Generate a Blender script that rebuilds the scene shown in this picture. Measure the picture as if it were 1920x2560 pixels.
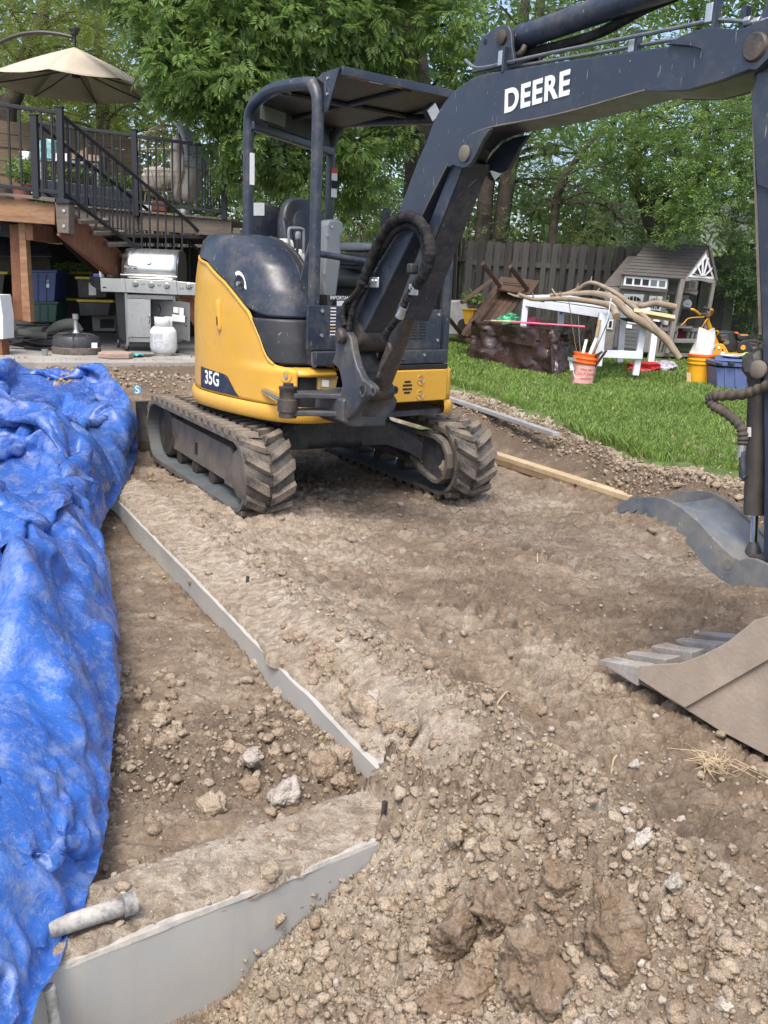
import bpy, bmesh, math, random
import numpy as np
from mathutils import Vector, Matrix, Euler
random.seed(7); rng = np.random.default_rng(7)
SC = bpy.context.scene; COL = SC.collection
for o in list(bpy.data.objects): bpy.data.objects.remove(o)
# ------------------------------------------------------------------ camera
CF, CP, CR, CH = 2272.3, math.radians(14.275), math.radians(2.516), 1.4   # focal in photo pixels, pitch, roll, height
_fw = np.array([0, math.cos(CP), -math.sin(CP)]); _dn = np.array([0, -math.sin(CP), -math.cos(CP)]); _rt = np.array([1., 0, 0])
_xr = math.cos(CR)*_rt - math.sin(CR)*_dn; _yr = math.sin(CR)*_rt + math.cos(CR)*_dn
cam = bpy.data.cameras.new('camera'); camo = bpy.data.objects.new('camera', cam); COL.objects.link(camo)
camo.matrix_world = Matrix(((_xr[0], -_yr[0], -_fw[0], 0), (_xr[1], -_yr[1], -_fw[1], 0), (_xr[2], -_yr[2], -_fw[2], CH), (0, 0, 0, 1)))
cam.sensor_fit = 'VERTICAL'; cam.sensor_height = 36; cam.sensor_width = 27; cam.lens = CF/2560*36
cam.clip_start = .05; cam.clip_end = 500
SC.camera = camo
# ------------------------------------------------------------------ light
SUN_EL, SUN_AZ = math.radians(60), math.radians(195)      # azimuth clockwise from +Y (the veiled sun stands high behind the camera)
w = bpy.data.worlds.new('World'); SC.world = w; w.use_nodes = True
nt = w.node_tree; bg = nt.nodes['Background']
sky = nt.nodes.new('ShaderNodeTexSky'); sky.sky_type = 'NISHITA'; sky.sun_disc = False
sky.sun_elevation = SUN_EL; sky.sun_rotation = SUN_AZ; sky.air_density = .8; sky.dust_density = 3.6; sky.ozone_density = .3
nt.links.new(sky.outputs[0], bg.inputs[0]); bg.inputs[1].default_value = .14
sun = bpy.data.lights.new('sun', 'SUN'); sun.energy = .95; sun.angle = math.radians(22); sun.color = (1, .96, .9)
suno = bpy.data.objects.new('sun', sun); COL.objects.link(suno)
_sd = Vector((math.sin(SUN_AZ)*math.cos(SUN_EL), math.cos(SUN_AZ)*math.cos(SUN_EL), math.sin(SUN_EL)))
suno.rotation_euler = _sd.to_track_quat('Z', 'Y').to_euler(); suno.location = _sd*40
vs = SC.view_settings; vs.view_transform = 'Standard'; vs.look = 'None'; vs.exposure = 1.4; vs.gamma = 1; vs.use_curve_mapping = False
# ------------------------------------------------------------------ placing
def ray(px, py):
    return (px-960)/CF*_xr + (py-1280)/CF*_yr + _fw
def PX(px, py, Y):                      # the point seen at photo pixel (px,py) standing Y metres ahead
    d = ray(px, py); t = Y/d[1]; return Vector((t*d[0], Y, CH+t*d[2]))
def GZ(px, py, z):                      # the same on the level z
    d = ray(px, py); t = (z-CH)/d[2]; return Vector((t*d[0], t*d[1], z))
class Frame:                            # upright frame: f forward, b sideways, z up
    def __init__(s, x, y, deg):
        a = math.radians(deg); s.o = np.array([x, y]); s.F = np.array([math.sin(a), -math.cos(a)]); s.W = np.array([math.cos(a), math.sin(a)])
    def __call__(s, f, b, z):
        q = s.o + f*s.F + b*s.W; return Vector((q[0], q[1], z))
    def pix(s, px, py, b=None, f=None): # meet the view ray with the plane b=const or f=const
        d = ray(px, py)
        t = (s.o@s.W+b)/(d[:2]@s.W) if b is not None else (s.o@s.F+f)/(d[:2]@s.F)
        q = t*d[:2]-s.o; return (float(q@s.F), float(q@s.W), float(CH+t*d[2]))
    def mat(s, f=0, b=0, z=0):
        p = s(f, b, z); return Matrix(((s.F[0], s.W[0], 0, p.x), (s.F[1], s.W[1], 0, p.y), (0, 0, 1, p.z), (0, 0, 0, 1)))
# ------------------------------------------------------------------ numpy noise
def _h(i, j, s):
    n = (i.astype(np.int64)*374761393 + j.astype(np.int64)*668265263 + s*1442695041) & 0xffffffff
    n = ((n ^ (n >> 13))*1274126177) & 0xffffffff
    n = ((n ^ (n >> 16))*2246822519) & 0xffffffff
    return ((n ^ (n >> 15)) & 0xffffff)/float(0xffffff)
def vn(x, y, s=0):
    x = np.asarray(x, float); y = np.asarray(y, float)
    i = np.floor(x); j = np.floor(y); u = x-i; v = y-j; u = u*u*u*(u*(u*6-15)+10); v = v*v*v*(v*(v*6-15)+10)
    a = _h(i, j, s); b = _h(i+1, j, s); c = _h(i, j+1, s); d = _h(i+1, j+1, s)
    return (a+(b-a)*u)*(1-v)+(c+(d-c)*u)*v - .5
def fbm(x, y, o=4, s=0, g=.5, l=2.03):
    t = 0; a = 1.; 
    for k in range(o):
        t = t+a*vn(x, y, s+k*17); x = x*l+3.1; y = y*l-1.7; a *= g
    return t
def ridge(x, y, o=3, s=0):
    t = 0; a = 1.
    for k in range(o):
        t = t+a*(1-4*np.abs(vn(x, y, s+k*13))); x = x*2.1+5.2; y = y*2.1+1.3; a *= .5
    return t
def cell(x, y, s=0):                    # distance to the nearest feature point, and its random value
    x = np.asarray(x, float); y = np.asarray(y, float)
    i = np.floor(x); j = np.floor(y); best = np.full(x.shape, 9.); val = np.zeros(x.shape)
    for a in (-1, 0, 1):
        for b in (-1, 0, 1):
            ii = i+a; jj = j+b; fx = ii+_h(ii, jj, s); fy = jj+_h(ii, jj, s+99)
            d = np.hypot(fx-x, fy-y); r = _h(ii, jj, s+7); m = d < best; best = np.where(m, d, best); val = np.where(m, r, val)
    return best, val
def plates(x, y, s=0):                  # broken crust: random flat heights with steep gaps between
    x = np.asarray(x, float); y = np.asarray(y, float)
    i = np.floor(x); j = np.floor(y); d1 = np.full(x.shape, 9.); d2 = np.full(x.shape, 9.); val = np.zeros(x.shape); tx = np.zeros(x.shape)
    for a in (-1, 0, 1):
        for b in (-1, 0, 1):
            ii = i+a; jj = j+b; fx = ii+_h(ii, jj, s); fy = jj+_h(ii, jj, s+99)
            d = np.hypot(fx-x, fy-y); r = _h(ii, jj, s+7); m = d < d1; d2 = np.where(m, d1, np.minimum(d2, d)); tl = (x-fx)*(_h(ii, jj, s+3)-.5)+(y-fy)*(_h(ii, jj, s+4)-.5); val = np.where(m, r, val); tx = np.where(m, tl, tx); d1 = np.where(m, d, d1)
    e = d2-d1; return smooth(.0, .20, e)*(.25+val*.9+tx*.9)
def smooth(a, b, x):
    t = np.clip((x-a)/(b-a), 0, 1); return t*t*(3-2*t)
# ------------------------------------------------------------------ objects
def tag(o, label=None, cat=None, group=None, kind=None):
    if label: o['label'] = label
    if cat: o['category'] = cat
    if group: o['group'] = group
    if kind: o['kind'] = kind
    return o
def thing(name, label, cat, loc, group=None):
    o = bpy.data.objects.new(name, None); COL.objects.link(o); o.location = loc; o.empty_display_size = .1
    return tag(o, label, cat, group)
def place(o, parent):
    if parent is not None:
        o.parent = parent; o.location = -wloc(parent)
    return o
def wloc(p):                            # all parts are modelled in world metres
    v = Vector((0, 0, 0))
    while p is not None: v += p.location; p = p.parent
    return v
def np_mesh(name, V, Fc, mats, smoothf=False):
    V = np.asarray(V, np.float32); Fc = np.asarray(Fc, np.int32); me = bpy.data.meshes.new(name)
    n, k = Fc.shape; me.vertices.add(len(V)); me.vertices.foreach_set('co', V.ravel())
    me.loops.add(n*k); me.loops.foreach_set('vertex_index', Fc.ravel())
    me.polygons.add(n); me.polygons.foreach_set('loop_start', np.arange(0, n*k, k, dtype=np.int32)); me.polygons.foreach_set('loop_total', np.full(n, k, np.int32))
    if smoothf: me.polygons.foreach_set('use_smooth', np.ones(n, bool))
    me.materials.append(mats); me.update(); me.validate(); return me
def link(name, me, parent=None):
    o = bpy.data.objects.new(name, me); COL.objects.link(o); place(o, parent); return o
def basis(d, up=Vector((0, 0, 1))):
    d = Vector(d).normalized(); u = Vector(up)
    if abs(d.dot(u.normalized())) > .98: u = Vector((1, 0, 0)) if abs(d.x) < .9 else Vector((0, 1, 0))
    s = d.cross(u).normalized(); u = s.cross(d).normalized(); return d, s, u
class MB:
    def __init__(s): s.v = []; s.f = []
    def raw(s, v, f):
        n = len(s.v); s.v += [tuple(p) for p in v]; s.f += [tuple(i+n for i in q) for q in f]; return s
    def box(s, c, sz, M=None):          # centre, full size, optional 3x3/4x4 turning
        x, y, z = sz[0]/2, sz[1]/2, sz[2]/2; c = Vector(c)
        P = [Vector((a*x, b*y, d*z)) for a in (-1, 1) for b in (-1, 1) for d in (-1, 1)]
        if M is not None: P = [M.to_3x3() @ p for p in P]
        return s.raw([p+c for p in P], [(0, 1, 3, 2), (4, 6, 7, 5), (0, 4, 5, 1), (2, 3, 7, 6), (0, 2, 6, 4), (1, 5, 7, 3)])
    def hex8(s, P):                     # bottom four then top four, same turning
        return s.raw(P, [(3, 2, 1, 0), (4, 5, 6, 7), (0, 1, 5, 4), (1, 2, 6, 5), (2, 3, 7, 6), (3, 0, 4, 7)])
    def bar(s, a, b, w, t, up=(0, 0, 1), w2=None, t2=None):   # rectangular bar a->b, w across, t along up
        a = Vector(a); b = Vector(b); d, sd, u = basis(b-a, Vector(up)); P = []
        for p, ww, tt in ((a, w, t), (b, w2 or w, t2 or t)):
            for x, y in ((-1, -1), (1, -1), (1, 1), (-1, 1)): P.append(p+sd*x*ww/2+u*y*tt/2)
        return s.raw(P, [(3, 2, 1, 0), (4, 5, 6, 7), (0, 1, 5, 4), (1, 2, 6, 5), (2, 3, 7, 6), (3, 0, 4, 7)])
    def tube(s, pts, r, n=10, cap=True):
        pts = [Vector(p) for p in pts]; R = r if hasattr(r, '__len__') else [r]*len(pts); n0 = len(s.v); m = len(pts); up = Vector((0, 0, 1)); prev = None
        for i, p in enumerate(pts):
            d = (pts[min(i+1, m-1)]-pts[max(i-1, 0)]).normalized()
            if prev is None: _, sd, u = basis(d)
            else:
                sd = (prev - d*prev.dot(d)).normalized(); u = sd.cross(d).normalized()
            prev = sd
            for k in range(n):
                a = 2*math.pi*k/n; s.v.append(tuple(p+(sd*math.cos(a)+u*math.sin(a))*R[i]))
        for i in range(m-1):
            for k in range(n):
                a = n0+i*n+k; b = n0+i*n+(k+1) % n; s.f.append((a, b, b+n, a+n))
        if cap: s.f.append(tuple(n0+k for k in range(n))[::-1]); s.f.append(tuple(n0+(m-1)*n+k for k in range(n)))
        return s
    def disc(s, c, ax, r, h, n=20, r2=None):    # cylinder from c along ax by h
        c = Vector(c); ax = Vector(ax).normalized(); return s.tube([c, c+ax*h], [r, r2 if r2 is not None else r], n)
    def lathe(s, c, prof, n=24, ax=(0, 0, 1)):  # profile of (radius, height)
        d, sd, u = basis(Vector(ax)); c = Vector(c); n0 = len(s.v); m = len(prof)
        for r, h in prof:
            for k in range(n):
                a = 2*math.pi*k/n; s.v.append(tuple(c+d*h+(sd*math.cos(a)+u*math.sin(a))*max(r, 1e-4)))
        for i in range(m-1):
            for k in range(n):
                a = n0+i*n+k; b = n0+i*n+(k+1) % n; s.f.append((a, b, b+n, a+n))
        s.f.append(tuple(n0+k for k in range(n))[::-1]); s.f.append(tuple(n0+(m-1)*n+k for k in range(n))); return s
    def prism(s, poly, fn, o0, o1):     # poly of 2-tuples; fn(u,v,o) -> world point
        n = len(poly); n0 = len(s.v)
        for o in (o0, o1):
            for p in poly: s.v.append(tuple(fn(p[0], p[1], o)))
        s.f.append(tuple(n0+i for i in range(n))); s.f.append(tuple(n0+n+i for i in range(n))[::-1])
        for i in range(n):
            j = (i+1) % n; s.f.append((n0+i, n0+n+i, n0+n+j, n0+j))
        return s
    def grid(s, P, close=False):        # P[i][j] points, open surface
        n0 = len(s.v); a = len(P); b = len(P[0])
        for r in P:
            for p in r: s.v.append(tuple(p))
        for i in range(a-1):
            for j in range(b if close else b-1):
                k = (j+1) % b; s.f.append((n0+i*b+j, n0+i*b+k, n0+(i+1)*b+k, n0+(i+1)*b+j))
        return s
    def mesh(s, name, mt, sm=False):
        me = bpy.data.meshes.new(name); me.from_pydata(s.v, [], s.f)
        bm = bmesh.new(); bm.from_mesh(me); bmesh.ops.recalc_face_normals(bm, faces=bm.faces); bm.to_mesh(me); bm.free()
        if sm:
            for p in me.polygons: p.use_smooth = True
        me.materials.append(mt); return me
    def build(s, name, mt, parent=None, sm=False, bev=0, thick=0, seg=2, label=None, kind=None, sub=0):
        o = link(name, s.mesh(name, mt, sm), parent)
        if thick: m = o.modifiers.new('s', 'SOLIDIFY'); m.thickness = thick; m.offset = 0
        if bev:
            m = o.modifiers.new('b', 'BEVEL'); m.width = bev; m.segments = seg; m.limit_method = 'ANGLE'; m.angle_limit = math.radians(35)
            for p in o.data.polygons: p.use_smooth = True
            w_ = o.modifiers.new('n', 'WEIGHTED_NORMAL'); w_.keep_sharp = True
        if sub: m = o.modifiers.new('d', 'SUBSURF'); m.levels = sub; m.render_levels = sub
        if sm and not bev and not sub:
            try: o.data.set_sharp_from_angle(angle=math.radians(42))
            except Exception: pass
        return tag(o, label, kind=kind)
def copy_tree(o, parent=None, loc=None, rot=None, label=None):
    c = o.copy(); COL.objects.link(c)
    if parent is not None: c.parent = parent
    if loc is not None: c.location = loc
    if rot is not None: c.rotation_euler = rot
    if label: c['label'] = label
    for ch in list(o.children): copy_tree(ch, c)
    return c
def smoothpath(P, n=6):                 # Catmull-Rom through points
    P = [Vector(p) for p in P]; Q = [P[0]*2-P[1]]+P+[P[-1]*2-P[-2]]; out = []
    for i in range(1, len(Q)-2):
        for k in range(n):
            t = k/n; a, b, c, d = Q[i-1], Q[i], Q[i+1], Q[i+2]
            out.append(.5*((2*b)+(c-a)*t+(2*a-5*b+4*c-d)*t*t+(3*b-a-3*c+d)*t**3))
    out.append(P[-1]); return out
# ------------------------------------------------------------------ materials
class NB:
    def __init__(s, name):
        s.m = bpy.data.materials.new(name); s.m.use_nodes = True; s.t = s.m.node_tree; s.b = s.t.nodes['Principled BSDF']; s.tc = s.t.nodes.new('ShaderNodeTexCoord')
    def n(s, k, **a):
        x = s.t.nodes.new(k)
        for p, v in a.items(): setattr(x, p, v)
        return x
    def l(s, a, b): s.t.links.new(a, b)
    def co(s, scale=(1, 1, 1), kind='Object', rot=(0, 0, 0)):
        m = s.n('ShaderNodeMapping'); m.inputs['Scale'].default_value = scale; m.inputs['Rotation'].default_value = rot; s.l(s.tc.outputs[kind], m.inputs[0]); return m.outputs[0]
    def noise(s, scale, detail=6, rough=.55, co=None, dist=0, kind='Object'):
        x = s.n('ShaderNodeTexNoise'); x.inputs['Scale'].default_value = scale; x.inputs['Detail'].default_value = detail; x.inputs['Roughness'].default_value = rough; x.inputs['Distortion'].default_value = dist
        s.l(co or s.tc.outputs[kind], x.inputs['Vector']); return x.outputs['Fac']
    def voro(s, scale, feat='F1', co=None, out='Distance', rnd=1):
        x = s.n('ShaderNodeTexVoronoi'); x.feature = feat; x.inputs['Scale'].default_value = scale; x.inputs['Randomness'].default_value = rnd
        s.l(co or s.tc.outputs['Object'], x.inputs['Vector']); return x.outputs[out]
    def ramp(s, fac, stops):
        x = s.n('ShaderNodeValToRGB'); e = x.color_ramp.elements
        while len(e) > len(stops): e.remove(e[-1])
        while len(e) < len(stops): e.new(.5)
        for i, (p, c) in enumerate(stops):
            e[i].position = p; e[i].color = (c, c, c, 1) if not hasattr(c, '__len__') else (*c[:3], 1)
        s.l(fac, x.inputs[0]); return x.outputs[0]
    def mix(s, fac, a, b, mode='MIX'):
        x = s.n('ShaderNodeMix', data_type='RGBA', blend_type=mode)
        for k, v in ((0, fac), (6, a), (7, b)):
            if hasattr(v, 'is_output') or isinstance(v, bpy.types.NodeSocket): s.l(v, x.inputs[k])
            elif k == 0: x.inputs[0].default_value = v
            else: x.inputs[k].default_value = (*v[:3], 1)
        return x.outputs[2]
    def math(s, op, a, b=None, c=None):
        x = s.n('ShaderNodeMath', operation=op)
        for k, v in enumerate((a, b, c)):
            if v is None: continue
            if isinstance(v, bpy.types.NodeSocket): s.l(v, x.inputs[k])
            else: x.inputs[k].default_value = v
        return x.outputs[0]
    def bump(s, h, strength=.3, dist=.01, prev=None):
        x = s.n('ShaderNodeBump'); x.inputs['Strength'].default_value = strength; x.inputs['Distance'].default_value = dist; s.l(h, x.inputs['Height'])
        if prev is not None: s.l(prev, x.inputs['Normal'])
        s.l(x.outputs[0], s.b.inputs['Normal']); return x.outputs[0]
    def set(s, col=None, rough=None, metal=None, spec=None):
        for k, v in (('Base Color', col), ('Roughness', rough), ('Metallic', metal), ('Specular IOR Level', spec)):
            if v is None: continue
            if isinstance(v, bpy.types.NodeSocket): s.l(v, s.b.inputs[k])
            elif hasattr(v, '__len__'): s.b.inputs[k].default_value = (*v[:3], 1)
            else: s.b.inputs[k].default_value = v
        return s.m
def pmat(name, c, rough=.6, var=.25, scale=8, bump=.1, bscale=40, metal=0, dust=0, dustc=(.30, .24, .18), scratch=0, spec=.5, bdist=.004, detail=6):
    """general worn surface: colour mottling, dust patches, scratches, fine relief"""
    b = NB(name); c = Vector(c); n1 = b.noise(scale, detail); n2 = b.noise(scale*7.3, 5)
    col = b.mix(b.ramp(n1, [(.3, 0), (.7, 1)]), c*(1-var), [min(1, k) for k in c*(1+var)])
    r = b.math('ADD', b.math('MULTIPLY', n2, .22), rough-.11)
    if dust:
        dm = b.ramp(b.math('ADD', b.math('MULTIPLY', b.noise(scale*.9, 8, .65), .75), b.math('MULTIPLY', n2, .3)), [(.60-dust*.25, 0), (.74-dust*.12, 1)])
        dm = b.math('MULTIPLY', dm, min(1, dust*1.1)); col = b.mix(dm, col, dustc); r = b.math('ADD', r, b.math('MULTIPLY', dm, .3))
    if scratch:
        a = b.noise(9, 2, .5, b.co((1, 14, 1), rot=(.3, .5, .4))); a2 = b.noise(13, 2, .5, b.co((12, 1, 2), rot=(.9, -.4, 1.1)))
        sc = b.math('MAXIMUM', b.ramp(a, [(.735, 0), (.76, 1)]), b.ramp(a2, [(.745, 0), (.765, 1)]))
        sp = b.ramp(b.noise(41, 4, .7), [(.77, 0), (.80, 1)])
        sc = b.math('MULTIPLY', b.math('MAXIMUM', sc, sp), scratch); col = b.mix(sc, col, (.42, .43, .42)); r = b.math('ADD', r, b.math('MULTIPLY', sc, .2))
    b.set(col, r, metal, spec)
    if bump: b.bump(b.noise(bscale, 6, .6), bump, bdist)
    return b.m
def gmat(name, c, c2, grain=(1, 1, 12), scale=6, rough=.75, bump=.25, spec=.3):    # wood-like: noise stretched along one axis
    b = NB(name); v = b.co(grain); n1 = b.noise(scale, 7, .65, v, .4); n2 = b.noise(scale*5, 5, .6, v); n3 = b.noise(1.7, 3)
    f = b.math('ADD', b.math('MULTIPLY', n1, .7), b.math('MULTIPLY', n3, .35))
    col = b.mix(b.ramp(f, [(.35, 0), (.68, 1)]), c, c2); col = b.mix(b.ramp(n2, [(.52, 0), (.7, .45)]), col, Vector(c)*.45)
    b.set(col, rough, 0, spec); b.bump(b.math('ADD', n1, b.math('MULTIPLY', n2, .5)), bump, .006); return b.m
# ================================================================== GROUND
FA = np.array([-1.677, 5.508]); FD = np.array([.480, -.877]); FN = np.array([.877, .480])      # footing, long leg: far end, direction, right normal
QA = np.array([-.343, 1.78]); QD = np.array([.80, .597]); QN = np.array([-.597, .80])        # footing, near leg: its near edge
W1, W2 = .20, .225
def lawn_z(x, y): return .15+.04*(y-6)
LE = np.array([(9.99, -.2), (9.99, .60), (9.68, .96), (8.88, 1.20), (8.04, 1.53), (7.17, 1.70), (6.74, 2.03), (6.53, 2.58), (6.45, 3.3), (6.0, 5), (5.0, 8)])[:, ::-1]  # lawn edge (x,y)
def lawn_edge_y(x): return np.interp(x, LE[1:, 0], LE[1:, 1], left=11.2)
def chev(u, v, pitch=.105, wv=.3):      # tread print: u along, v across
    ph = (u+np.abs(v)*.45+np.where(v > 0, .5*pitch, 0))/pitch
    return smooth(.25, .7, np.abs((ph % 1)-.5)*2)*smooth(wv/2+.02, wv/2-.02, np.abs(v))
def ground(x, y, fine=True):
    """height of the bare soil and how freshly dug (dark) it is"""
    x = np.asarray(x, float); y = np.asarray(y, float)
    s1 = (x-FA[0])*FN[0]+(y-FA[1])*FN[1]; t1 = (x-FA[0])*FD[0]+(y-FA[1])*FD[1]
    p = (x-QA[0])*QD[0]+(y-QA[1])*QD[1]; q = (x-QA[0])*QN[0]+(y-QA[1])*QN[1]
    b1 = fbm(x*.9, y*.9, 3, 3)*.05
    z = b1+0*x; fresh = .5+fbm(x*1.3+4, y*1.3, 3, 31)*.9
    rough = .45+fbm(x*1.1, y*1.1+9, 2, 41)*.5
    # compacted, tracked floor
    # spoil on top of and beside the footing
    near1 = np.exp(-((s1-.28)/.22)**2)*smooth(-.4, .6, t1); spill = near1*(.05+.06*smooth(1.2, 3.4, t1))
    z = z+spill; rough = rough+near1*.8; fresh = fresh*(1-.9*near1)-.15*near1
    mound = np.exp(-(((x-.30)/.30)**2+((y-1.98)/.36)**2))*.10+np.exp(-(((x-.62)/.3)**2+((y-1.68)/.22)**2))*.07+np.exp(-(((x-.10)/.16)**2+((y-2.42)/.2)**2))*.05+np.exp(-(((x-.2)/.35)**2+((y-2.5)/.4)**2))*.03
    z = z+mound; mm = smooth(.02, .1, mound); rough = rough+mm*.9; fresh = fresh*(1-.5*mm)+.10*mm
    # right: berm of freshly turned soil up to the lawn
    ly = lawn_edge_y(x); dl = (y-ly)*.75+fbm(x*2, y*2, 3, 71)*.35          # >0 on the lawn side
    lz = lawn_z(x, y)
    berm = smooth(-2.2, -.1, dl)*smooth(-2, .6, x)
    z = z*(1-berm)+(lz-.02+.03*fbm(x*3, y*3, 3, 5))*berm
    bump = np.exp(-((dl+.75)/.38)**2)*smooth(.2, 1.0, x)*smooth(9.6, 8.2, y)*(.05+.08*fbm(x*1.5, y*1.5, 2, 77)); z = z+bump
    bm_ = np.exp(-((dl+.75)/.5)**2)*smooth(.2, 1., x); rough = rough+bm_*1.3; fresh = fresh+bm_*.7
    edge = np.exp(-((dl+.12)/.22)**2)*smooth(.2, .8, x); fresh = fresh-edge*1.1; rough = rough+edge*.5
    # back left: bank up to the patio
    bk = smooth(7.2, 9.7, y-.25*(x+3))*smooth(-.2, -1.0, x-.0*y); z = np.where(x < .3, z*(1-bk)+.36*bk+bk*(1-bk)*.1*fbm(x*2.5, y*2.5, 3, 8), z); rough = rough+bk*.9; fresh = fresh+bk*.1
    # inside the excavation, left of the footing
    inpit = smooth(.004, -.010, s1-.012)*smooth(-.004, .01, q-W2+.012)
    pitz = -.105+.03*fbm(x*2, y*2, 3, 15)+.03*np.exp(-((s1+.25)/.2)**2)*smooth(2.5, 3.4, t1)
    heap = np.exp(-(((x+.72)/.14)**2+((y-3.1)/.3)**2))*.04+np.exp(-(((x+.15)/.2)**2+((y-2.62)/.2)**2))*.03
    z = z*(1-inpit)+(pitz+heap)*inpit
    hm = smooth(.2, .5, fbm(x*1.5+7, y*1.5, 2, 93)+.25)
    rough = rough*(1-inpit)+inpit*(.25+.9*hm); fresh = fresh*(1-inpit)+inpit*(.35+.35*hm)
    # the footing top itself
    on1 = smooth(.0, .012, s1-.014)*smooth(W1+.1, W1-.02, s1)*smooth(0, .05, q); on2 = smooth(.0, .012, q-.012)*smooth(W2-.004, W2-.02, q)*smooth(.62, .5, p)
    on = np.maximum(on1, on2); zc = .012+.018*fbm(x*5, y*5, 3, 25)+.03*smooth(1.6, 3.4, t1)*on1*smooth(.02, .1, s1-.02)+.02*np.maximum(0, fbm(x*9, y*9, 2, 26))
    w1 = smooth(.02, .20, s1); z1_ = np.maximum(zc*(1-w1)+z*w1, np.where(s1 < W1, .008, -9)); z = np.where(on1 > .5, z1_, np.where(on2 > .5, zc, z))
    rough = np.where(on > .5, .45+.3*smooth(.02, .05, z), rough); fresh = np.where(on > .5, -.25, fresh)
    # in front of the near leg: the soil slopes away along the bare concrete
    infr = smooth(.012, -.004, q)*smooth(.60, .44, p)
    prof = np.interp(p, [-.9, -.38, -.06, .03, .09, .19, .36, .44, .52], [-.45, -.36, -.284, -.259, -.195, -.158, -.07, -.016, .02])
    zf = prof+.35*np.maximum(0, -q-.02)*smooth(.5, -.2, p)+.02*fbm(x*6, y*6, 3, 55); zf = np.minimum(zf, .03+.06*fbm(x*3, y*3, 2, 56))
    z = z*(1-infr)+zf*infr; rough = rough*(1-infr)+1.15*infr; fresh = fresh*(1-infr)+(-.05+.25*fbm(x*4, y*4, 2, 66))*infr
    rough = np.clip(rough, .08, 2.0); fresh = fresh-.16*smooth(.9, .4, rough)*(1-inpit)+.55*fbm(x*9, y*15, 4, 611)+.25*fbm(x*40, y*55, 2, 612)
    if fine:
        rr = np.clip(rough, .1, 1.7); zb = z
        far = smooth(9, 4, y)
        onm = np.where(on > .5, .6, 1.)
        for sc, am, sd in ((7, .012, 1), (15, .013, 2), (28, .0115, 3), (55, .0075, 4)):
            wx = x+.22/sc*fbm(x*sc*.9, y*sc*.9, 2, 300+sd); wy = y+.22/sc*fbm(x*sc*.9+5, y*sc*.9, 2, 310+sd)
            dome = plates(wx*sc*.8, wy*sc*1.15, 60+sd)
            msk = smooth(-.25, .25, fbm(x*sc*.22, y*sc*.22, 2, 500+sd)+.10*rr)
            z = z+am*(.95*smooth(1.0, .4, rr)*(1-infr)*(on < .5)*(1-inpit*.6)+.45+rr**1.2)*(dome-.5)*msk*onm*(far if sc > 100 else 1)
        z = z+.010*fbm(x*9, y*9, 4, 101)*(.5+rr*.6)
        flat = smooth(.9, .25, rough)*(1-infr)*(on < .5)
        # tracked-in ridges
        a1 = (x*.50-(y-5)*.866); 
        for (cx, cy, an, s_) in ((-.32, 4.7, .28, 1), (.30, 4.9, .50, 2), (.92, 4.5, .50, 3), (.12, 3.55, .72, 4), (.80, 3.35, .80, 5), (1.45, 5.2, .30, 6), (.62, 2.75, .2, 7)):
            ca, sa = math.cos(an), math.sin(an); u = (x-cx)*sa-(y-cy)*ca; v = (x-cx)*ca+(y-cy)*sa
            u = u+.03*fbm(x*3, y*3, 2, 800+s_); v = v+.03*fbm(x*3+2, y*3, 2, 810+s_)
            m = smooth(.95, .7, np.abs(u))*smooth(-.30, .0, fbm(x*2.2, y*2.2, 2, 820+s_))*np.minimum(1, flat*1.7)
            z = z-.6*m*smooth(.17, .13, np.abs(v))*(z-zb); fresh = fresh-.14*m*smooth(.17, .13, np.abs(v)); z = z+.040*(chev(u, v)-.5)*m*smooth(.17, .14, np.abs(v))
        z = z+.020*ridge(x*2.2, y*9+.4*x, 3, 222)*flat*smooth(-.2, .3, fbm(x*1.2, y*1.2, 2, 223))
        z = z-.004*smooth(.75, 1.1, ridge(x*5+fbm(x*9, y*9, 2, 9), y*5, 1, 77))*smooth(.5, .2, rough)
    return z, np.clip(fresh, -.4, 1.3), rough
def gz1(x, y):
    return float(ground(np.array([x]), np.array([y]))[0][0])
def soil_material():
    b = NB('soil'); at = b.n('ShaderNodeAttribute'); at.attribute_name = 'fresh'
    n1 = b.noise(2.2, 8, .6); n2 = b.noise(26, 8, .65); n3 = b.noise(140, 5, .7); v = b.voro(85)
    f = b.math('ADD', b.math('MULTIPLY', at.outputs['Fac'], .62), b.math('ADD', b.math('MULTIPLY', n1, .55), b.math('MULTIPLY', n2, .25)))
    col = b.ramp(f, [(.10, (.465, .415, .33)), (.38, (.36, .305, .226)), (.64, (.245, .193, .136)), (.92, (.115, .088, .060))])
    col = b.mix(b.ramp(n2, [(.42, 0), (.62, .55)]), col, (.165, .118, .083)); col = b.mix(b.ramp(n3, [(.56, 0), (.74, .7)]), col, (.46, .40, .33))
    col = b.mix(b.ramp(b.noise(330, 3, .6), [(.40, .45), (.52, 0)]), col, (.10, .072, .05)); col = b.mix(b.ramp(b.noise(13, 8, .74, b.co((1, 1.5, 1)), .8), [(.51, 0), (.60, .65)]), col, (.15, .111, .078))
    peb = b.ramp(b.voro(60, out='Color'), [(.86, 0), (.93, .75)]); peb2 = b.math('MULTIPLY', peb, b.ramp(b.voro(60), [(.22, 1), (.36, 0)])); col = b.mix(peb2, col, (.50, .46, .40))
    wet = b.ramp(b.noise(1.1, 4), [(.5, 0), (.75, 1)])
    b.set(col, b.math('SUBTRACT', .93, b.math('MULTIPLY', wet, .12)), 0, .25)
    h = b.math('ADD', b.math('MULTIPLY', n3, .5), b.math('ADD', b.math('MULTIPLY', n2, 1.6), b.math('MULTIPLY', v, -.5))); nn = b.bump(b.noise(22, 8, .72, dist=.3), .7, .02); b.bump(h, .7, .006, nn); return b.m
SOIL = soil_material()
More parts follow.
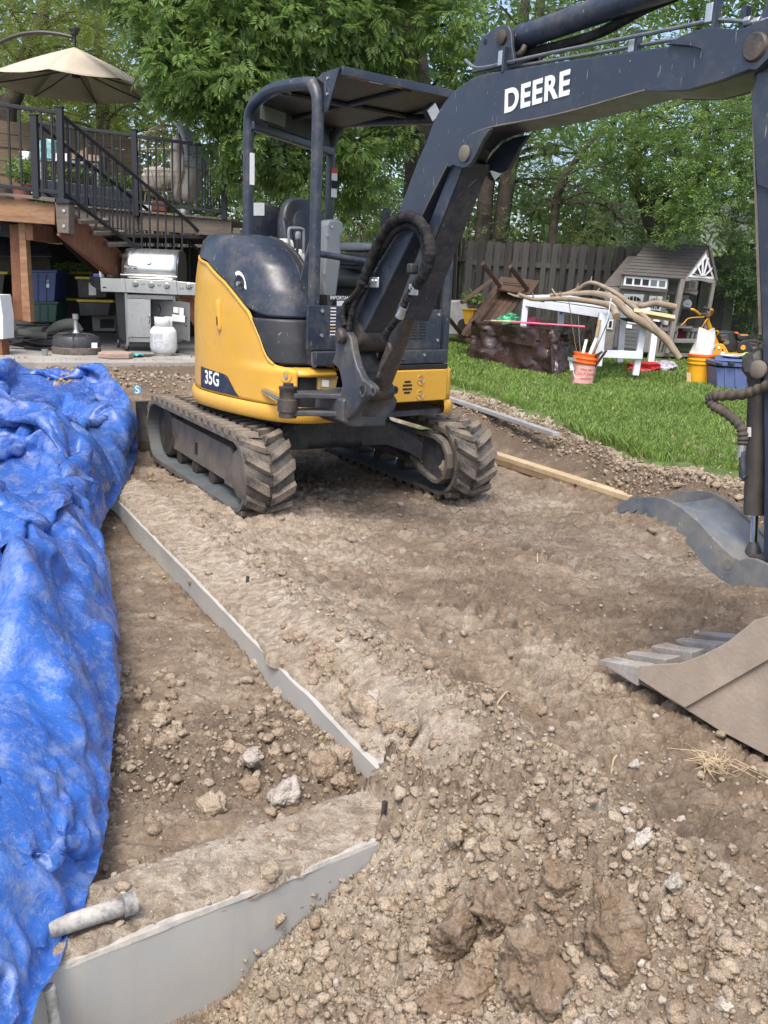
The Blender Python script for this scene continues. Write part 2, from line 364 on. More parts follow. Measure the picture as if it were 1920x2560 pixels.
def fan(name, ys, ts, fn, mt, attr=True, zoff=0):
    Y, T = np.meshgrid(ys, ts, indexing='ij'); X = T*Y
    z, fr, _ = fn(X, Y); V = np.stack([X, Y, z+zoff], -1).reshape(-1, 3); n, m = X.shape
    i = (np.arange(n-1)[:, None]*m+np.arange(m-1)[None, :]).ravel(); F = np.stack([i, i+1, i+m+1, i+m], 1)
    me = np_mesh(name, V, F, mt, False)
    if attr: a = me.attributes.new('fresh', 'FLOAT', 'POINT'); a.data.foreach_set('value', np.asarray(fr, np.float32).ravel())
    return tag(link(name, me), kind='structure')
def sq(x, y):
    return (x-FA[0])*FN[0]+(y-FA[1])*FN[1], (x-FA[0])*FD[0]+(y-FA[1])*FD[1], (x-QA[0])*QD[0]+(y-QA[1])*QD[1], (x-QA[0])*QN[0]+(y-QA[1])*QN[1]
def ground_open(x, y):                  # the sheet, kept inside the concrete where the footing stands
    z, fr, ro = ground(x, y); s1, t1, p, q = sq(x, y)
    i1 = smooth(-.002, .0, s1)*smooth(.165, .11, s1)*smooth(.04, .06, q)*smooth(-1.9, -1.7, t1)*smooth(3.56, 3.46, t1); i2 = smooth(-.002, 0, q)*smooth(W2+.002, W2, q)*smooth(.47, .40, p)
    side = smooth(.0, .02, -q)          # in front of the near leg nothing changes
    z = np.where(i1 > 0, z*(1-i1)+np.minimum(z, -.13)*i1, z); z = np.where(i2 > 0, z*(1-i2)+np.minimum(z, -.25)*i2, z)
    return z, fr, ro
def soil_strip(name, along, across, fn, o0, o1, lab=None):
    A, T = np.meshgrid(along, across, indexing='ij'); lo = o0(A); S = lo+(o1-lo)*T; X, Y = fn(A, S)
    z, fr, ro = ground(X, Y); return A, T, S, X, Y, z, fr
def strip_mesh(name, X, Y, z, fr):
    V = np.stack([X, Y, z], -1).reshape(-1, 3); n, m = X.shape; i = (np.arange(n-1)[:, None]*m+np.arange(m-1)[None]).ravel()
    me = np_mesh(name, V, np.stack([i, i+1, i+m+1, i+m], 1), SOIL, True); a = me.attributes.new('fresh', 'FLOAT', 'POINT'); a.data.foreach_set('value', np.asarray(fr, np.float32).ravel())
    tag(link(name, me), kind='structure')
def strips():
    over = lambda A: .009-.060*np.clip(fbm(A*2.6, 0*A+2, 4, 411)-.12, 0, .6)*smooth(1.5, 2.3, A)
    A, T, S, X, Y, z, fr = soil_strip('a', np.linspace(-1.6, 3.62, 560), np.linspace(0, 1, 34), lambda a, s: (FA[0]+FD[0]*a+FN[0]*s, FA[1]+FD[1]*a+FN[1]*s), over, .36)
    z = np.where(S < W1, np.maximum(z, .006), z); Xc, Yc = FA[0]+FD[0]*A+FN[0]*np.maximum(S, .035), FA[1]+FD[1]*A+FN[1]*np.maximum(S, .035); z2, _, _ = ground(Xc, Yc); z = np.where(S < .035, np.maximum(z2, .006)*smooth(-.03, .04, S)+.004, z)
    z = z+.004-.05*smooth(.24, .36, S); z = z-.022*(T < .01); fr = np.where(S < .16, -.2+.15*fbm(X*3, Y*3, 2, 5), fr); z = z-.06*smooth(3.40, 3.6, A); strip_mesh('soil_on_footing', X, Y, z, fr)
    A, T, S, X, Y, z, fr = soil_strip('b', np.linspace(-1.3, .50, 300), np.linspace(0, 1, 34), lambda p, q: (QA[0]+QD[0]*p+QN[0]*q, QA[1]+QD[1]*p+QN[1]*q), lambda A: .009+.022*fbm(A*7, 0*A, 4, 412), W2-.008)
    ins = np.clip(S, .02, W2-.02); z2, _, _ = ground(QA[0]+QD[0]*A+QN[0]*ins, QA[1]+QD[1]*A+QN[1]*ins); z = np.maximum(z2, .006)+.003; z = z-.03*((T < .01) | (T > .99)); strip_mesh('soil_on_footing', X, Y, z, -.22+.2*fbm(X*4, Y*4, 2, 9))
strips()
ys = 1/np.concatenate([np.linspace(1/1.12, 1/2.6, 330)[:-1], np.linspace(1/2.6, 1/9.5, 370)[:-1], np.linspace(1/9.5, 1/16., 40)])
tan = np.concatenate([np.linspace(-1.1, -.52, 45)[:-1], np.linspace(-.52, .52, 500), np.linspace(.52, 1.1, 45)[1:]])
fan('excavated_ground', ys, tan, ground_open, SOIL)
# the wider yard as one sheet to the horizon, just below
def far_ground(x, y):
    z = np.where(y > 6, .15+.04*(np.clip(y, 6, 16)-6), 0)-.25*smooth(2, -2, y)*0-.12; z = z+.3*smooth(16, 20, y)*0
    return z, 0*x, 0
gx, gy = np.meshgrid(np.linspace(-150, 150, 61), np.concatenate([np.linspace(-40, 1.1, 12), np.linspace(1.5, 22, 30), np.linspace(25, 250, 20)]), indexing='ij')
def _yard():
    z = np.where(gy > 1.1, np.where(gy > 6, .15+.04*(np.clip(gy, 6, 17)-6), 0)-.35*smooth(17.5, 15.5, gy)-.05, -.02)
    V = np.stack([gx, gy, z], -1).reshape(-1, 3); n, m = gx.shape; i = (np.arange(n-1)[:, None]*m+np.arange(m-1)[None, :]).ravel()
    me = np_mesh('yard', V, np.stack([i, i+m, i+m+1, i+1], 1), pmat('yard_turf', (.07, .10, .035), .9, .4, 3, .4, 60), True)
    tag(link('yard_ground', me), kind='structure')
_yard()
# ------------------------------------------------------------------ lawn
def lawn():
    xs = np.linspace(-.4, 14, 150); ysl = np.linspace(5.2, 17.5, 130); X, Y = np.meshgrid(xs, ysl, indexing='ij')
    dl = (Y-lawn_edge_y(X))*.75+fbm(X*2, Y*2, 3, 71)*.35
    Z = lawn_z(X, Y)+.012+.02*fbm(X*2, Y*2, 2, 4)-.25*smooth(-.02, -.25, dl)-.3*smooth(.0, -.3, X-.0)
    V = np.stack([X, Y, Z], -1).reshape(-1, 3); n, m = X.shape; i = (np.arange(n-1)[:, None]*m+np.arange(m-1)[None, :]).ravel()
    tag(link('lawn', np_mesh('lawn', V, np.stack([i, i+m, i+m+1, i+1], 1), pmat('lawn_soil', (.075, .105, .03), .95, .5, 9, .5, 80), True)), kind='structure')
    N = 160000; y = 5.6+rng.random(N)**1.35*10.5; x = .2+rng.random(N)*(y*.62-.2)
    dl = (y-lawn_edge_y(x))*.75+fbm(x*2, y*2, 3, 71)*.35; th = rng.random(N)
    keep = (dl > .02) | ((dl > -.35) & (th < .10*smooth(.1, .3, fbm(x*5, y*5, 2, 19)+.15))); x, y, dl = x[keep], y[keep], dl[keep]; N = len(x)
    patch = fbm(x*1.2, y*1.2, 3, 44); tall = np.exp(-((dl-.12)/.16)**2)*smooth(-.1, .35, fbm(x*1.7, y*1.7, 2, 45))
    hgt = (.024+.022*rng.random(N))*(1+.5*patch)*(1+1.6*tall)*(.8+.05*y); a = rng.random(N)*6.283; wd = (.0024+.0018*rng.random(N))*(.6+.12*y)
    ln = (rng.random(N)*.9+.2)*hgt; a2 = rng.random(N)*6.283
    z = lawn_z(x, y)+.004+.02*fbm(x*2, y*2, 2, 4)-.03*(dl < 0)
    ax, ay = np.cos(a)*wd, np.sin(a)*wd
    V = np.empty((N, 5, 3)); V[:, 0] = np.stack([x-ax, y-ay, z], 1); V[:, 1] = np.stack([x+ax, y+ay, z], 1)
    mx, my = x+np.cos(a2)*ln*.35, y+np.sin(a2)*ln*.35; V[:, 2] = np.stack([mx+ax*.8, my+ay*.8, z+hgt*.6], 1); V[:, 3] = np.stack([mx-ax*.8, my-ay*.8, z+hgt*.6], 1)
    V[:, 4] = np.stack([x+np.cos(a2)*ln, y+np.sin(a2)*ln, z+hgt], 1); b0 = np.arange(N)*5
    F = np.concatenate([np.stack([b0, b0+1, b0+2], 1), np.stack([b0, b0+2, b0+3], 1), np.stack([b0+3, b0+2, b0+4], 1)])
    b = NB('grass_blade'); g = b.n('ShaderNodeNewGeometry'); rnd = g.outputs['Random Per Island']; n = b.noise(1.3, 4)
    c = b.mix(b.ramp(n, [(.35, 0), (.65, 1)]), (.115, .21, .034), (.18, .30, .055)); c = b.mix(b.ramp(rnd, [(.2, 0), (.95, .8)]), c, (.20, .27, .07)); c = b.mix(b.ramp(rnd, [(.93, 0), (.97, .8)]), c, (.42, .38, .20))
    b.set(c, .55, 0, .35); b.b.inputs['Subsurface Weight'].default_value = 0
    tr = b.n('ShaderNodeBsdfTranslucent'); b.l(c, tr.inputs[0]); mx = b.n('ShaderNodeMixShader'); mx.inputs[0].default_value = .3; b.l(b.b.outputs[0], mx.inputs[1]); b.l(tr.outputs[0], mx.inputs[2]); b.l(mx.outputs[0], b.t.nodes['Material Output'].inputs[0])
    tag(link('lawn_grass', np_mesh('lawn_grass', V.reshape(-1, 3), F, b.m)), 'bright green mown grass covering the yard beside the dug soil', 'grass', kind='stuff')
lawn()
# ------------------------------------------------------------------ stones and clods
def ico(sub, seed, rough=.25, squash=(1, 1, .8)):
    bm = bmesh.new(); bmesh.ops.create_icosphere(bm, subdivisions=sub, radius=1); V = np.array([v.co[:] for v in bm.verts]); F = np.array([[v.index for v in f.verts] for f in bm.faces]); bm.free()
    P_ = np.random.default_rng(seed+40); n_ = P_.normal(size=(15, 3)); n_ /= np.linalg.norm(n_, axis=1)[:, None]; d_ = .70+.34*P_.random(15); U_ = V/np.linalg.norm(V, axis=1)[:, None]
    cut = np.min(np.where(U_@n_.T > .12, d_[None]/np.maximum(U_@n_.T, .12), 9), axis=1); cut = np.minimum(cut, 1.2)
    q3 = lambda k, o, t: (fbm(V[:, 0]*k+t, V[:, 1]*k, o, seed+t)+fbm(V[:, 1]*k+7, V[:, 2]*k+t, o, seed+t+1)+fbm(V[:, 2]*k, V[:, 0]*k+3, o, seed+t+2))*.62
    r = cut*(1+rough*(1.1*q3(1.5, 2, 1)+.75*q3(4, 3, 11)))
    if sub >= 3: d = q3(9, 3, 21); r = r+rough*.5*np.maximum(d, -.1)+rough*.22*q3(22, 2, 31)
    return V*r[:, None]*np.array(squash), F
def scatter(name, N, region, size, sub, mt, label, seedbase=0, dens=None):
    """many small clods joined in one mesh"""
    R = np.random.default_rng(seedbase+5); x, y = region(R, N)
    z, fr, ro = ground(x, y); k = R.random(len(x)) < np.clip(dens(x, y, ro), 0, 1) if dens else np.ones(len(x), bool); x, y, z, ro = x[k], y[k], z[k], ro[k]; N = len(x)
    s = size(R, N)*np.clip(y/2.2, 1, 2.6)**.5; T = [ico(sub, q+seedbase, .32, (1, 1, .75)) for q in range(7)]; nv, nf = len(T[0][0]), len(T[0][1])
    V = np.empty((N, nv, 3), np.float32); F = np.empty((N, nf, 3), np.int64); which = R.integers(0, 7, N); a = R.random(N)*6.283; e = .7+.6*R.random((N, 3)); tl = R.normal(0, .4, N)
    for q in range(7):
        m = np.where(which == q)[0]
        if not len(m): continue
        P = T[q][0][None]*e[m][:, None]*s[m][:, None, None]; t = tl[m][:, None]; X = P[..., 0]*np.cos(t)-P[..., 2]*np.sin(t); Z = P[..., 0]*np.sin(t)+P[..., 2]*np.cos(t); c, d = np.cos(a[m])[:, None], np.sin(a[m])[:, None]
        V[m, :, 0] = X*c-P[..., 1]*d+x[m][:, None]; V[m, :, 1] = X*d+P[..., 1]*c+y[m][:, None]; V[m, :, 2] = Z+(z[m]+s[m]*.35)[:, None]; F[m] = T[q][1][None]+(m*nv)[:, None, None]
    return tag(link(name, np_mesh(name, V.reshape(-1, 3), F.reshape(-1, 3), mt, False)), label, 'soil' if 'soil' in name else 'gravel', kind='stuff')
def clod_mat(name, ca, cb, cd):
    b = NB(name); g = b.n('ShaderNodeNewGeometry'); rnd = g.outputs['Random Per Island']; gp = g.outputs['Position']; n1 = b.noise(16, 7, .65, gp); n2 = b.noise(120, 5, .7, gp)
    oi = b.n('ShaderNodeObjectInfo'); rnd = b.math('FRACT', b.math('ADD', rnd, oi.outputs['Random'])); c = b.mix(rnd, ca, cb); c = b.mix(b.ramp(n1, [(.45, 0), (.68, .75)]), c, cd); c = b.mix(b.ramp(n2, [(.58, 0), (.72, .75)]), c, (.48, .43, .36)); c = b.mix(b.ramp(b.noise(300, 2, .5, gp), [(.38, .5), (.5, 0)]), c, Vector(cd)*.6)
    b.set(c, .95, 0, .2); b.bump(b.math('ADD', n2, b.math('MULTIPLY', b.voro(110, co=gp), -.8)), .9, .005); return b.m
CLOD = clod_mat('soil_clod', (.40, .335, .250), (.30, .232, .162), (.165, .118, .078)); PEB = clod_mat('pebble', (.50, .46, .40), (.36, .32, .27), (.27, .23, .18))
def reg_near(R, N):
    y = 1/(1/1.25-(1/1.25-1/7.5)*R.random(N)); return (R.random(N)*1.16-.58)*y, y
def foot_dens(x, y):
    s1 = (x-FA[0])*FN[0]+(y-FA[1])*FN[1]; return s1
dn = lambda x, y, ro: .10+.80*smooth(.45, 1.25, ro)
scatter('soil_crumbs', 30000, reg_near, lambda R, N: .0030+.0060*R.random(N)**3, 1, CLOD, 'fine pale soil crumbs strewn over the dug ground', 11, dn)
scatter('loose_soil', 9000, reg_near, lambda R, N: .007+.013*R.random(N)**3, 2, CLOD, 'small brown soil lumps lying over the dug ground', 31, lambda x, y, ro: .06+.8*smooth(.6, 1.5, ro))
scatter('gravel', 1500, reg_near, lambda R, N: .004+.008*R.random(N)**4, 2, PEB, 'small pale pebbles scattered over the dug ground', 51, lambda x, y, ro: .5+0*x)
def reg_berm(R, N):
    y = 5.8+R.random(N)*4.6; return .3+R.random(N)*y*.45, y
scatter('berm_soil', 34000, reg_berm, lambda R, N: .003+.011*R.random(N)**4, 1, CLOD, 'crumbly turned soil banked up along the lawn edge', 71, lambda x, y, ro: smooth(.9, 1.6, ro))
def reg_bank(R, N):
    y = 7.6+R.random(N)*2; return -3.6+R.random(N)*3.2, y
scatter('bank_soil', 6000, reg_bank, lambda R, N: .004+.015*R.random(N)**4, 1, CLOD, 'crumbly soil banked against the patio slab', 91, lambda x, y, ro: smooth(.6, 1.2, ro)*((y > 8.9) | (x > -2.3)))
CLODMESH = []
for q in range(10):
    V, F = ico(4, q+3, .38, (1, .85+.02*q, .72)); CLODMESH.append(np_mesh('soil_clod', V, F, CLOD if q < 8 else PEB, True))
CLODB = clod_mat('dark_soil_clod', (.20, .142, .09), (.15, .105, .068), (.30, .245, .185))
BIGMESH = []
for q in range(8):
    V, F = ico(5, q+30, .42, (1, .9, .8)); BIGMESH.append(np_mesh('large_clod', V, F, CLODB, True))
def clod(px, py, r_px, q, label, group=None, name='soil_clod', cat='soil clod', z=None, rot=None, dz=.3, sq=(1, 1, 1)):
    zz = -.05 if z is None else z
    for _ in range(6):
        P = GZ(px, py, zz); 
        if z is None: zz = gz1(P.x, P.y)+.25*r_px*P.y/CF
    r = r_px*math.hypot(P.y, 1)*.97/CF
    o = link(name, CLODMESH[q % 10] if r_px < 60 or name == 'rock' else BIGMESH[q % 8]); o.location = (P.x, P.y, (zz if z is not None else gz1(P.x, P.y))+r*dz); o.scale = (r*sq[0], r*sq[1], r*sq[2]); o.rotation_euler = rot or (q*.7, q*1.3, q*2.1)
    return tag(o, label, cat, group)
clod(710, 1990, 46, 8, 'pale grey rock lying against the far edge of the concrete footing corner', name='rock', cat='rock')
clod(810, 1935, 48, 2, 'large crusty brown clod between the pale rock and the footing wall end')
clod(840, 1885, 42, 5, 'round dark clod against the concrete face near the footing corner')
clod(850, 1955, 26, 1, 'small pale clod beside the footing corner, right of the large brown clod')
clod(627, 1963, 34, 3, 'lumpy grey clod left of the pale rock in the pit')
clod(622, 1927, 26, 9, 'smooth tan stone on top of the lumpy clod in the pit', name='rock', cat='rock', dz=1.2)
clod(532, 2025, 40, 4, 'single crusty clod lying alone on the bare pit floor')
clod(402, 1852, 24, 6, 'rounded grey clod nearest the tarp edge in the pit')
clod(686, 2018, 16, 0, 'fist sized clod just left of the pale rock')
clod(928, 1730, 22, 9, 'smooth round pebble sitting on the soil beside the long footing', name='rock', cat='rock')
clod(905, 1790, 52, 7, 'broad brown clod on the soil spilled over the long footing')
clod(1145, 2230, 100, 1, 'upright brown clod with a flat face in the near soil heap', rot=(.3, -.5, .6), sq=(.8, .6, 1.1))
clod(1350, 2260, 110, 2, 'largest grey brown clod in the middle of the near soil heap', sq=(1, .9, 1))
clod(1270, 2170, 70, 3, 'flat topped clod behind the largest clod of the near heap')
clod(1400, 2180, 66, 6, 'brown clod behind and right of the largest clod')
clod(1545, 2245, 98, 4, 'wide low clod at the right end of the near soil heap', sq=(1.1, .8, .7))
clod(1190, 2470, 80, 5, 'dark broken clod at the bottom edge of the near soil heap', dz=0.1)
clod(1120, 2510, 60, 0, 'dark crumbling clod left of the broken clod at the bottom edge')
clod(1420, 2375, 50, 7, 'pale clod just in front of the largest clod')
clod(1417, 2450, 30, 8, 'upright pale stone in front of the near heap', name='rock', cat='rock', sq=(.8, .7, 1.3))
clod(1484, 2435, 26, 9, 'whitish angular stone right of the upright pale stone', name='rock', cat='rock')
clod(1150, 2290, 40, 3, 'small brown clod at the foot of the upright clod')
clod(1698, 2056, 17, 8, 'small oval cobble on the smooth tracked soil', name='rock', cat='rock')
clod(1593, 2108, 30, 9, 'flaky whitish stone bedded in the smooth tracked soil', name='rock', cat='rock', sq=(1.3, .6, .5), dz=.1)
clod(1583, 1915, 15, 8, 'small grey angular stone below the excavator bucket', name='rock', cat='rock')
clod(1680, 2205, 24, 8, 'pale half buried stone right of the near heap', name='rock', cat='rock', dz=0)
clod(1810, 2500, 22, 9, 'round buff pebble near the bottom right corner', name='rock', cat='rock')
R_ = np.random.default_rng(77)
def many(n, fx, grp, lab, rmin, rmax):
    for k in range(n):
        px, py = fx(R_); clod(px, py, rmin+(rmax-rmin)*R_.random()**2, int(R_.integers(0, 8)), lab, grp, dz=.25)
many(46, lambda R: (300+R.random()*150, 1660+R.random()*200), 'loose clods in the pit beside the tarp', 'small dark rounded clod in the loose pile beside the blue tarp', 8, 22)
many(60, lambda R: (560+R.random()*330, 1640+R.random()*280), 'clods in the pit near the footing corner', 'small crumbly clod on the pit floor near the footing corner', 7, 20)
def _f(R):
    t = R.random(); return 700+t*330+R.normal(0, 26)+40, 1560+t*370
many(60, _f, 'clods spilled over the long footing', 'small pale clod on the soil spilled over the long concrete footing', 8, 24)
many(90, lambda R: (1000+R.random()*560, 2040+R.random()*500), 'clods of the near soil heap', 'fist sized pale clod of the soil heap in the foreground', 12, 40)
many(28, lambda R: (560+R.random()*400, 2330+R.random()*220), 'clods below the bare concrete face', 'brown clod in the soil sloping below the bare concrete face', 10, 30)
many(30, lambda R: (1500+R.random()*400, 2050+R.random()*480), 'clods on the right foreground soil', 'small clod on the smooth soil at the lower right', 7, 18)
# ------------------------------------------------------------------ concrete footing
def footing():
    CONC = pmat('footing_concrete', (.345, .345, .33), .85, .22, 1.6, .22, 120, dust=.7, dustc=(.40, .37, .31)); RIM = pmat('rough_concrete_edge', (.36, .34, .30), .9, .2, 30, .8, 120)
    t = thing('concrete_footing', 'grey L shaped concrete footing with bare smooth faces and soil spilled over its top', 'footing', (FA[0]+FD[0]*3, FA[1]+FD[1]*3, -.4))
    P1 = lambda s, a, z: Vector((FA[0]+FD[0]*a+FN[0]*s, FA[1]+FD[1]*a+FN[1]*s, z)); P2 = lambda p, q, z: Vector((QA[0]+QD[0]*p+QN[0]*q, QA[1]+QD[1]*p+QN[1]*q, z))
    def strip(fn, L0, L1, s0, s1, name, n):
        m = MB(); Pt = []; 
        for i in range(n+1):
            a = L0+(L1-L0)*i/n; wob = .005*float(fbm(a*6., s0*9., 4, 12)); wz = .004*float(fbm(a*11., 3., 4, 13)); big = -.012*max(0, float(fbm(a*1.6, 7., 2, 14)))
            Pt.append([fn(s0+wob*.25, a, -.45), fn(s0+wob, a, -.05+wz), fn(s0+wob*.8, a, .0+wz+big), fn(s0+.016, a, .006+wz+big), fn((s0+s1)/2, a, .0), fn(s1-.012, a, .0), fn(s1, a, -.01), fn(s1, a, -.45)])
        m.grid(Pt); m.raw([fn(s0, L0, -.45), fn(s0, L0, 0), fn(s1, L0, 0), fn(s1, L0, -.45)], [(0, 1, 2, 3)]); m.raw([fn(s0, L1, -.45), fn(s0, L1, 0), fn(s1, L1, 0), fn(s1, L1, -.45)], [(0, 1, 2, 3)]); m.build(name, CONC, t, sm=False)
    strip(lambda s, a, z: P1(s, a, z), -2.4, 3.54, 0, W1, 'long_leg', 260)
    strip(lambda q, p, z: P2(p, q, z), -1.6, .52, 0, W2, 'near_leg', 150)
    m = MB()
    for fn, L0, L1, s0, n in ((lambda q, p, z: P2(p, q, z), -1.1, .49, .0, 170), (lambda q, p, z: P2(p, q, z), -1.1, .36, W2-.018, 150)):
        rows = []
        for i in range(n+1):
            a = L0+(L1-L0)*i/n; k = float(fbm(a*13., s0*5, 4, 22)); h = .002+.008*k; wd = .003+.010*k
            rows.append([fn(s0-.0015+.002*k, a, -.004), fn(s0+.002, a, max(.007, h)), fn(s0+.012+wd, a, max(.008, h+.001)), fn(s0+.022+wd, a, -.002)])
        m.grid(rows)
    m.build('broken_rim', RIM, t)
footing()
# ================================================================== EXCAVATOR
NAVY = pmat('dark_blue_grey_paint', (.022, .030, .048), .34, .18, 5, .05, 60, 0, .42, (.16, .14, .115), .75, .5)
NAVY2 = pmat('dark_paint_dusty', (.028, .034, .045), .55, .25, 6, .15, 60, 0, .65, (.13, .11, .09), .5)
BLK = pmat('black_plastic', (.018, .020, .023), .5, .2, 6, .1, 80, 0, .3, (.12, .11, .10), .35)
YEL = pmat('yellow_paint', (.60, .33, .045), .33, .06, 3, .04, 20, 0, .30, (.42, .27, .09), .10, .5)
RUB = pmat('track_rubber', (.040, .040, .040), .75, .3, 12, .5, 60, 0, .95, (.145, .128, .108), 0, .3)
RUBI = pmat('track_inner_rubber', (.10, .115, .12), .6, .25, 5, .3, 60, 0, .45, (.13, .12, .10), 0, .3)
LUGM = pmat('muddy_lug', (.065, .06, .055), .8, .4, 9, .6, 70, 0, .85, (.24, .20, .155), 0, .2)
STL = pmat('dusty_steel', (.12, .108, .095), .6, .35, 9, .4, 50, .2, .8, (.20, .165, .13), .35)
IRON = pmat('worn_iron', (.055, .050, .046), .5, .4, 12, .6, 40, .4, .6, (.15, .115, .085), .4)
CHR = pmat('chrome_rod', (.6, .62, .64), .12, .05, 8, 0, 10, 1.0)
PIPEM = pmat('dull_plated_pipe', (.20, .215, .22), .4, .2, 14, .1, 90, .6, .5, (.2, .18, .15))
ZINC = pmat('zinc_plated', (.50, .51, .52), .38, .12, 14, .1, 90, .8)
HOSE = pmat('hose_sleeve', (.016, .016, .018), .85, .4, 20, .5, 300, 0, .45, (.09, .08, .07), 0, .15)
GREYP = pmat('grey_plastic', (.20, .215, .225), .5, .1, 5, .1, 80, 0, .2)
WHT = pmat('white_label', (.74, .75, .74), .5, .06, 10, .02, 50, 0, .15, (.5, .45, .38))
DARK = pmat('black_and_hole_shade', (.012, .012, .013), .8, .3, 5, .1, 20)  # near black: shade painted into holes and gaps, also plain black parts
CLR = pmat('lamp_glass', (.75, .77, .78), .12, .1, 20, .1, 60, .3)
HF = Frame(-.552, 6.347, 39); TF = Frame(-.552, 6.347, 30.1); BF = Frame(-.2, 5.25, 34)
EX = thing('excavator', 'yellow and dark blue compact tracked excavator with open canopy, boom reaching over the dug soil', 'excavator', (-.552, 6.347, 0))
def P(name, mb, mt, parent=None, **k): return mb.build(name, mt, parent or EX, **k)
def text(s, size, M, mt, name, parent, off=.0, ext=.002, sp=1, shear=0):
    c = bpy.data.curves.new('t', 'FONT'); c.body = s; c.size = size; c.extrude = ext; c.offset = off; c.space_character = sp; c.shear = shear; c.align_x = 'CENTER'; c.align_y = 'CENTER'
    o = bpy.data.objects.new('t', c); me = bpy.data.meshes.new_from_object(o); bpy.data.objects.remove(o); me.transform(M); me.materials.clear(); me.materials.append(mt); return link(name, me, parent)
def face_M(fn, u0, v0, o, du, dv):       # matrix whose x,y run along du,dv of a frame function fn(u,v,o)
    p = fn(u0, v0, o); x = (fn(u0+du[0]*.01, v0+du[1]*.01, o)-p).normalized(); y = (fn(u0+dv[0]*.01, v0+dv[1]*.01, o)-p); y = (y-x*y.dot(x)).normalized(); z = x.cross(y)
    return Matrix(((x.x, y.x, z.x, p.x), (x.y, y.y, z.y, p.y), (x.z, y.z, z.z, p.z), (0, 0, 0, 1)))
# ---- tracks
TL, TH = 2.11, .51
def loop(i, ins=0):                      # point + normal angle at arc length i around the track (front first), in (f,z)
    r = TH/2-ins; a = TL/2-TH/2; per = 4*a+2*math.pi*r; i %= per
    if i < 2*a: return a-i, TH/2+r, math.pi/2, per            # top running backwards
    i -= 2*a
    if i < math.pi*r: t = math.pi/2+i/r; return -a+r*math.cos(t), TH/2+r*math.sin(t), t, per
    i -= math.pi*r
    if i < 2*a: return -a+i, TH/2-r, -math.pi/2, per
    i -= 2*a; t = -math.pi/2+i/r; return a+r*math.cos(t), TH/2+r*math.sin(t), t, per
def lug_mesh(s):
    m = MB(); hb, ht, h = .036, .027, .030       # chevron bar from centre gap to edge
    pts = [(.012*s, .040), (.050*s, .020), (.148*s, -.045)]
    rows = []
    for (w_, u) in pts: rows.append([(u-hb, w_, 0), (u-ht, w_, h), (u+ht, w_, h), (u+hb, w_, 0)])
    m.grid(rows); m.raw(rows[0], [(0, 1, 2, 3)]); m.raw(rows[-1], [(3, 2, 1, 0)]); return m.mesh('tread_lug', LUGM)
LUG = {1: lug_mesh(1), -1: lug_mesh(-1)}
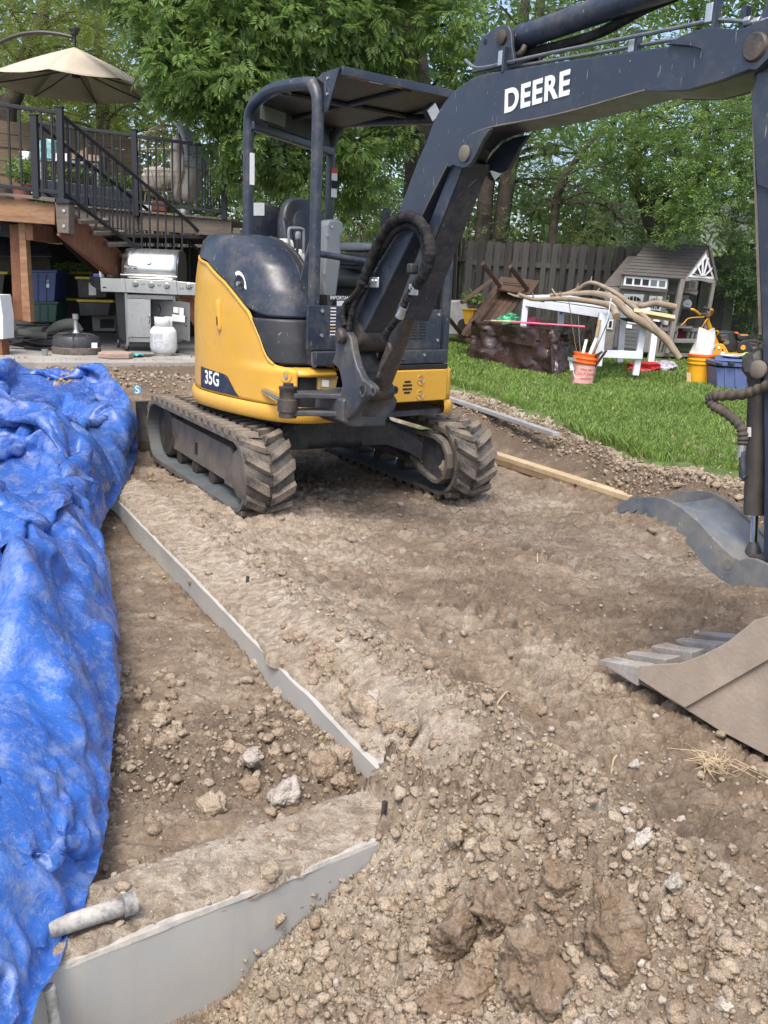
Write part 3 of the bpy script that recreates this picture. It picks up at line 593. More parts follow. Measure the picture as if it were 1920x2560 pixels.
for side in (-1, 1):
    wc = side*.72; per = loop(0, .028)[3]
    belt = MB(); rows = []
    N = 110
    for k in range(N):
        f, z, a, _ = loop(per*k/N, .028); sag = 0
        n_ = (math.cos(a), math.sin(a)); th = .026; rows.append([TF(f, wc-.15, z), TF(f, wc-.135, z) if 0 else TF(f, wc+.15, z), TF(f-n_[0]*th, wc+.15, z-n_[1]*th), TF(f-n_[0]*th, wc-.15, z-n_[1]*th)])
    rows.append(rows[0]); belt.grid(rows, close=True)
    tb = P('track_belt', belt, RUB, sm=True)
    inn = MB(); r2 = []
    for k in range(N):
        f, z, a, _ = loop(per*k/N, .028); n_ = (math.cos(a), math.sin(a)); q = .0285; q2 = .034; r2.append([TF(f-n_[0]*q, wc-.146, z-n_[1]*q), TF(f-n_[0]*q2, wc-.02, z-n_[1]*q2), TF(f-n_[0]*q2, wc+.02, z-n_[1]*q2), TF(f-n_[0]*q, wc+.146, z-n_[1]*q)])
    r2.append(r2[0]); inn.grid(r2); P('inner_lining', inn, RUBI, tb)
    nl = 37
    for k in range(nl):
        for s in (-1, 1):
            f, z, a, _ = loop(per*(k+(.5 if s > 0 else 0))/nl, .028); n_ = Vector(TF.F.tolist()+[0])*math.cos(a)+Vector((0, 0, 1))*math.sin(a); t_ = Vector(TF.F.tolist()+[0])*math.sin(a)-Vector((0, 0, 1))*math.cos(a); w_ = Vector(TF.W.tolist()+[0]); p = TF(f, wc, z)
            o = bpy.data.objects.new('tread_lug', LUG[s]); COL.objects.link(o); o.parent = tb
            # lug x = along travel (-t), y = across, z = outwards
            M = Matrix(((t_.x, w_.x, n_.x, p.x-wloc(tb).x), (t_.y, w_.y, n_.y, p.y-wloc(tb).y), (t_.z, w_.z, n_.z, p.z-wloc(tb).z), (0, 0, 0, 1))); o.matrix_local = M
    # centre bars between the lugs
    cb = MB()
    for k in range(74):
        f, z, a, _ = loop(per*k/74, .028); n_ = (math.cos(a), math.sin(a)); t_ = (-n_[1], n_[0]); e = .012
        cb.hex8([TF(f+t_[0]*e*s1_, wc+.011*s2, z+t_[1]*e*s1_) for s1_, s2 in ((-1, -1), (1, -1), (1, 1), (-1, 1))]+[TF(f+t_[0]*e*s1_+n_[0]*.012, wc+.009*s2, z+t_[1]*e*s1_+n_[1]*.012) for s1_, s2 in ((-1, -1), (1, -1), (1, 1), (-1, 1))])
    P('centre_bars', cb, RUB, tb, kind='stuff')
    # frame, rollers, wheels
    fr = P('track_frame', MB().prism([(-.72, .15), (.45, .15), (.60, .20), (.60, .30), (.50, .36), (-.72, .36)], lambda u, v, o: TF(u, wc+o, v), -.035, .085), STL, bev=.008)
    out = -1
    P('frame_side_plate', MB().prism([(-.78, .15), (.46, .14), (.60, .135), (.66, .17), (.62, .31), (.52, .365), (-.78, .375)], lambda u, v, o: TF(u, wc+side*.0+o, v), (-.058), (-.040)), STL, fr, bev=.003)
    P('inspection_slot', MB().prism([(-.155, .20), (-.105, .20), (-.105, .285), (-.155, .285)], lambda u, v, o: TF(u, wc+o, v), -.0605, -.05), DARK, fr)
    P('frame_end_guard', MB().prism([(.47, .13), (.68, .13), (.72, .18), (.66, .33), (.56, .38), (.50, .36)], lambda u, v, o: TF(u, wc+o, v), -.078, -.0585), STL, fr, bev=.004)
    for fz in (-.55, -.2, .15): P('roller', MB().disc(TF(fz, wc-.05, .10), TF(0, 1, 0)-TF(0, 0, 0), .055, .14, 14), IRON, fr, sm=True)
    for (fc, nm) in ((.80, 'drive_wheel'), (-.80, 'idler_wheel')):
        wh = P(nm, MB().lathe(TF(fc, wc-.07, TH/2), [(.17, 0), (.185, .02), (.185, .12), (.17, .14)], 32, TF(0, 1, 0)-TF(0, 0, 0)), IRON, sm=True)
        if fc > 0: P('hub_plate', MB().lathe(TF(fc, wc-.102, TH/2), [(.02, 0), (.145, 0), (.152, .006), (.152, .03)], 32, TF(0, 1, 0)-TF(0, 0, 0)), STL, wh, sm=True)
    if side > 0:   # D shaped cover with rim on the inner face of the far track
        D = [(.50, .40), (.55, .425), (.80, .43), (.90, .40), (.955, .33), (.965, .24), (.93, .16), (.86, .115), (.80, .11), (.62, .155), (.50, .22)]
        Di = [(.53, .375), (.57, .40), (.79, .405), (.88, .38), (.93, .32), (.94, .24), (.91, .175), (.85, .135), (.80, .132), (.63, .175), (.53, .235)]
        g = P('final_drive_cover', MB().prism(Di, lambda u, v, o: TF(u, wc+o, v), -.145, -.12), NAVY2, bev=.003)
        rim = MB(); rr = []
        for i in range(len(D)+1): a_, b_ = D[i % len(D)], Di[i % len(D)]; rr.append([TF(a_[0], wc-.02, a_[1]), TF(a_[0], wc-.185, a_[1]), TF(b_[0], wc-.185, b_[1]), TF(b_[0], wc-.13, b_[1])])
        rim.grid(rr); P('rim', rim, STL, g)
        for (u, v) in ((.60, .37), (.60, .21)): P('bolt', MB().disc(TF(u, wc-.146, v), -(TF(0, 1, 0)-TF(0, 0, 0)), .012, .012, 6), STL, g)
        mud = MB(); V_, F_ = ico(3, 5, .35, (.10, .05, .03)); mud.raw([TF(.72, wc-.08, .435)+Vector(v) for v in V_], F_); P('mud_cake', mud, CLOD, g, sm=True)
        mud = MB(); V_, F_ = ico(3, 8, .35, (.03, .02, .06)); mud.raw([TF(.89, wc-.15, .21)+Vector(v) for v in V_], F_); P('mud_cake', mud, CLOD, g, sm=True)
# ---- undercarriage centre
cf = P('undercarriage_frame', MB().prism([(-.42, .34), (-.36, .29), (.36, .29), (.42, .34), (.42, .50), (-.42, .50)], lambda u, v, o: TF(u, o, v), -.42, .42), NAVY2, bev=.02)
for sf in (-1, 1):
    for sw in (-1, 1):
        path = [(.26*sf, .20*sw, .40, .34, .22), (.34*sf, .36*sw, .40, .30, .20), (.44*sf, .50*sw, .335, .24, .17), (.52*sf, .62*sw, .25, .21, .17), (.55*sf, .70*sw, .235, .21, .18)]
        rows = []
        for (f, b, z, wf, hz) in path: rows.append([TF(f-wf/2, b, z-hz/2), TF(f+wf/2*.9, b, z-hz/2+.02), TF(f+wf/2, b, z+hz/2-.03), TF(f+wf/2*.8, b, z+hz/2), TF(f-wf/2, b, z+hz/2)])
        rows2 = []
        for i in range(len(rows)-1):
            for k in range(4): rows2.append([rows[i][j].lerp(rows[i+1][j], k/4) for j in range(5)])
        rows2.append(rows[-1]); P('leg', MB().grid(rows2, close=True), NAVY2, cf, sm=True)
P('slew_ring', MB().lathe(TF(0, 0, .495), [(.40, 0), (.43, .01), (.43, .05), (.36, .06), (.36, .08)], 40), IRON, sm=True)
# ---- blade at the back
bl = P('dozer_blade', MB().grid([[TF(-1.36-.05*math.cos((k/8-.5)*2.2)+.0, w_, .03+.37*k/8) for k in range(9)] for w_ in (-.87, .87)]), NAVY2, bev=.002, thick=.02)
for s in (-1, 1): P('blade_end_plate', MB().prism([(-1.44, .02), (-1.30, .02), (-1.28, .12), (-1.33, .41), (-1.44, .42)], lambda u, v, o: TF(u, o, v), s*.872, s*.895), STL, bl, bev=.003)
P('blade_arm', MB().bar(TF(-1.3, -.35, .2), TF(-.4, -.30, .38), .09, .12), NAVY2, bl); P('blade_arm', MB().bar(TF(-1.3, .35, .2), TF(-.4, .30, .38), .09, .12), NAVY2, bl)
P('cutting_edge', MB().bar(TF(-1.375, -.86, .04), TF(-1.375, .86, .04), .014, .09), IRON, bl)
# ---- house outline (f,b), from the inner front corner round the right side, the tail, to the left front
OUT = [(.86, -.40), (.86, -.52), (.83, -.62), (.74, -.70), (.58, -.75), (.38, -.775), (.15, -.785), (-.1, -.77), (-.33, -.70), (-.53, -.58), (-.70, -.42), (-.80, -.22), (-.83, 0), (-.80, .22), (-.70, .40), (-.52, .52), (-.30, .57), (.2, .58), (.6, .57), (.80, .55), (.86, .50), (.86, .46)]
OUTS = [(v.x, v.y) for v in smoothpath([(a, b, 0) for a, b in OUT], 6)]
def arc_list(P_):
    L = [0]
    for a, b in zip(P_[:-1], P_[1:]): L.append(L[-1]+math.hypot(a[0]-b[0], a[1]-b[1]))
    return L
OL = arc_list(OUTS)
def outline(u, off=0):                   # u metres along the outline -> (f,b), pushed outwards by off
    f = float(np.interp(u, OL, [p[0] for p in OUTS])); b = float(np.interp(u, OL, [p[1] for p in OUTS]))
    e = .01; f1 = float(np.interp(u+e, OL, [p[0] for p in OUTS])); b1 = float(np.interp(u+e, OL, [p[1] for p in OUTS])); f0 = float(np.interp(u-e, OL, [p[0] for p in OUTS])); b0 = float(np.interp(u-e, OL, [p[1] for p in OUTS]))
    tx, ty = f1-f0, b1-b0; n = math.hypot(tx, ty) or 1; return f+off*ty/n, b-off*tx/n
# check the outward sense
_f, _b = outline(1.0, .1); _g, _h2 = outline(1.0, 0); OS = 1 if math.hypot(_f, _b) > math.hypot(_g, _h2) else -1
def shell(u, z, off=0):
    """the bulging engine and tank side: vertical low down, curving in and back towards the top"""
    f, b = outline(u, OS*off); q = (-.05, -.42)
    kf = float(np.interp(z, [.86, .895, 1.02, 1.16, 1.31, 1.455, 1.52, 1.575, 1.61, 1.632, 1.64], [.91, .83, .815, .78, .73, .635, .555, .46, .36, .26, .12]))/.91 if f > q[0] else 1-.2*np.clip((z-1.1)/.55, 0, 1)**2
    kb = float(np.interp(z, [1.2, 1.35, 1.47, 1.55, 1.60, 1.625, 1.635, 1.64], [1, .985, .945, .895, .84, .77, .68, .55])) if b < q[1] else 1
    f2 = q[0]+(f-q[0])*kf; b2 = q[1]+(b-q[1])*kb
    return HF(f2, b2, z)
US, UE = 0.0, OL[-1]
def uv_strip(u0, u1, z0, z1, nu, nz, off=0, zc=None):
    rows = []
    for i in range(nu+1):
        u = u0+(u1-u0)*i/nu; a = z0(u) if callable(z0) else z0; b = z1(u) if callable(z1) else z1
        rows.append([shell(u, a+(b-a)*k/nz, off) for k in range(nz+1)])
    return rows
# bottom rim: half round skirt
rows = []
for i in range(121):
    u = US+(UE-US)*i/120; rows.append([])
    for k in range(9):
        t = -math.pi/2+math.pi*k/8; f, b = outline(u, OS*(.012+.022*math.cos(t))); rows[-1].append(HF(f, b, .612+.048*math.sin(t)))
sk = MB().grid(rows); P('lower_skirt', sk, YEL, sm=True)
P('house_floor', MB().prism([outline(US+(UE-US)*i/60, -OS*.01) for i in range(61)], lambda u, v, o: HF(u, v, o), .566, .60), NAVY2)
# ---- side covers (u along the outline, z up)
zY = lambda u: float(np.interp(u, [.0, .30, .34, .385, .42, .46, .50, .54, .66, .80, 1.11, 1.33, 1.40, 1.46, 1.6], [.88, .88, .888, .92, .97, 1.06, 1.13, 1.19, 1.27, 1.35, 1.455, 1.485, 1.53, 1.60, 1.62]))
zC = lambda u: float(np.interp(u, [0, .36, .43, .54, .66, .80, 1.11, 1.36], [1.166, 1.166, 1.178, 1.212, 1.292, 1.368, 1.472, 1.502]))
inner = MB().grid(uv_strip(.02, 2.6, .64, 1.60, 120, 36, -.022)); P('inner_bodywork', inner, DARK, sm=True)
yp = P('side_panel', MB().grid(uv_strip(.25, 1.40, .664, zY, 110, 30, .004)), YEL, sm=True, thick=.014)
P('side_panel', MB().grid(uv_strip(1.405, 2.45, .664, lambda u: zY(u) if u < 1.6 else 1.62-.3*smooth(1.8, 2.3, u), 60, 20, .004)), YEL, sm=True, thick=.014)
P('counterweight', MB().grid(uv_strip(2.46, UE-.02, .664, 1.12, 80, 10, .004)), YEL, sm=True, thick=.02)
# rolled upper lip of the yellow panel
lip = []
for i in range(101):
    u = .355+(1.36-.355)*i/100; z = zY(u); lip.append(shell(u, z-.004, .012))
P('panel_lip', MB().tube(lip, .011, 8), YEL, yp, sm=True)
P('panel_strip', MB().grid(uv_strip(.0, .25, .836, .882, 14, 3, .004)), YEL, yp, sm=True, thick=.012)
for u, z in ((.315, .835), (.315, .715)):
    c = shell(u, z, .012); n = (shell(u, z, .05)-c).normalized()
    P('bolt_dimple', MB().lathe(c, [(.034, -.004), (.034, .003), (.022, .0035), (.019, .001), (.0, .001)], 20, n), YEL, yp, sm=True); P('bolt', MB().disc(c, n, .0125, .012, 6), ZINC, yp)
# long pressed slot with a dark hole
sl = [shell(.895, z, .0125) for z in np.linspace(1.06, 1.245, 10)]; P('slot_recess', MB().tube(sl, [.016]+[.021]*8+[.016], 12), YEL, yp, sm=True)
P('slot_hole', MB().tube([shell(.893, z, .0275) for z in np.linspace(1.085, 1.145, 6)], [.006]+[.0085]*4+[.006], 10), DARK, yp)
dc = MB(); rows = []
for i in range(13):
    u = 1.21-i*.042; rows.append([shell(u, .675, .0135), shell(u, min(.812, .812-.002*i) if u > .86 else .812-(.86-u)*.95, .0135)])
dcal = P('model_decal', MB().grid(rows), pmat('decal_navy', (.018, .024, .045), .45, .2, 8, .05, 60, 0, .1, (.4, .3, .1), 1.0), yp)
def shell_text(s, u0, z0, size, name, par, bold=.0, off=.016, du=-1, mt=None):
    """lettering wrapped round the bodywork"""
    c = bpy.data.curves.new('t', 'FONT'); c.body = s; c.size = size; c.offset = bold; c.align_x = 'CENTER'; c.align_y = 'CENTER'; c.extrude = .0005; c.resolution_u = 3
    o = bpy.data.objects.new('t', c); me = bpy.data.meshes.new_from_object(o); bpy.data.objects.remove(o)
    for v in me.vertices: v.co = shell(u0+du*v.co.x, z0+v.co.y, off+v.co.z)
    me.materials.clear(); me.materials.append(mt or WHT); return link(name, me, par)
shell_text('35G', 1.03, .748, .118, 'model_number', dcal, .003)
# dark covers
rows = uv_strip(.115, 1.36, zC, 1.64, 100, 34, .012)
uc = P('upper_cover', MB().grid(rows), NAVY, sm=True, thick=.012)
top = [[r[-1].lerp(HF(-.12, -.44, 1.644), k/5) for k in range(6)] for r in rows]; P('cover_top', MB().grid(top), NAVY, uc, sm=True)
Fz = [(.752, .90), (.74, 1.02), (.712, 1.16), (.665, 1.31), (.575, 1.455), (.50, 1.52), (.41, 1.575), (.31, 1.615), (.2, 1.636), (-.35, 1.642), (-.35, .90)]
P('cover_inner_wall', MB().prism(Fz, lambda u, v, o: HF(u, o, v), -.455, -.44), NAVY2, uc)
P('upper_cover_edge', MB().tube([shell(.118, z, .010) for z in np.linspace(1.17, 1.63, 30)], .008, 8), NAVY, uc, sm=True)
c = shell(.60, 1.345, .0205); n = (shell(.60, 1.345, .06)-c).normalized()
cap = P('filler_cap', MB().lathe(c, [(.048, -.002), (.046, .003), (.038, .001), (.016, -.004), (.0, -.004)], 28, n), BLK, uc, sm=True); P('key_lock', MB().disc(c, n, .013, .016, 12), ZINC, cap)
arc = []
for i in range(15):
    a = math.radians(-25+i*150/14); arc.append([shell(.60-.052*math.cos(a), 1.345+.052*math.sin(a), .0195), shell(.60-.074*math.cos(a), 1.345+.074*math.sin(a), .0195)])
P('lock_label', MB().grid(arc), WHT, uc)
rows = []
for k in range(17):
    z = .897+(1.155-.897)*k/16; ub = float(np.interp(z, [.897, .905, .92, .94, 1.0, 1.06, 1.13, 1.155], [.30, .335, .365, .395, .428, .462, .493, .503])); rows.append([shell(.112+(ub-.112)*i/24, z, .012) for i in range(25)])
P('lower_cover', MB().grid(rows), BLK, sm=True, thick=.016)
# ---- front of the house
FB = lambda f: (lambda u, v, o: HF(o, u, v))
pf = P('front_panel', MB().prism([(-.20, .662), (.45, .662), (.462, .67), (.462, .853), (.445, .862), (-.20, .862)], FB(0), .862, .90), YEL, bev=.008)
for b, z in ((.235, .80), (.235, .705)):
    c = HF(.901, b, z); P('bolt_dimple', MB().lathe(c, [(.033, -.003), (.033, .003), (.023, .003), (.02, .0005), (0, .0005)], 20, HF(1, 0, 0)-HF(0, 0, 0)), YEL, pf, sm=True); P('bolt', MB().disc(c, HF(1, 0, 0)-HF(0, 0, 0), .0115, .011, 6), ZINC, pf)
for dz, hw in ((.034, .026), (.012, .038), (-.012, .038), (-.034, .026)): P('vent_slot', MB().box((0, 0, 0), (.004, hw*2, .013), HF.mat()).mesh('v', DARK) and MB().raw([HF(.9015, .125+a*hw, .757+dz+c_*.0065) for a, c_ in ((-1, -1), (1, -1), (1, 1), (-1, 1))], [(0, 1, 2, 3)]), DARK, pf)
P('rubber_strip', MB().prism([(-.30, .866), (.470, .866), (.470, .895), (-.30, .895)], FB(0), .70, .89), DARK, bev=.004)
f2 = P('floor_edge_panel', MB().prism([(-.56, .90), (.468, .90), (.468, .985), (-.56, .985)], FB(0), .60, .888), NAVY, bev=.006)
P('bolt', MB().disc(HF(.889, .26, .955), HF(1, 0, 0)-HF(0, 0, 0), .009, .008, 6), ZINC, f2)
P('cab_floor', MB().prism([(-.45, -.46), (.60, -.46), (.60, .46), (-.45, .46)], lambda u, v, o: HF(u, v, o), .90, .99), NAVY2, bev=.005)
lp = P('louvre_panel', MB().prism([(-.20, .99), (.405, .99), (.405, 1.235), (-.20, 1.235)], FB(0), .855, .875), NAVY, bev=.004)
for r_ in range(9):
    for cc in range(2): P('louvre', MB().raw([HF(.8765, .17+cc*.075+a*.028, 1.055+r_*.0185+c_*.0048) for a, c_ in ((-1, -1), (1, -1), (1, 1), (-1, 1))], [(0, 1, 2, 3)]), DARK, lp)
for b, z in ((.375, 1.205), (.375, 1.045)): P('bolt', MB().disc(HF(.876, b, z), HF(1, 0, 0)-HF(0, 0, 0), .010, .008, 6), ZINC, lp)
sp_ = P('step_panel', MB().prism([(-.60, .99), (-.28, .99), (-.28, 1.245), (-.60, 1.245)], FB(0), .83, .85), NAVY, bev=.004)
for b, z in ((-.505, 1.215), (-.505, 1.075)): P('bolt', MB().disc(HF(.851, b, z), HF(1, 0, 0)-HF(0, 0, 0), .011, .008, 6), ZINC, sp_)
for k in range(9): P('instruction_line', MB().raw([HF(.8515, -.425+a*.020, 1.08+k*.019+c_*.0035) for a, c_ in ((-1, -1), (1, -1), (1, 1), (-1, 1))], [(0, 1, 2, 3)]), YEL if k == 2 else WHT, sp_)
P('handle', MB().tube(smoothpath([HF(.90, -.60, .985), HF(.91, -.605, .93), HF(.92, -.60, .90), HF(.91, -.58, .905)], 4), .007, 8), IRON, f2, sm=True)
P('front_cavity', MB().prism([(-.72, .60), (-.2, .60), (-.2, .84), (-.72, .84)], FB(0), .55, .70), DARK)
hb = P('hydraulic_block', MB().prism([(-.52, .76), (-.40, .75), (-.38, .835), (-.52, .845)], FB(0), .78, .86), pmat('primer_tan', (.36, .25, .09), .6, .2, 8), bev=.004); P('label', MB().raw([HF(.8625, b, z) for b, z in ((-.50, .78), (-.45, .775), (-.45, .815), (-.50, .82))], [(0, 1, 2, 3)]), WHT, hb)
P('white_cable', MB().tube(smoothpath([HF(.95, -.565, .72), HF(.97, -.54, .735), HF(.98, -.50, .73), HF(.96, -.49, .72), HF(.96, -.52, .715), HF(.95, -.56, .715)], 4), .005, 6), WHT, sm=True)
# ---- canopy
def hp(px, py, b): return HF(*HF.pix(px, py, b=b))
RT = .034
R1 = [HF.pix(798, y, b=-.53) for y in (872, 636, 420, 299)]; f0 = .80
right = [HF(f0, -.53, z) for z in (.95, 1.4, 2.0, 2.28)]+[HF(f0-.01, -.53, 2.36), HF(f0-.05, -.53, 2.42), HF(f0-.12, -.525, 2.445)]
q1 = hp(686, 221, -.49); q2 = hp(644, 250, -.46); q3 = hp(625, 282, -.45); q4 = hp(621, 341, -.45); q5 = hp(618, 600, -.45)
rp = P('canopy_hoop', MB().tube(smoothpath(right+[q1, q2, q3, q4, Vector((q4.x, q4.y, 1.9)), Vector((q4.x, q4.y, 1.2))], 7), RT, 14), NAVY, sm=True)
fl = .80; l4 = HF.pix(830, 358, b=.45); l5 = HF.pix(847, 324, b=.45); l6 = HF.pix(880, 306, b=.46)
left = [HF(fl, .50, z) for z in (.95, 1.4, 2.0, 2.24)]+[HF(fl-.02, .50, 2.33), HF(fl-.08, .495, 2.385), HF(fl-.18, .49, 2.40)]+[HF(*l6), HF(*l5), HF(*l4), HF(l4[0]-.01, .45, l4[2]-.15), HF(l4[0]-.01, .45, 1.6), HF(l4[0]-.01, .45, 1.0)]
P('canopy_hoop', MB().tube(smoothpath(left, 7), RT, 14), NAVY, sm=True)
cbL = hp(628, 313, -.45); cbR = HF(l4[0], .45, l4[2]-.06); P('crossbar', MB().bar(cbL, cbR, .05, .06), NAVY, bev=.012)
back = P('rear_header', MB().raw([cbL, cbR, cbR+Vector((0, 0, .20)), cbL+Vector((0, 0, .19))], [(0, 1, 2, 3)]), NAVY2, thick=.012)
a_, b_ = cbL, cbR; nrm = (b_-a_).normalized(); fw = HF(.02, 0, 0)-HF(0, 0, 0)
P('header_label', MB().raw([a_+nrm*x+Vector((0, 0, z))+fw for x, z in ((.07, .05), (.36, .05), (.37, .15), (.08, .15))], [(0, 1, 2, 3)]), GREYP, back)
rz = lambda f: 2.47-.03*(.95-f)
roofp = [(.97, -.50), (.97, .50), (.70, .52), (-.42, .47), (-.45, .42), (-.12, -.34), (.05, -.40), (.6, -.47)]
rf = P('canopy_roof', MB().prism(roofp, lambda u, v, o: HF(u, v, rz(u)+o), .0, .018), BLK, bev=.005)
P('roof_edge_flange', MB().bar(HF(.972, -.50, rz(.97)+.005), HF(.972, .50, rz(.97)+.005), .012, .045), NAVY, rf, bev=.003)
for b in (0,): P('roof_rib', MB().bar(HF(.93, b, rz(.93)-.012), HF(-.3, b, rz(-.3)-.012), .05, .018), NAVY2, rf, bev=.004)
P('roof_rib', MB().bar(HF(.35, -.5, rz(.35)-.014), HF(.35, .48, rz(.35)-.014), .05, .02), NAVY2, rf, bev=.004)
P('warning_label', MB().raw([HF(.90+x, b, rz(.9)-.004) for x, b in ((0, -.42), (0, -.28), (.05, -.28), (.05, -.42))], [(0, 1, 2, 3)]), pmat('label_orange', (.45, .10, .03), .5), rf)
P('warning_label', MB().raw([HF(.90+x, b, rz(.9)-.004) for x, b in ((0, -.27), (0, -.17), (.05, -.17), (.05, -.27))], [(0, 1, 2, 3)]), WHT, rf)
P('warning_label', MB().raw([HF(.90+x, b, rz(.9)-.004) for x, b in ((0, -.13), (0, -.03), (.05, -.03), (.05, -.13))], [(0, 1, 2, 3)]), pmat('label_yellow', (.60, .40, .03), .5), rf)
P('gusset', MB().prism([(.83, 2.28), (.86, 2.28), (.97, 2.49), (.80, 2.485), (.76, 2.46), (.82, 2.43)], lambda u, v, o: HF(u, o, v), -.512, -.503), NAVY, rf, bev=.002)
for z in (2.37, 2.45): P('bolt', MB().disc(HF(.86, -.511, z), HF(0, -1, 0)-HF(0, 0, 0), .008, .006, 6), ZINC, rf)
def card(name, px0, py0, px1, py1, mt, par, b=None, f=None, fr=None, eps=.0):
    fr = fr or HF; q = [fr.pix(x, y, b=b, f=f) for x, y in ((px0, py1), (px1, py1), (px1, py0), (px0, py0))]; return P(name, MB().raw([fr(*k) for k in q], [(0, 1, 2, 3)]), mt, par)
P('post_label', MB().raw([q4+Vector(HF.W.tolist()+[0])*(x-.0)*.9+Vector((0, 0, z))+fw*1.8 for x, z in ((-.012, -.10), (.028, -.10), (.028, -.29), (-.012, -.29))], [(0, 1, 2, 3)]), WHT, rp)
bl_ = P('post_warning', MB().raw([HF(l4[0]+.035, .45+x, 1.97+z) for x, z in ((-.02, 0), (.03, 0), (.03, .20), (-.02, .20))], [(0, 1, 2, 3)]), WHT, rp)
P('label_band', MB().raw([HF(l4[0]+.0365, .45+x, 1.97+z) for x, z in ((-.02, .165), (.03, .165), (.03, .20), (-.02, .20))], [(0, 1, 2, 3)]), pmat('label_red', (.5, .05, .03), .5), bl_)
P('label_band', MB().raw([HF(l4[0]+.0365, .45+x, 1.97+z) for x, z in ((-.02, .06), (.03, .06), (.03, .115), (-.02, .115))], [(0, 1, 2, 3)]), DARK, bl_)
def lamp(px, py, fr, b, s=1):
    c = fr(*fr.pix(px, py, b=b)); d = Vector((fr.F[0], fr.F[1], -.15)).normalized()
    h = P('work_lamp', MB().lathe(c-d*.05*s, [(.02, -.0), (.045*s, .01), (.052*s, .045), (.052*s, .06)], 4, d), BLK, bev=.008)
    P('lamp_lens', MB().lathe(c-d*.05*s, [(.044*s, .0605), (.046*s, .066), (.0, .068)], 4, d), CLR, h)
lamp(1082, 280, HF, .20, 1.1)
# ---- cab furniture
SEATM = pmat('seat_vinyl', (.035, .038, .042), .35, .2, 5, .15, 60, 0, .25, (.13, .12, .11), .2)
sc_ = HF.pix(815, 600, f=-.05); sb = sc_[1]
def pad(name, c, sx, sy, sz, mt, par, tilt=0, flare=0, nx=9, r=.35, M=None):
    """rounded cushion: superellipsoid"""
    V = []; F_ = []; nu, nv = 24, 14
    for i in range(nv+1):
        ph = -math.pi/2+math.pi*i/nv
        for k in range(nu):
            th = 2*math.pi*k/nu; g = lambda t, e: math.copysign(abs(t)**e, t)
            x = g(math.cos(ph), r)*g(math.cos(th), r)*sx/2; y = g(math.cos(ph), r)*g(math.sin(th), r)*sy/2; z = g(math.sin(ph), r)*sz/2
            y *= 1-flare*(z/sz+.5); x += tilt*(z+sz/2); V.append(HF(c[0]+x, c[1]+y, c[2]+z))
    for i in range(nv):
        for k in range(nu): F_.append((i*nu+k, i*nu+(k+1) % nu, (i+1)*nu+(k+1) % nu, (i+1)*nu+k))
    return MB().raw(V, F_).build(name, mt, par, sm=True)
seat = thing('seat_frame', None, None, (0, 0, 0)); bpy.data.objects.remove(seat)
st = pad('seat', (.0, sb, 1.40), .52, .50, .14, SEATM, EX, 0, 0, r=.5)
pad('backrest', (-.26, sb, 1.655), .13, .50, .56, SEATM, st, -.22, .30, r=.62); pad('backrest_pad', (-.205, sb, 1.62), .06, .30, .46, NAVY2, st, -.22, .15, r=.6)
for s in (-1, 1): pad('side_bolster', (-.19, sb+s*.20, 1.58), .12, .09, .42, SEATM, st, -.22, 0, r=.7); pad('seat_bolster', (.02, sb+s*.21, 1.45), .46, .10, .10, SEATM, st, 0, 0, r=.7)
P('seat_base', MB().prism([(-.2, .99), (.2, .99), (.2, 1.34), (-.2, 1.34)], lambda u, v, o: HF(u, sb+o, v), -.2, .2), DARK, st)
P('seat_belt_buckle', MB().bar(HF(.1, sb+.26, 1.44), HF(.1, sb+.26, 1.50), .03, .02), pmat('red_plastic', (.6, .03, .03), .4), st)
cg = P('lever_console', MB().prism([(HF.pix(x, y, f=.52)[1], HF.pix(x, y, f=.52)[2]) for x, y in ((808, 560), (815, 550), (835, 548), (850, 556), (853, 580), (843, 590), (845, 640), (832, 745), (822, 768), (805, 768), (800, 700))], FB(0), .46, .56), GREYP, bev=.018, seg=3)
for x, y in ((829, 567), (817, 588), (809, 683)): q = HF.pix(x, y, f=.563); P('screw', MB().disc(HF(*q), HF(1, 0, 0)-HF(0, 0, 0), .009, .006, 8), ZINC, cg)
q = HF.pix(962, 548, f=.4); js = P('joystick', MB().tube([HF(.38, q[1]-.02, 1.50), HF(.39, q[1]-.01, 1.62)], .012, 8), BLK); pad('grip', (.40, q[1], q[2]-.0), .05, .055, .14, BLK, js, .1, r=.6)
q = HF.pix(915, 618, f=.35); ar = pad('armrest', (.25, q[1], q[2]), .36, .12, .06, GREYP, EX, r=.5); P('armrest_knob', MB().tube([HF(.45, q[1], q[2]), HF(.52, q[1]+.03, q[2]-.005)], .022, 12), GREYP, ar, sm=True); P('armrest_pod', MB().prism([(q[1]-.08, q[2]-.12), (q[1]+.1, q[2]-.12), (q[1]+.1, q[2]-.04), (q[1]-.08, q[2]-.04)], FB(0), .1, .42), BLK, ar, bev=.01)
q = HF.pix(745, 590, f=.35); lv = P('control_lever', MB().tube([HF(.36, q[1]-.02, 1.35), HF(.35, q[1], q[2])], .009, 8), BLK); pad('lever_knob', (.35, q[1], q[2]), .03, .035, .055, GREYP, lv, r=.7); P('lever_guard', MB().tube(smoothpath([HF(.33, q[1]-.05, q[2]-.06), HF(.33, q[1]-.055, q[2]+.03), HF(.33, q[1]-.03, q[2]+.045), HF(.33, q[1]+.04, q[2]+.045), HF(.33, q[1]+.055, q[2]+.02), HF(.33, q[1]+.055, q[2]-.10)], 4), .009, 8), GREYP, lv, sm=True)
for x, y, w_ in ((712, 625, .09), (738, 650, .10)): q = HF.pix(x, y, f=.15); pad('fluid_bottle', (.15, q[1], q[2]-.05), .12, w_, .24, pmat('white_plastic', (.66, .68, .66), .4), EX, r=.45)
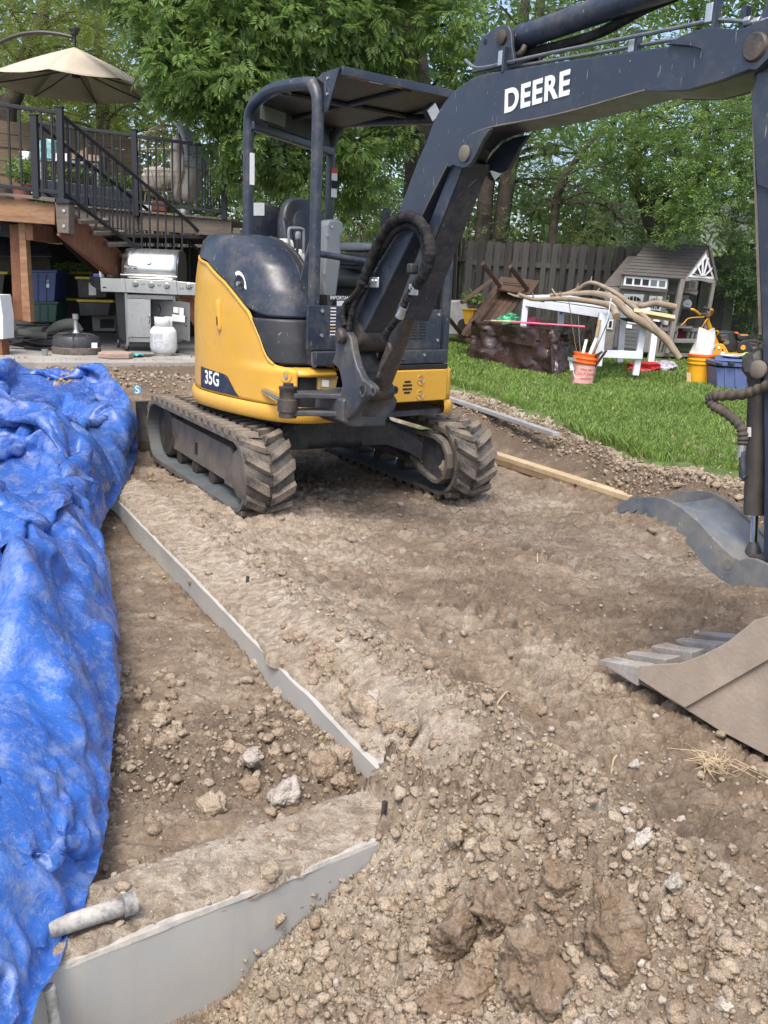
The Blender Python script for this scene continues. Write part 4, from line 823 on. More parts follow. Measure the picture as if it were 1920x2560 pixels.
rb = P('rear_panel', MB().prism([(HF.pix(x, y, f=-.45)[1], HF.pix(x, y, f=-.45)[2]) for x, y in ((629, 503), (748, 528), (748, 640), (629, 640))], FB(0), -.465, -.45), NAVY, bev=.004)
card('safety_label', 634, 507, 661, 539, WHT, rb, f=-.445)
P('handrail', MB().tube([HF(.80, -.53, 1.535), HF(.80, -.10, 1.50), HF(.76, -.02, 1.49)], .019, 10), NAVY, sm=True)
P('pedal_box', MB().prism([(-.30, .99), (.12, .99), (.12, 1.30), (-.30, 1.30)], FB(0), .50, .56), DARK)
ip = card('important_label', 842, 752, 864, 770, WHT, EX, f=.60); tq = HF.pix(853, 745, f=.602); text('IMPORTANT', .030, face_M(lambda u, v, o: HF(o, u, v), tq[1], tq[2], .602, (1, 0), (0, 1)), WHT, 'label_word', ip, .0006, .0005)
P('pillar_plate', MB().prism([(HF.pix(x, y, f=.70)[1], HF.pix(x, y, f=.70)[2]) for x, y in ((752, 700), (765, 640), (786, 560), (786, 790), (776, 790))], FB(0), .69, .70), NAVY)
# ================================================================== BOOM
def bq(px, py, o=-.1): q = BF.pix(px, py, b=o); return (q[0], q[2])
BFn = lambda u, v, o: BF(u, o, v)
NB1 = pmat('boom_paint', (.026, .034, .053), .33, .16, 3, .05, 60, 0, .32, (.15, .135, .115), .55, .5)
out = [(.0, .985), (.10, 1.0)]+[bq(*p) for p in ((897, 855), (1052, 543), (1112, 423), (1147, 367), (1175, 339), (1205, 326), (1231, 318), (1388, 288), (1610, 227), (1660, 229), (1721, 227), (1800, 205))]+[(2.43, 2.085), (2.50, 2.09), (2.55, 2.13), (2.56, 2.19), (2.52, 2.235)]+[bq(*p) for p in ((1854, 75), (1771, 69), (1700, 92), (1665, 114), (1310, 166), (1200, 186), (1177, 194), (1133, 225), (1105, 258), (1080, 305), (1060, 360), (1041, 402), (988, 543), (882, 815))]+[(-.02, 1.10), (-.07, 1.06), (-.07, 1.01)]
bm_ = P('boom', MB().prism(out, BFn, -.095, .095), NB1, bev=.008)
for s in (-1, 1):
    P('tip_plate', MB().prism([bq(*p) for p in ((1610, 229), (1654, 230), (1721, 227), (1800, 205), (1876, 175))]+[(2.50, 2.09), (2.555, 2.13), (2.565, 2.19), (2.52, 2.237)]+[bq(*p) for p in ((1854, 75), (1771, 69), (1710, 89), (1671, 112), (1730, 116), (1756, 124), (1762, 140), (1752, 165), (1720, 186), (1665, 210))], BFn, s*.097, s*.110), NB1, bm_, bev=.003)
    P('tip_pin', MB().lathe(BF(*BF.pix(1893, 119, b=-.1)) if s < 0 else BF(2.483, .112, 2.157), [(.045, 0), (.045, .012), (.038, .02), (.0, .022)], 20, (BF(0, 1, 0)-BF(0, 0, 0))*s), IRON, bm_, sm=True)
    up = [bq(*p) for p in ((1235, 322), (1200, 328), (1172, 343), (1147, 370), (1126, 402), (1128, 420), (1140, 414), (1152, 418), (1163, 422), (1176, 419), (1186, 408), (1203, 378), (1212, 356), (1226, 336))]
    P('cylinder_bracket', MB().prism(up, BFn, s*.098, s*.118), NB1, bm_, bev=.004)
    tb_ = [bq(*p, o=-.05) for p in ((1190, 186), (1205, 135), (1217, 98), (1243, 78), (1266, 65), (1283, 67), (1291, 84), (1293, 118), (1300, 162))]
    P('top_bracket', MB().prism(tb_, BFn, s*.062, s*.080), NB1, bm_, bev=.004)
    q = bq(1265, 96, -.06); P('bracket_pin', MB().lathe(BF(q[0], s*.08, q[1]), [(.030, 0), (.030, .010), (.022, .014), (0, .014)], 18, (BF(0, 1, 0)-BF(0, 0, 0))*s), IRON, bm_, sm=True)
    q = bq(1171, 385); P('bracket_pin', MB().lathe(BF(q[0], s*.119, q[1]), [(.036, 0), (.036, .008), (.026, .012), (0, .012)], 18, (BF(0, 1, 0)-BF(0, 0, 0))*s), STL, bm_, sm=True)
q = bq(1222, 107, -.06); P('lifting_hole', MB().disc(BF(q[0], -.081, q[1]), BF(0, -1, 0)-BF(0, 0, 0), .011, .0012, 14), DARK, bm_)
# welded edge beads along the side plate
P('weld_bead', MB().tube(smoothpath([BF(q[0], -.0965, q[1]+.002) for q in [bq(*p) for p in ((1052, 543), (1112, 423), (1147, 367), (1175, 339), (1231, 318), (1388, 288), (1610, 227))]], 4), .004, 6), STL, bm_)
q0 = bq(1338, 236); q1_ = bq(1425, 206); ang = math.atan2(q1_[1]-q0[1], q1_[0]-q0[0]); 
c0 = bq(1339, 234, -.0965)
M_ = face_M(BFn, c0[0], c0[1], -.0975, (1, (bq(1422, 201)[1]-bq(1255, 252)[1])/(bq(1422, 201)[0]-bq(1255, 252)[0])*1.0), (0, 1))
text('DEERE', .125, M_, WHT, 'maker_name', bm_, .0042, .0008, 1.12)
# hydraulic pipes along the top
def pipe(pts, o, r, nm, mt=ZINC, par=None, n=5, seg=8): return P(nm, MB().tube(smoothpath([BF(q[0], o, q[2]) for q in [BF.pix(x, y, b=o) for x, y in pts]], n), r, seg), mt, par or bm_, sm=True)
pipe([(1163, 150), (1172, 158), (1183, 166), (1205, 169), (1261, 158), (1388, 130), (1555, 97), (1700, 68), (1760, 55), (1788, 50), (1848, 53), (1925, 60)], -.075, .0075, 'hydraulic_pipe', PIPEM)
pipe([(1195, 180), (1260, 172), (1400, 148), (1571, 119), (1654, 104), (1700, 98)], -.02, .0075, 'hydraulic_pipe', PIPEM)
for (x, y, o) in ((1254, 146, -.085), (1776, 33, -.085), (1582, 110, -.03)):
    q = BF.pix(x, y, b=o); c = BF(o=0, *[]) if 0 else BF(q[0], o, q[2]); P('pipe_clamp', MB().box(c, (.03, .02, .06), BF.mat()), ZINC, bm_, bev=.004)
    P('clamp_stand', MB().box(c+Vector((BF.F[0], BF.F[1], 0))*.026+Vector((0, 0, -.01)), (.014, .03, .10), BF.mat()), NAVY, bm_, bev=.002)
q = BF.pix(1858, 48, b=-.07); P('clamp_stand', MB().box(BF(q[0], -.06, q[2]-.01), (.02, .03, .10), BF.mat()), NAVY, bm_, bev=.002)
for x, y in ((1862, 55), (1885, 57), (1905, 59)): q = BF.pix(x, y, b=-.078); P('pipe_fitting', MB().disc(BF(q[0], -.078, q[2]), BF(1, 0, 0)-BF(0, 0, 0), .015, .024, 6), ZINC, bm_, bev=.002)
# arm cylinder above
a0 = BF.pix(1308, 92, b=0); a1 = BF.pix(1568, 2, b=0); dr = ((a1[0]-a0[0]), (a1[2]-a0[2])); L_ = math.hypot(*dr); dr = (dr[0]/L_, dr[1]/L_)
pt = lambda t, w_=0, b=0: BF(a0[0]+dr[0]*t-dr[1]*w_, b, a0[2]+dr[1]*t+dr[0]*w_)
ac = P('arm_cylinder', MB().lathe(pt(0), [(.030, -.03), (.050, -.02), (.052, .01), (.048, .018), (.048, .86), (.056, .87), (.056, .93), (.02, .935)], 24, pt(1)-pt(0)), NAVY, sm=True)
P('cylinder_rod', MB().tube([pt(.93), pt(1.40)], .025, 14), CHR, ac, sm=True); P('cylinder_eye', MB().disc(BF(*[bq(1265, 96, -.06)[0], -.055, bq(1265, 96, -.06)[1]]), BF(0, 1, 0)-BF(0, 0, 0), .042, .11, 18), IRON, ac, sm=True)
P('port_elbow', MB().tube(smoothpath([pt(.05, -.05, -.03), pt(.04, -.075, -.04), pt(.0, -.085, -.04), pt(-.015, -.085, -.04)], 4), .013, 10), IRON, ac, sm=True)
pipe([(1300, 140), (1340, 128), (1420, 108), (1500, 82), (1560, 50), (1620, 18), (1690, -10)], .03, .020, 'hose_sleeve', HOSE, ac)
# ---- lift cylinder with its guard
o_ = -.0; c0 = BF.pix(948, 978, b=o_); c1 = BF.pix(1178, 380, b=o_); dr2 = (c1[0]-c0[0], c1[2]-c0[2]); L2 = math.hypot(*dr2); dr2 = (dr2[0]/L2, dr2[1]/L2)
lt = lambda t, w_=0, b=0: BF(c0[0]+dr2[0]*t+dr2[1]*w_, b, c0[2]+dr2[1]*t-dr2[0]*w_)
lc = P('lift_cylinder', MB().lathe(lt(0), [(.030, .02), (.052, .05), (.052, L2*.60), (.056, L2*.605), (.056, L2*.67), (.02, L2*.672)], 24, lt(1)-lt(0)), pmat('muddy_cylinder', (.028, .036, .055), .45, .2, 5, .2, 50, 0, .75, (.17, .125, .085), .6), sm=True)
P('cylinder_rod', MB().tube([lt(L2*.66), lt(L2-.03)], .026, 16), CHR, lc, sm=True); P('cylinder_eye', MB().disc(BF(c1[0], -.07, c1[2]), BF(0, 1, 0)-BF(0, 0, 0), .045, .14, 18), IRON, lc, sm=True); P('cylinder_eye', MB().disc(BF(c0[0], -.07, c0[2]), BF(0, 1, 0)-BF(0, 0, 0), .05, .14, 18), IRON, lc, sm=True)
gd = MB(); s0, s1 = L2*.37, L2*.985; w0 = .038
for sgn in (-1, 1): gd.hex8([lt(s0, -.01, sgn*.075-.004), lt(s0, .075, sgn*.075-.004), lt(s0, .075, sgn*.075+.004), lt(s0, -.01, sgn*.075+.004), lt(s1, -.01, sgn*.07-.004), lt(s1, .075, sgn*.07-.004), lt(s1, .075, sgn*.07+.004), lt(s1, -.01, sgn*.07+.004)])
gd.hex8([lt(s0, .066, -.079), lt(s0, .075, -.079), lt(s0, .075, .079), lt(s0, .066, .079), lt(s1, .066, -.074), lt(s1, .075, -.074), lt(s1, .075, .074), lt(s1, .066, .074)]); P('rod_guard', gd, NAVY, lc, bev=.003)
P('guard_clevis', MB().bar(lt(s1-.02, .03, 0), lt(s1+.09, .0, 0), .05, .03), IRON, lc, bev=.005)
lamp(1240, 420, BF, .17, 1.2)
# hoses beside the boom foot
def bhose(pts, o, r, nm='hydraulic_hose', mt=HOSE, wav=.0):
    C = smoothpath([BF(q[0], oo, q[2]) for (x, y), oo in zip(pts, o if hasattr(o, '__len__') else [o]*len(pts)) for q in [BF.pix(x, y, b=oo)]], 9)
    return P(nm, MB().tube(C, [r*(1+wav*math.sin(i*1.9)+wav*.6*math.sin(i*.83+1)) for i in range(len(C))], 12), mt, sm=True)
bhose([(905, 712), (921, 670), (946, 610), (967, 571), (992, 549), (1020, 541), (1048, 554), (1067, 582), (1076, 617), (1073, 653), (1059, 688), (1041, 714)], -.15, .027, wav=.07)
bhose([(912, 700), (932, 662), (955, 625), (981, 584), (1010, 566), (1035, 566), (1055, 590), (1064, 630), (1062, 665), (1050, 700)], -.125, .020, wav=.08)
bhose([(1040, 712), (1028, 730), (1015, 750), (1002, 784), (985, 808), (970, 828), (961, 850)], -.13, .018, wav=.15)
bhose([(961, 850), (972, 858), (976, 875), (970, 895), (955, 920), (946, 942)], -.11, .013, 'metal_elbow_pipe', IRON)
bhose([(907, 705), (897, 722), (880, 745), (863, 762), (857, 790), (862, 815)], -.17, .016, wav=.1); bhose([(915, 712), (900, 735), (885, 765), (878, 795), (872, 830)], -.15, .018, wav=.1); bhose([(905, 712), (888, 750), (868, 790), (866, 822)], -.13, .020, wav=.12)
for (x, y, o) in ((937, 706, -.125), (1034, 724, -.14)):
    q = BF.pix(x, y, b=o); P('hose_bracket', MB().box(BF(q[0], o, q[2]), (.075, .012, .055), Matrix.Rotation(.0, 4, 'Z') @ BF.mat()), ZINC, bm_, bev=.008)
    for dx in (-.015, .015): P('bolt', MB().disc(BF(q[0]+dx, o-.006, q[2]+.008), BF(0, -1, 0)-BF(0, 0, 0), .008, .008, 6), ZINC, bm_)
q = BF.pix(1035, 672, b=-.16); P('hose_coupling', MB().box(BF(q[0], -.17, q[2]), (.045, .045, .05), BF.mat()), BLK, bev=.01)
for (x, y) in ((1002, 784), (906, 718)): q = BF.pix(x, y, b=-.14); P('hose_fitting', MB().lathe(BF(q[0]-.01, -.14, q[2]-.02), [(.022, 0), (.024, .01), (.019, .03), (.019, .055)], 12, (lt(1)-lt(0))), ZINC, sm=True)
# ---- swing bracket (casting)
CAST = pmat('swing_casting', (.040, .048, .062), .42, .3, 6, .25, 40, 0, .55, (.14, .115, .09), .4)
near = [bq(*p, o=-.15) for p in ((848, 855), (848, 836), (856, 828), (868, 826), (878, 831), (886, 845), (890, 874), (900, 915), (916, 948), (932, 958), (942, 970), (940, 986), (918, 998), (904, 1022), (880, 1048), (856, 1040), (860, 1022), (858, 990), (864, 960), (856, 925), (838, 905), (846, 885))]
swb = P('swing_bracket', MB().prism(near, BFn, -.175, -.125), CAST, bev=.012, seg=3)
far = [bq(*p, o=-.15) for p in ((848, 855), (848, 836), (856, 828), (868, 826), (878, 831), (886, 845), (890, 874), (896, 905), (850, 915), (838, 900))]; P('far_ear', MB().prism(far, BFn, .125, .175), CAST, swb, bev=.012)
def fq(px, py, s_): q = BF.pix(px, py, f=s_); return (q[1], q[2])
SG = .20
lowp = [fq(*p, SG) for p in ((858, 1000), (905, 985), (985, 985), (996, 1000), (988, 1025), (968, 1045), (964, 1066), (878, 1068), (856, 1056))]
P('bracket_base', MB().prism(lowp, lambda u, v, o: BF(o, u, v), -.12, SG), CAST, swb, bev=.014, seg=3)
win = [fq(*p, SG+.001) for p in ((903, 1041), (912, 1014), (925, 1000), (950, 994), (962, 1000), (961, 1018), (950, 1036), (935, 1042))]
P('bracket_window', MB().prism(win, lambda u, v, o: BF(o, u, v), SG-.01, SG+.003), IRON, swb, bev=.004)
P('bracket_web', MB().prism([fq(*p, .10) for p in ((888, 875), (935, 875), (955, 905), (965, 960), (985, 985), (900, 990), (886, 930))], lambda u, v, o: BF(o, u, v), .0, .10), CAST, swb, bev=.025, seg=3)
P('bracket_boss', MB().lathe(BF(.04, 0, .90), [(.10, 0), (.105, .06), (.085, .12), (.05, .14), (0, .14)], 24), CAST, swb, sm=True)
q = bq(857, 840, -.175); P('boom_foot_pin', MB().lathe(BF(q[0]+.005, -.176, q[1]), [(.042, -.0), (.042, .022), (.032, .028), (.030, .034), (0, .034)], 22, BF(0, -1, 0)-BF(0, 0, 0)), IRON, swb, sm=True)
P('boom_foot', MB().disc(BF(q[0]+.01, -.12, q[1]), BF(0, 1, 0)-BF(0, 0, 0), .085, .24, 24), IRON, bm_, sm=True)
for x, y, r in ((907, 975, .040), (934, 979, .022), (986, 975, .024)):
    s_ = SG+.02 if x > 950 else None
    if s_: c = BF(SG, fq(x, y, SG)[0], fq(x, y, SG)[1]); ax = BF(1, 0, 0)-BF(0, 0, 0)
    else: k = bq(x, y, -.177); c = BF(k[0], -.176, k[1]); ax = BF(0, -1, 0)-BF(0, 0, 0)
    P('bracket_hole', MB().lathe(c, [(r, 0), (r, .006), (r*.62, .006), (r*.58, .0015), (0, .0015)], 22, ax), CAST, swb, sm=True); P('hole', MB().disc(c+ax*.0022, ax, r*.56, .0012, 20), DARK, swb)
P('pin_boss', MB().lathe(BF(SG, fq(975, 980, SG)[0]-.02, fq(975, 980, SG)[1]-.03), [(.05, -.05), (.05, .0), (.03, .01)], 20, BF(1, 0, 0)-BF(0, 0, 0)), CAST, swb, sm=True)
# arm to the swing cylinder: two horizontal plates and the pin between
for zz, th in (((fq(800, 985, -.0)[1]), .03), ((fq(800, 1028, -.0)[1]), .03)):
    pl = [(-.02, -.12), (.16, -.12), (.12, -.22), (.06, -.34), (.045, -.43), (.0, -.475), (-.05, -.46), (-.07, -.41), (-.06, -.30), (-.05, -.2)]
    P('swing_arm_plate', MB().prism(pl, lambda u, v, o: BF(u, v, zz+o), -th/2, th/2), CAST, swb, bev=.006)
zc_ = (fq(800, 985, 0)[1]+fq(800, 1028, 0)[1])/2
P('swing_pin', MB().lathe(BF(.0, -.43, zc_-.075), [(.05, 0), (.05, .03), (.058, .035), (.058, .10), (.048, .105), (.048, .15), (.052, .155), (.052, .17), (.028, .175), (.028, .19), (0, .19)], 22), IRON, swb, sm=True)
P('swing_cylinder_rod', MB().tube([BF(.0, -.43, zc_), HF(.55, -.72, zc_+.02)], .024, 14), CHR, swb, sm=True)
# ================================================================== STICK, BUCKET, THUMB
stk = [(2.475, 2.05), (2.532, 1.70), (2.626, 1.264), (2.70, .86), (2.745, .56), (2.80, .49), (2.87, .49), (2.90, .55), (2.88, .9), (2.84, 1.5), (2.80, 2.05), (2.78, 2.45), (2.72, 2.66), (2.64, 2.70), (2.56, 2.64), (2.47, 2.30), (2.43, 2.16)]
stick = P('stick', MB().prism(stk, BFn, -.07, .07), NB1, bev=.006)
for s in (-1, 1): P('stick_side_plate', MB().prism([(2.47, 2.02), (2.535, 1.75), (2.66, 1.70), (2.82, 1.9), (2.80, 2.3), (2.66, 2.60), (2.52, 2.3)], BFn, s*.071, s*.080), NB1, stick, bev=.002)
P('stick_edge_wear', MB().bar(BF(2.466, -.0, 2.04), BF(2.618, -.0, 1.28), .15, .006, (BF(1, 0, 0)-BF(0, 0, 0))), STL, stick)
# thumb cylinder
k0 = BF.pix(1887, 1286, b=-.02); k1 = BF.pix(1901, 920, b=-.02); ua = Vector((k1[0]-k0[0], 0, k1[2]-k0[2])).normalized()
kt = lambda t, w_=0, b=-.02: BF(k0[0]+ua.x*t+ua.z*w_, b, k0[2]+ua.z*t-ua.x*w_)
Lk = math.hypot(k1[0]-k0[0], k1[2]-k0[2])
tc_ = P('thumb_cylinder', MB().lathe(kt(0), [(.02, -.002), (.036, .0), (.0375, .01), (.0375, Lk-.02), (.03, Lk)], 24, kt(1)-kt(0)), pmat('greasy_cylinder', (.035, .032, .030), .6, .3, 6, .2, 60, 0, .6, (.085, .07, .055)), sm=True)
P('cylinder_rod', MB().tube([kt(-.13), kt(.01)], .0135, 14), CHR, tc_, sm=True); P('rod_boot', MB().lathe(kt(-.13), [(.03, -.01), (.026, .01), (.016, .03), (.015, .035)], 14, kt(1)-kt(0)), BLK, tc_, sm=True)
g_ = MB(); V_, F_ = ico(3, 4, .3, (.055, .055, .065)); g_.raw([kt(Lk+.01)+Vector(v) for v in V_], F_); P('greasy_knuckle', g_, pmat('caked_grease', (.030, .027, .024), .55, .4, 20, .8, 60, 0, .5, (.10, .08, .06)), tc_, sm=True)
P('knuckle_pin', MB().lathe(BF(BF.pix(1891, 924, b=-.09)[0], -.075, BF.pix(1891, 924, b=-.09)[2]), [(.03, 0), (.03, .01), (.02, .016), (0, .016)], 16, BF(0, -1, 0)-BF(0, 0, 0)), STL, tc_, sm=True)
def slv(pts, o, r, nm):
    C = smoothpath([BF(q[0], o, q[2]) for q in [BF.pix(x, y, b=o) for x, y in pts]], 10); return P(nm, MB().tube(C, [r*(1+.13*math.sin(i*1.25)) for i in range(len(C))], 12), HOSE2, sm=True)
HOSE2 = pmat('dusty_hose_sleeve', (.05, .044, .038), .85, .3, 12, .5, 200, 0, .8, (.12, .098, .075), 0, .15)
slv([(1940, 955), (1900, 972), (1862, 985), (1812, 989), (1784, 990), (1774, 1000), (1785, 1014), (1806, 1026), (1835, 1048), (1853, 1070), (1857, 1094), (1856, 1112)], -.10, .017, 'thumb_hose')
P('hose_fitting', MB().disc(BF(*[BF.pix(1856, 1112, b=-.10)[i] if i != 1 else -.10 for i in (0, 1, 2)]), (0, 0, -1), .014, .04, 10), ZINC, stick)
P('stick_hose_pipe', MB().tube([BF(*BF.pix(1857, 1128, b=-.10)), BF(*BF.pix(1856, 1190, b=-.10)), BF(*BF.pix(1864, 1196, b=-.10))], .012, 10), NAVY, stick, sm=True)
P('stick_tag', MB().raw([BF(*BF.pix(x, y, b=-.072)) for x, y in ((1864, 1092), (1878, 1092), (1878, 1068), (1864, 1068))], [(0, 1, 2, 3)]), WHT, stick)
# thumb
TM = pmat('scraped_thumb_steel', (.11, .13, .15), .34, .25, 4, .1, 50, .25, .75, (.25, .225, .18), 1.0)
up = [(1545, 1266), (1553, 1257), (1583, 1244), (1630, 1242), (1668, 1247), (1705, 1268), (1749, 1305), (1783, 1342), (1813, 1373), (1836, 1392), (1851, 1400), (1870, 1395), (1891, 1397), (1920, 1410), (1975, 1440)]
dn_ = [(1975, 1500), (1920, 1469), (1874, 1461), (1834, 1464), (1803, 1447), (1759, 1410), (1732, 1368)]
ser = []; e0, e1 = np.array((1732, 1368.)), np.array((1600, 1278.)); mid = [(1732, 1368), (1712, 1334), (1686, 1314), (1661, 1300), (1637, 1290), (1613, 1281), (1590, 1276), (1568, 1278)]
for a, b in zip(mid[:-1], mid[1:]): a = np.array(a, float); b = np.array(b, float); n_ = np.array((-(b-a)[1], (b-a)[0])); n_ = n_/np.hypot(*n_); n_ = -n_ if n_[1] < 0 else n_; ser += [tuple(a+n_*1), tuple(a+(b-a)*.35+n_*7), tuple(a+(b-a)*.62+n_*5.5), tuple(a+(b-a)*.72-n_*3)]
thp = [bq(*p, o=-.13) for p in up+dn_+ser+[(1556, 1284), (1548, 1282)]]
th = P('thumb', MB().prism(thp, BFn, -.137, -.122), TM, bev=.002)
P('thumb_side_plate', MB().prism(thp, BFn, .122, .137), TM, th, bev=.002)
web = [bq(*p, o=-.13) for p in ((1668, 1250), (1705, 1270), (1749, 1307), (1783, 1344), (1813, 1375), (1845, 1400))]
w2 = MB(); w2.grid([[BF(a+.012, -.125, b-.02+.012*0), BF(a+.012, .125, b-.02)] for a, b in web]); P('thumb_web', w2, TM, th, thick=.012)
q = bq(1885, 1378, -.02); P('thumb_clevis', MB().prism([(q[0]-.07, q[1]-.05), (q[0]+.14, q[1]-.05), (q[0]+.12, q[1]-.01), (q[0]+.02, q[1]+.0), (q[0]-.04, q[1]-.02)], BFn, -.05, .02), IRON, th, bev=.004)
q = bq(1820, 1411, -.138); P('thumb_hole', MB().disc(BF(q[0], -.1375, q[1]), BF(0, -1, 0)-BF(0, 0, 0), .017, .0012, 18), STL, th)
# bucket
BK = pmat('dirt_caked_bucket', (.32, .265, .205), .8, .18, 5, .5, 70, 0, .6, (.25, .21, .175), .25, .3); BKI = pmat('muddy_bucket_steel', (.17, .14, .11), .7, .3, 6, .6, 50, .2, .8, (.15, .115, .085)); TEETH = pmat('polished_tooth', (.36, .35, .33), .5, .3, 9, .3, 60, .3, .7, (.27, .22, .17))
side = [bq(*p, o=-.3) for p in ((1600, 1664), (1597, 1696), (1650, 1730), (1715, 1769), (1803, 1824))]+[(3.02, .014), (3.22, .04), (3.40, .16), (3.44, .34), (3.36, .50), (3.18, .60), (3.02, .58)]+[bq(*p, o=-.3) for p in ((1920, 1540), (1891, 1549), (1868, 1568), (1824, 1603), (1773, 1630), (1730, 1648), (1698, 1658), (1650, 1660))]
bk = P('bucket', MB().prism(side, BFn, -.312, -.290), BK, bev=.003)
P('bucket_side', MB().prism(side, BFn, .290, .312), BK, bk, bev=.003)
ed = [bq(*p, o=-.32) for p in ((1600, 1664), (1597, 1696), (1650, 1730), (1715, 1769), (1920, 1651))]+[(3.05, .40), (3.06, .56)]+[bq(*p, o=-.32) for p in ((1920, 1540), (1891, 1549), (1868, 1568), (1824, 1603), (1773, 1630), (1730, 1648), (1698, 1658), (1650, 1660))]
P('side_cutter_plate', MB().prism(ed, BFn, -.326, -.3125), BK, bk, bev=.003)
floor_ = [(2.49, .068), (2.55, .045), (2.70, .03), (3.02, .02), (3.22, .05), (3.39, .17), (3.425, .34), (3.35, .49), (3.18, .59)]
P('bucket_shell', MB().grid([[BF(a, o, b+.004) for o in np.linspace(-.29, .29, 7)] for a, b in floor_]), BKI, bk, thick=.014)
P('cutting_lip', MB().prism([(2.44, .058), (2.47, .044), (2.66, .044), (2.66, .066), (2.50, .082)], BFn, -.312, .312), BKI, bk, bev=.003)
for k, o in enumerate((-.285, -.143, 0, .143, .285)):
    t_ = MB(); hx = .040
    for (a, b, hh, ww) in ((2.50, .065, .034, .036),): pass
    t_.hex8([BF(2.30, o-.024, .050), BF(2.50, o-hx, .038), BF(2.50, o+hx, .038), BF(2.30, o+.024, .050), BF(2.30, o-.022, .060), BF(2.50, o-hx, .112), BF(2.50, o+hx, .112), BF(2.30, o+.022, .060)])
    tt = P('tooth', t_, TEETH, bk, bev=.004); P('tooth_shank', MB().hex8([BF(2.48, o-.026, .05), BF(2.68, o-.022, .05), BF(2.68, o+.022, .05), BF(2.48, o+.026, .05), BF(2.48, o-.026, .092), BF(2.68, o-.022, .072), BF(2.68, o+.022, .072), BF(2.48, o+.026, .092)]), BKI, tt, bev=.004)
    if k in (0, 2): P('tooth_rib', MB().prism([(2.335, .056), (2.44, .083), (2.44, .10), (2.345, .085)], BFn, o-.006, o+.006), TEETH, tt)
mud = MB()
for a, o, r in ((2.60, -.08, .05), (2.66, .05, .07), (2.58, -.2, .035), (2.75, -.15, .08), (2.72, .2, .07), (2.86, 0, .12)): V_, F_ = ico(3, int(a*100), .35, (r, r, r*.5)); mud.raw([BF(a, o, .075)+Vector(v) for v in V_], F_)
P('mud_in_bucket', mud, CLOD, bk, sm=True)
P('bucket_link', MB().bar(BF(2.92, 0, .60), BF(3.14, 0, .66), .12, .05), IRON, bk, bev=.008)
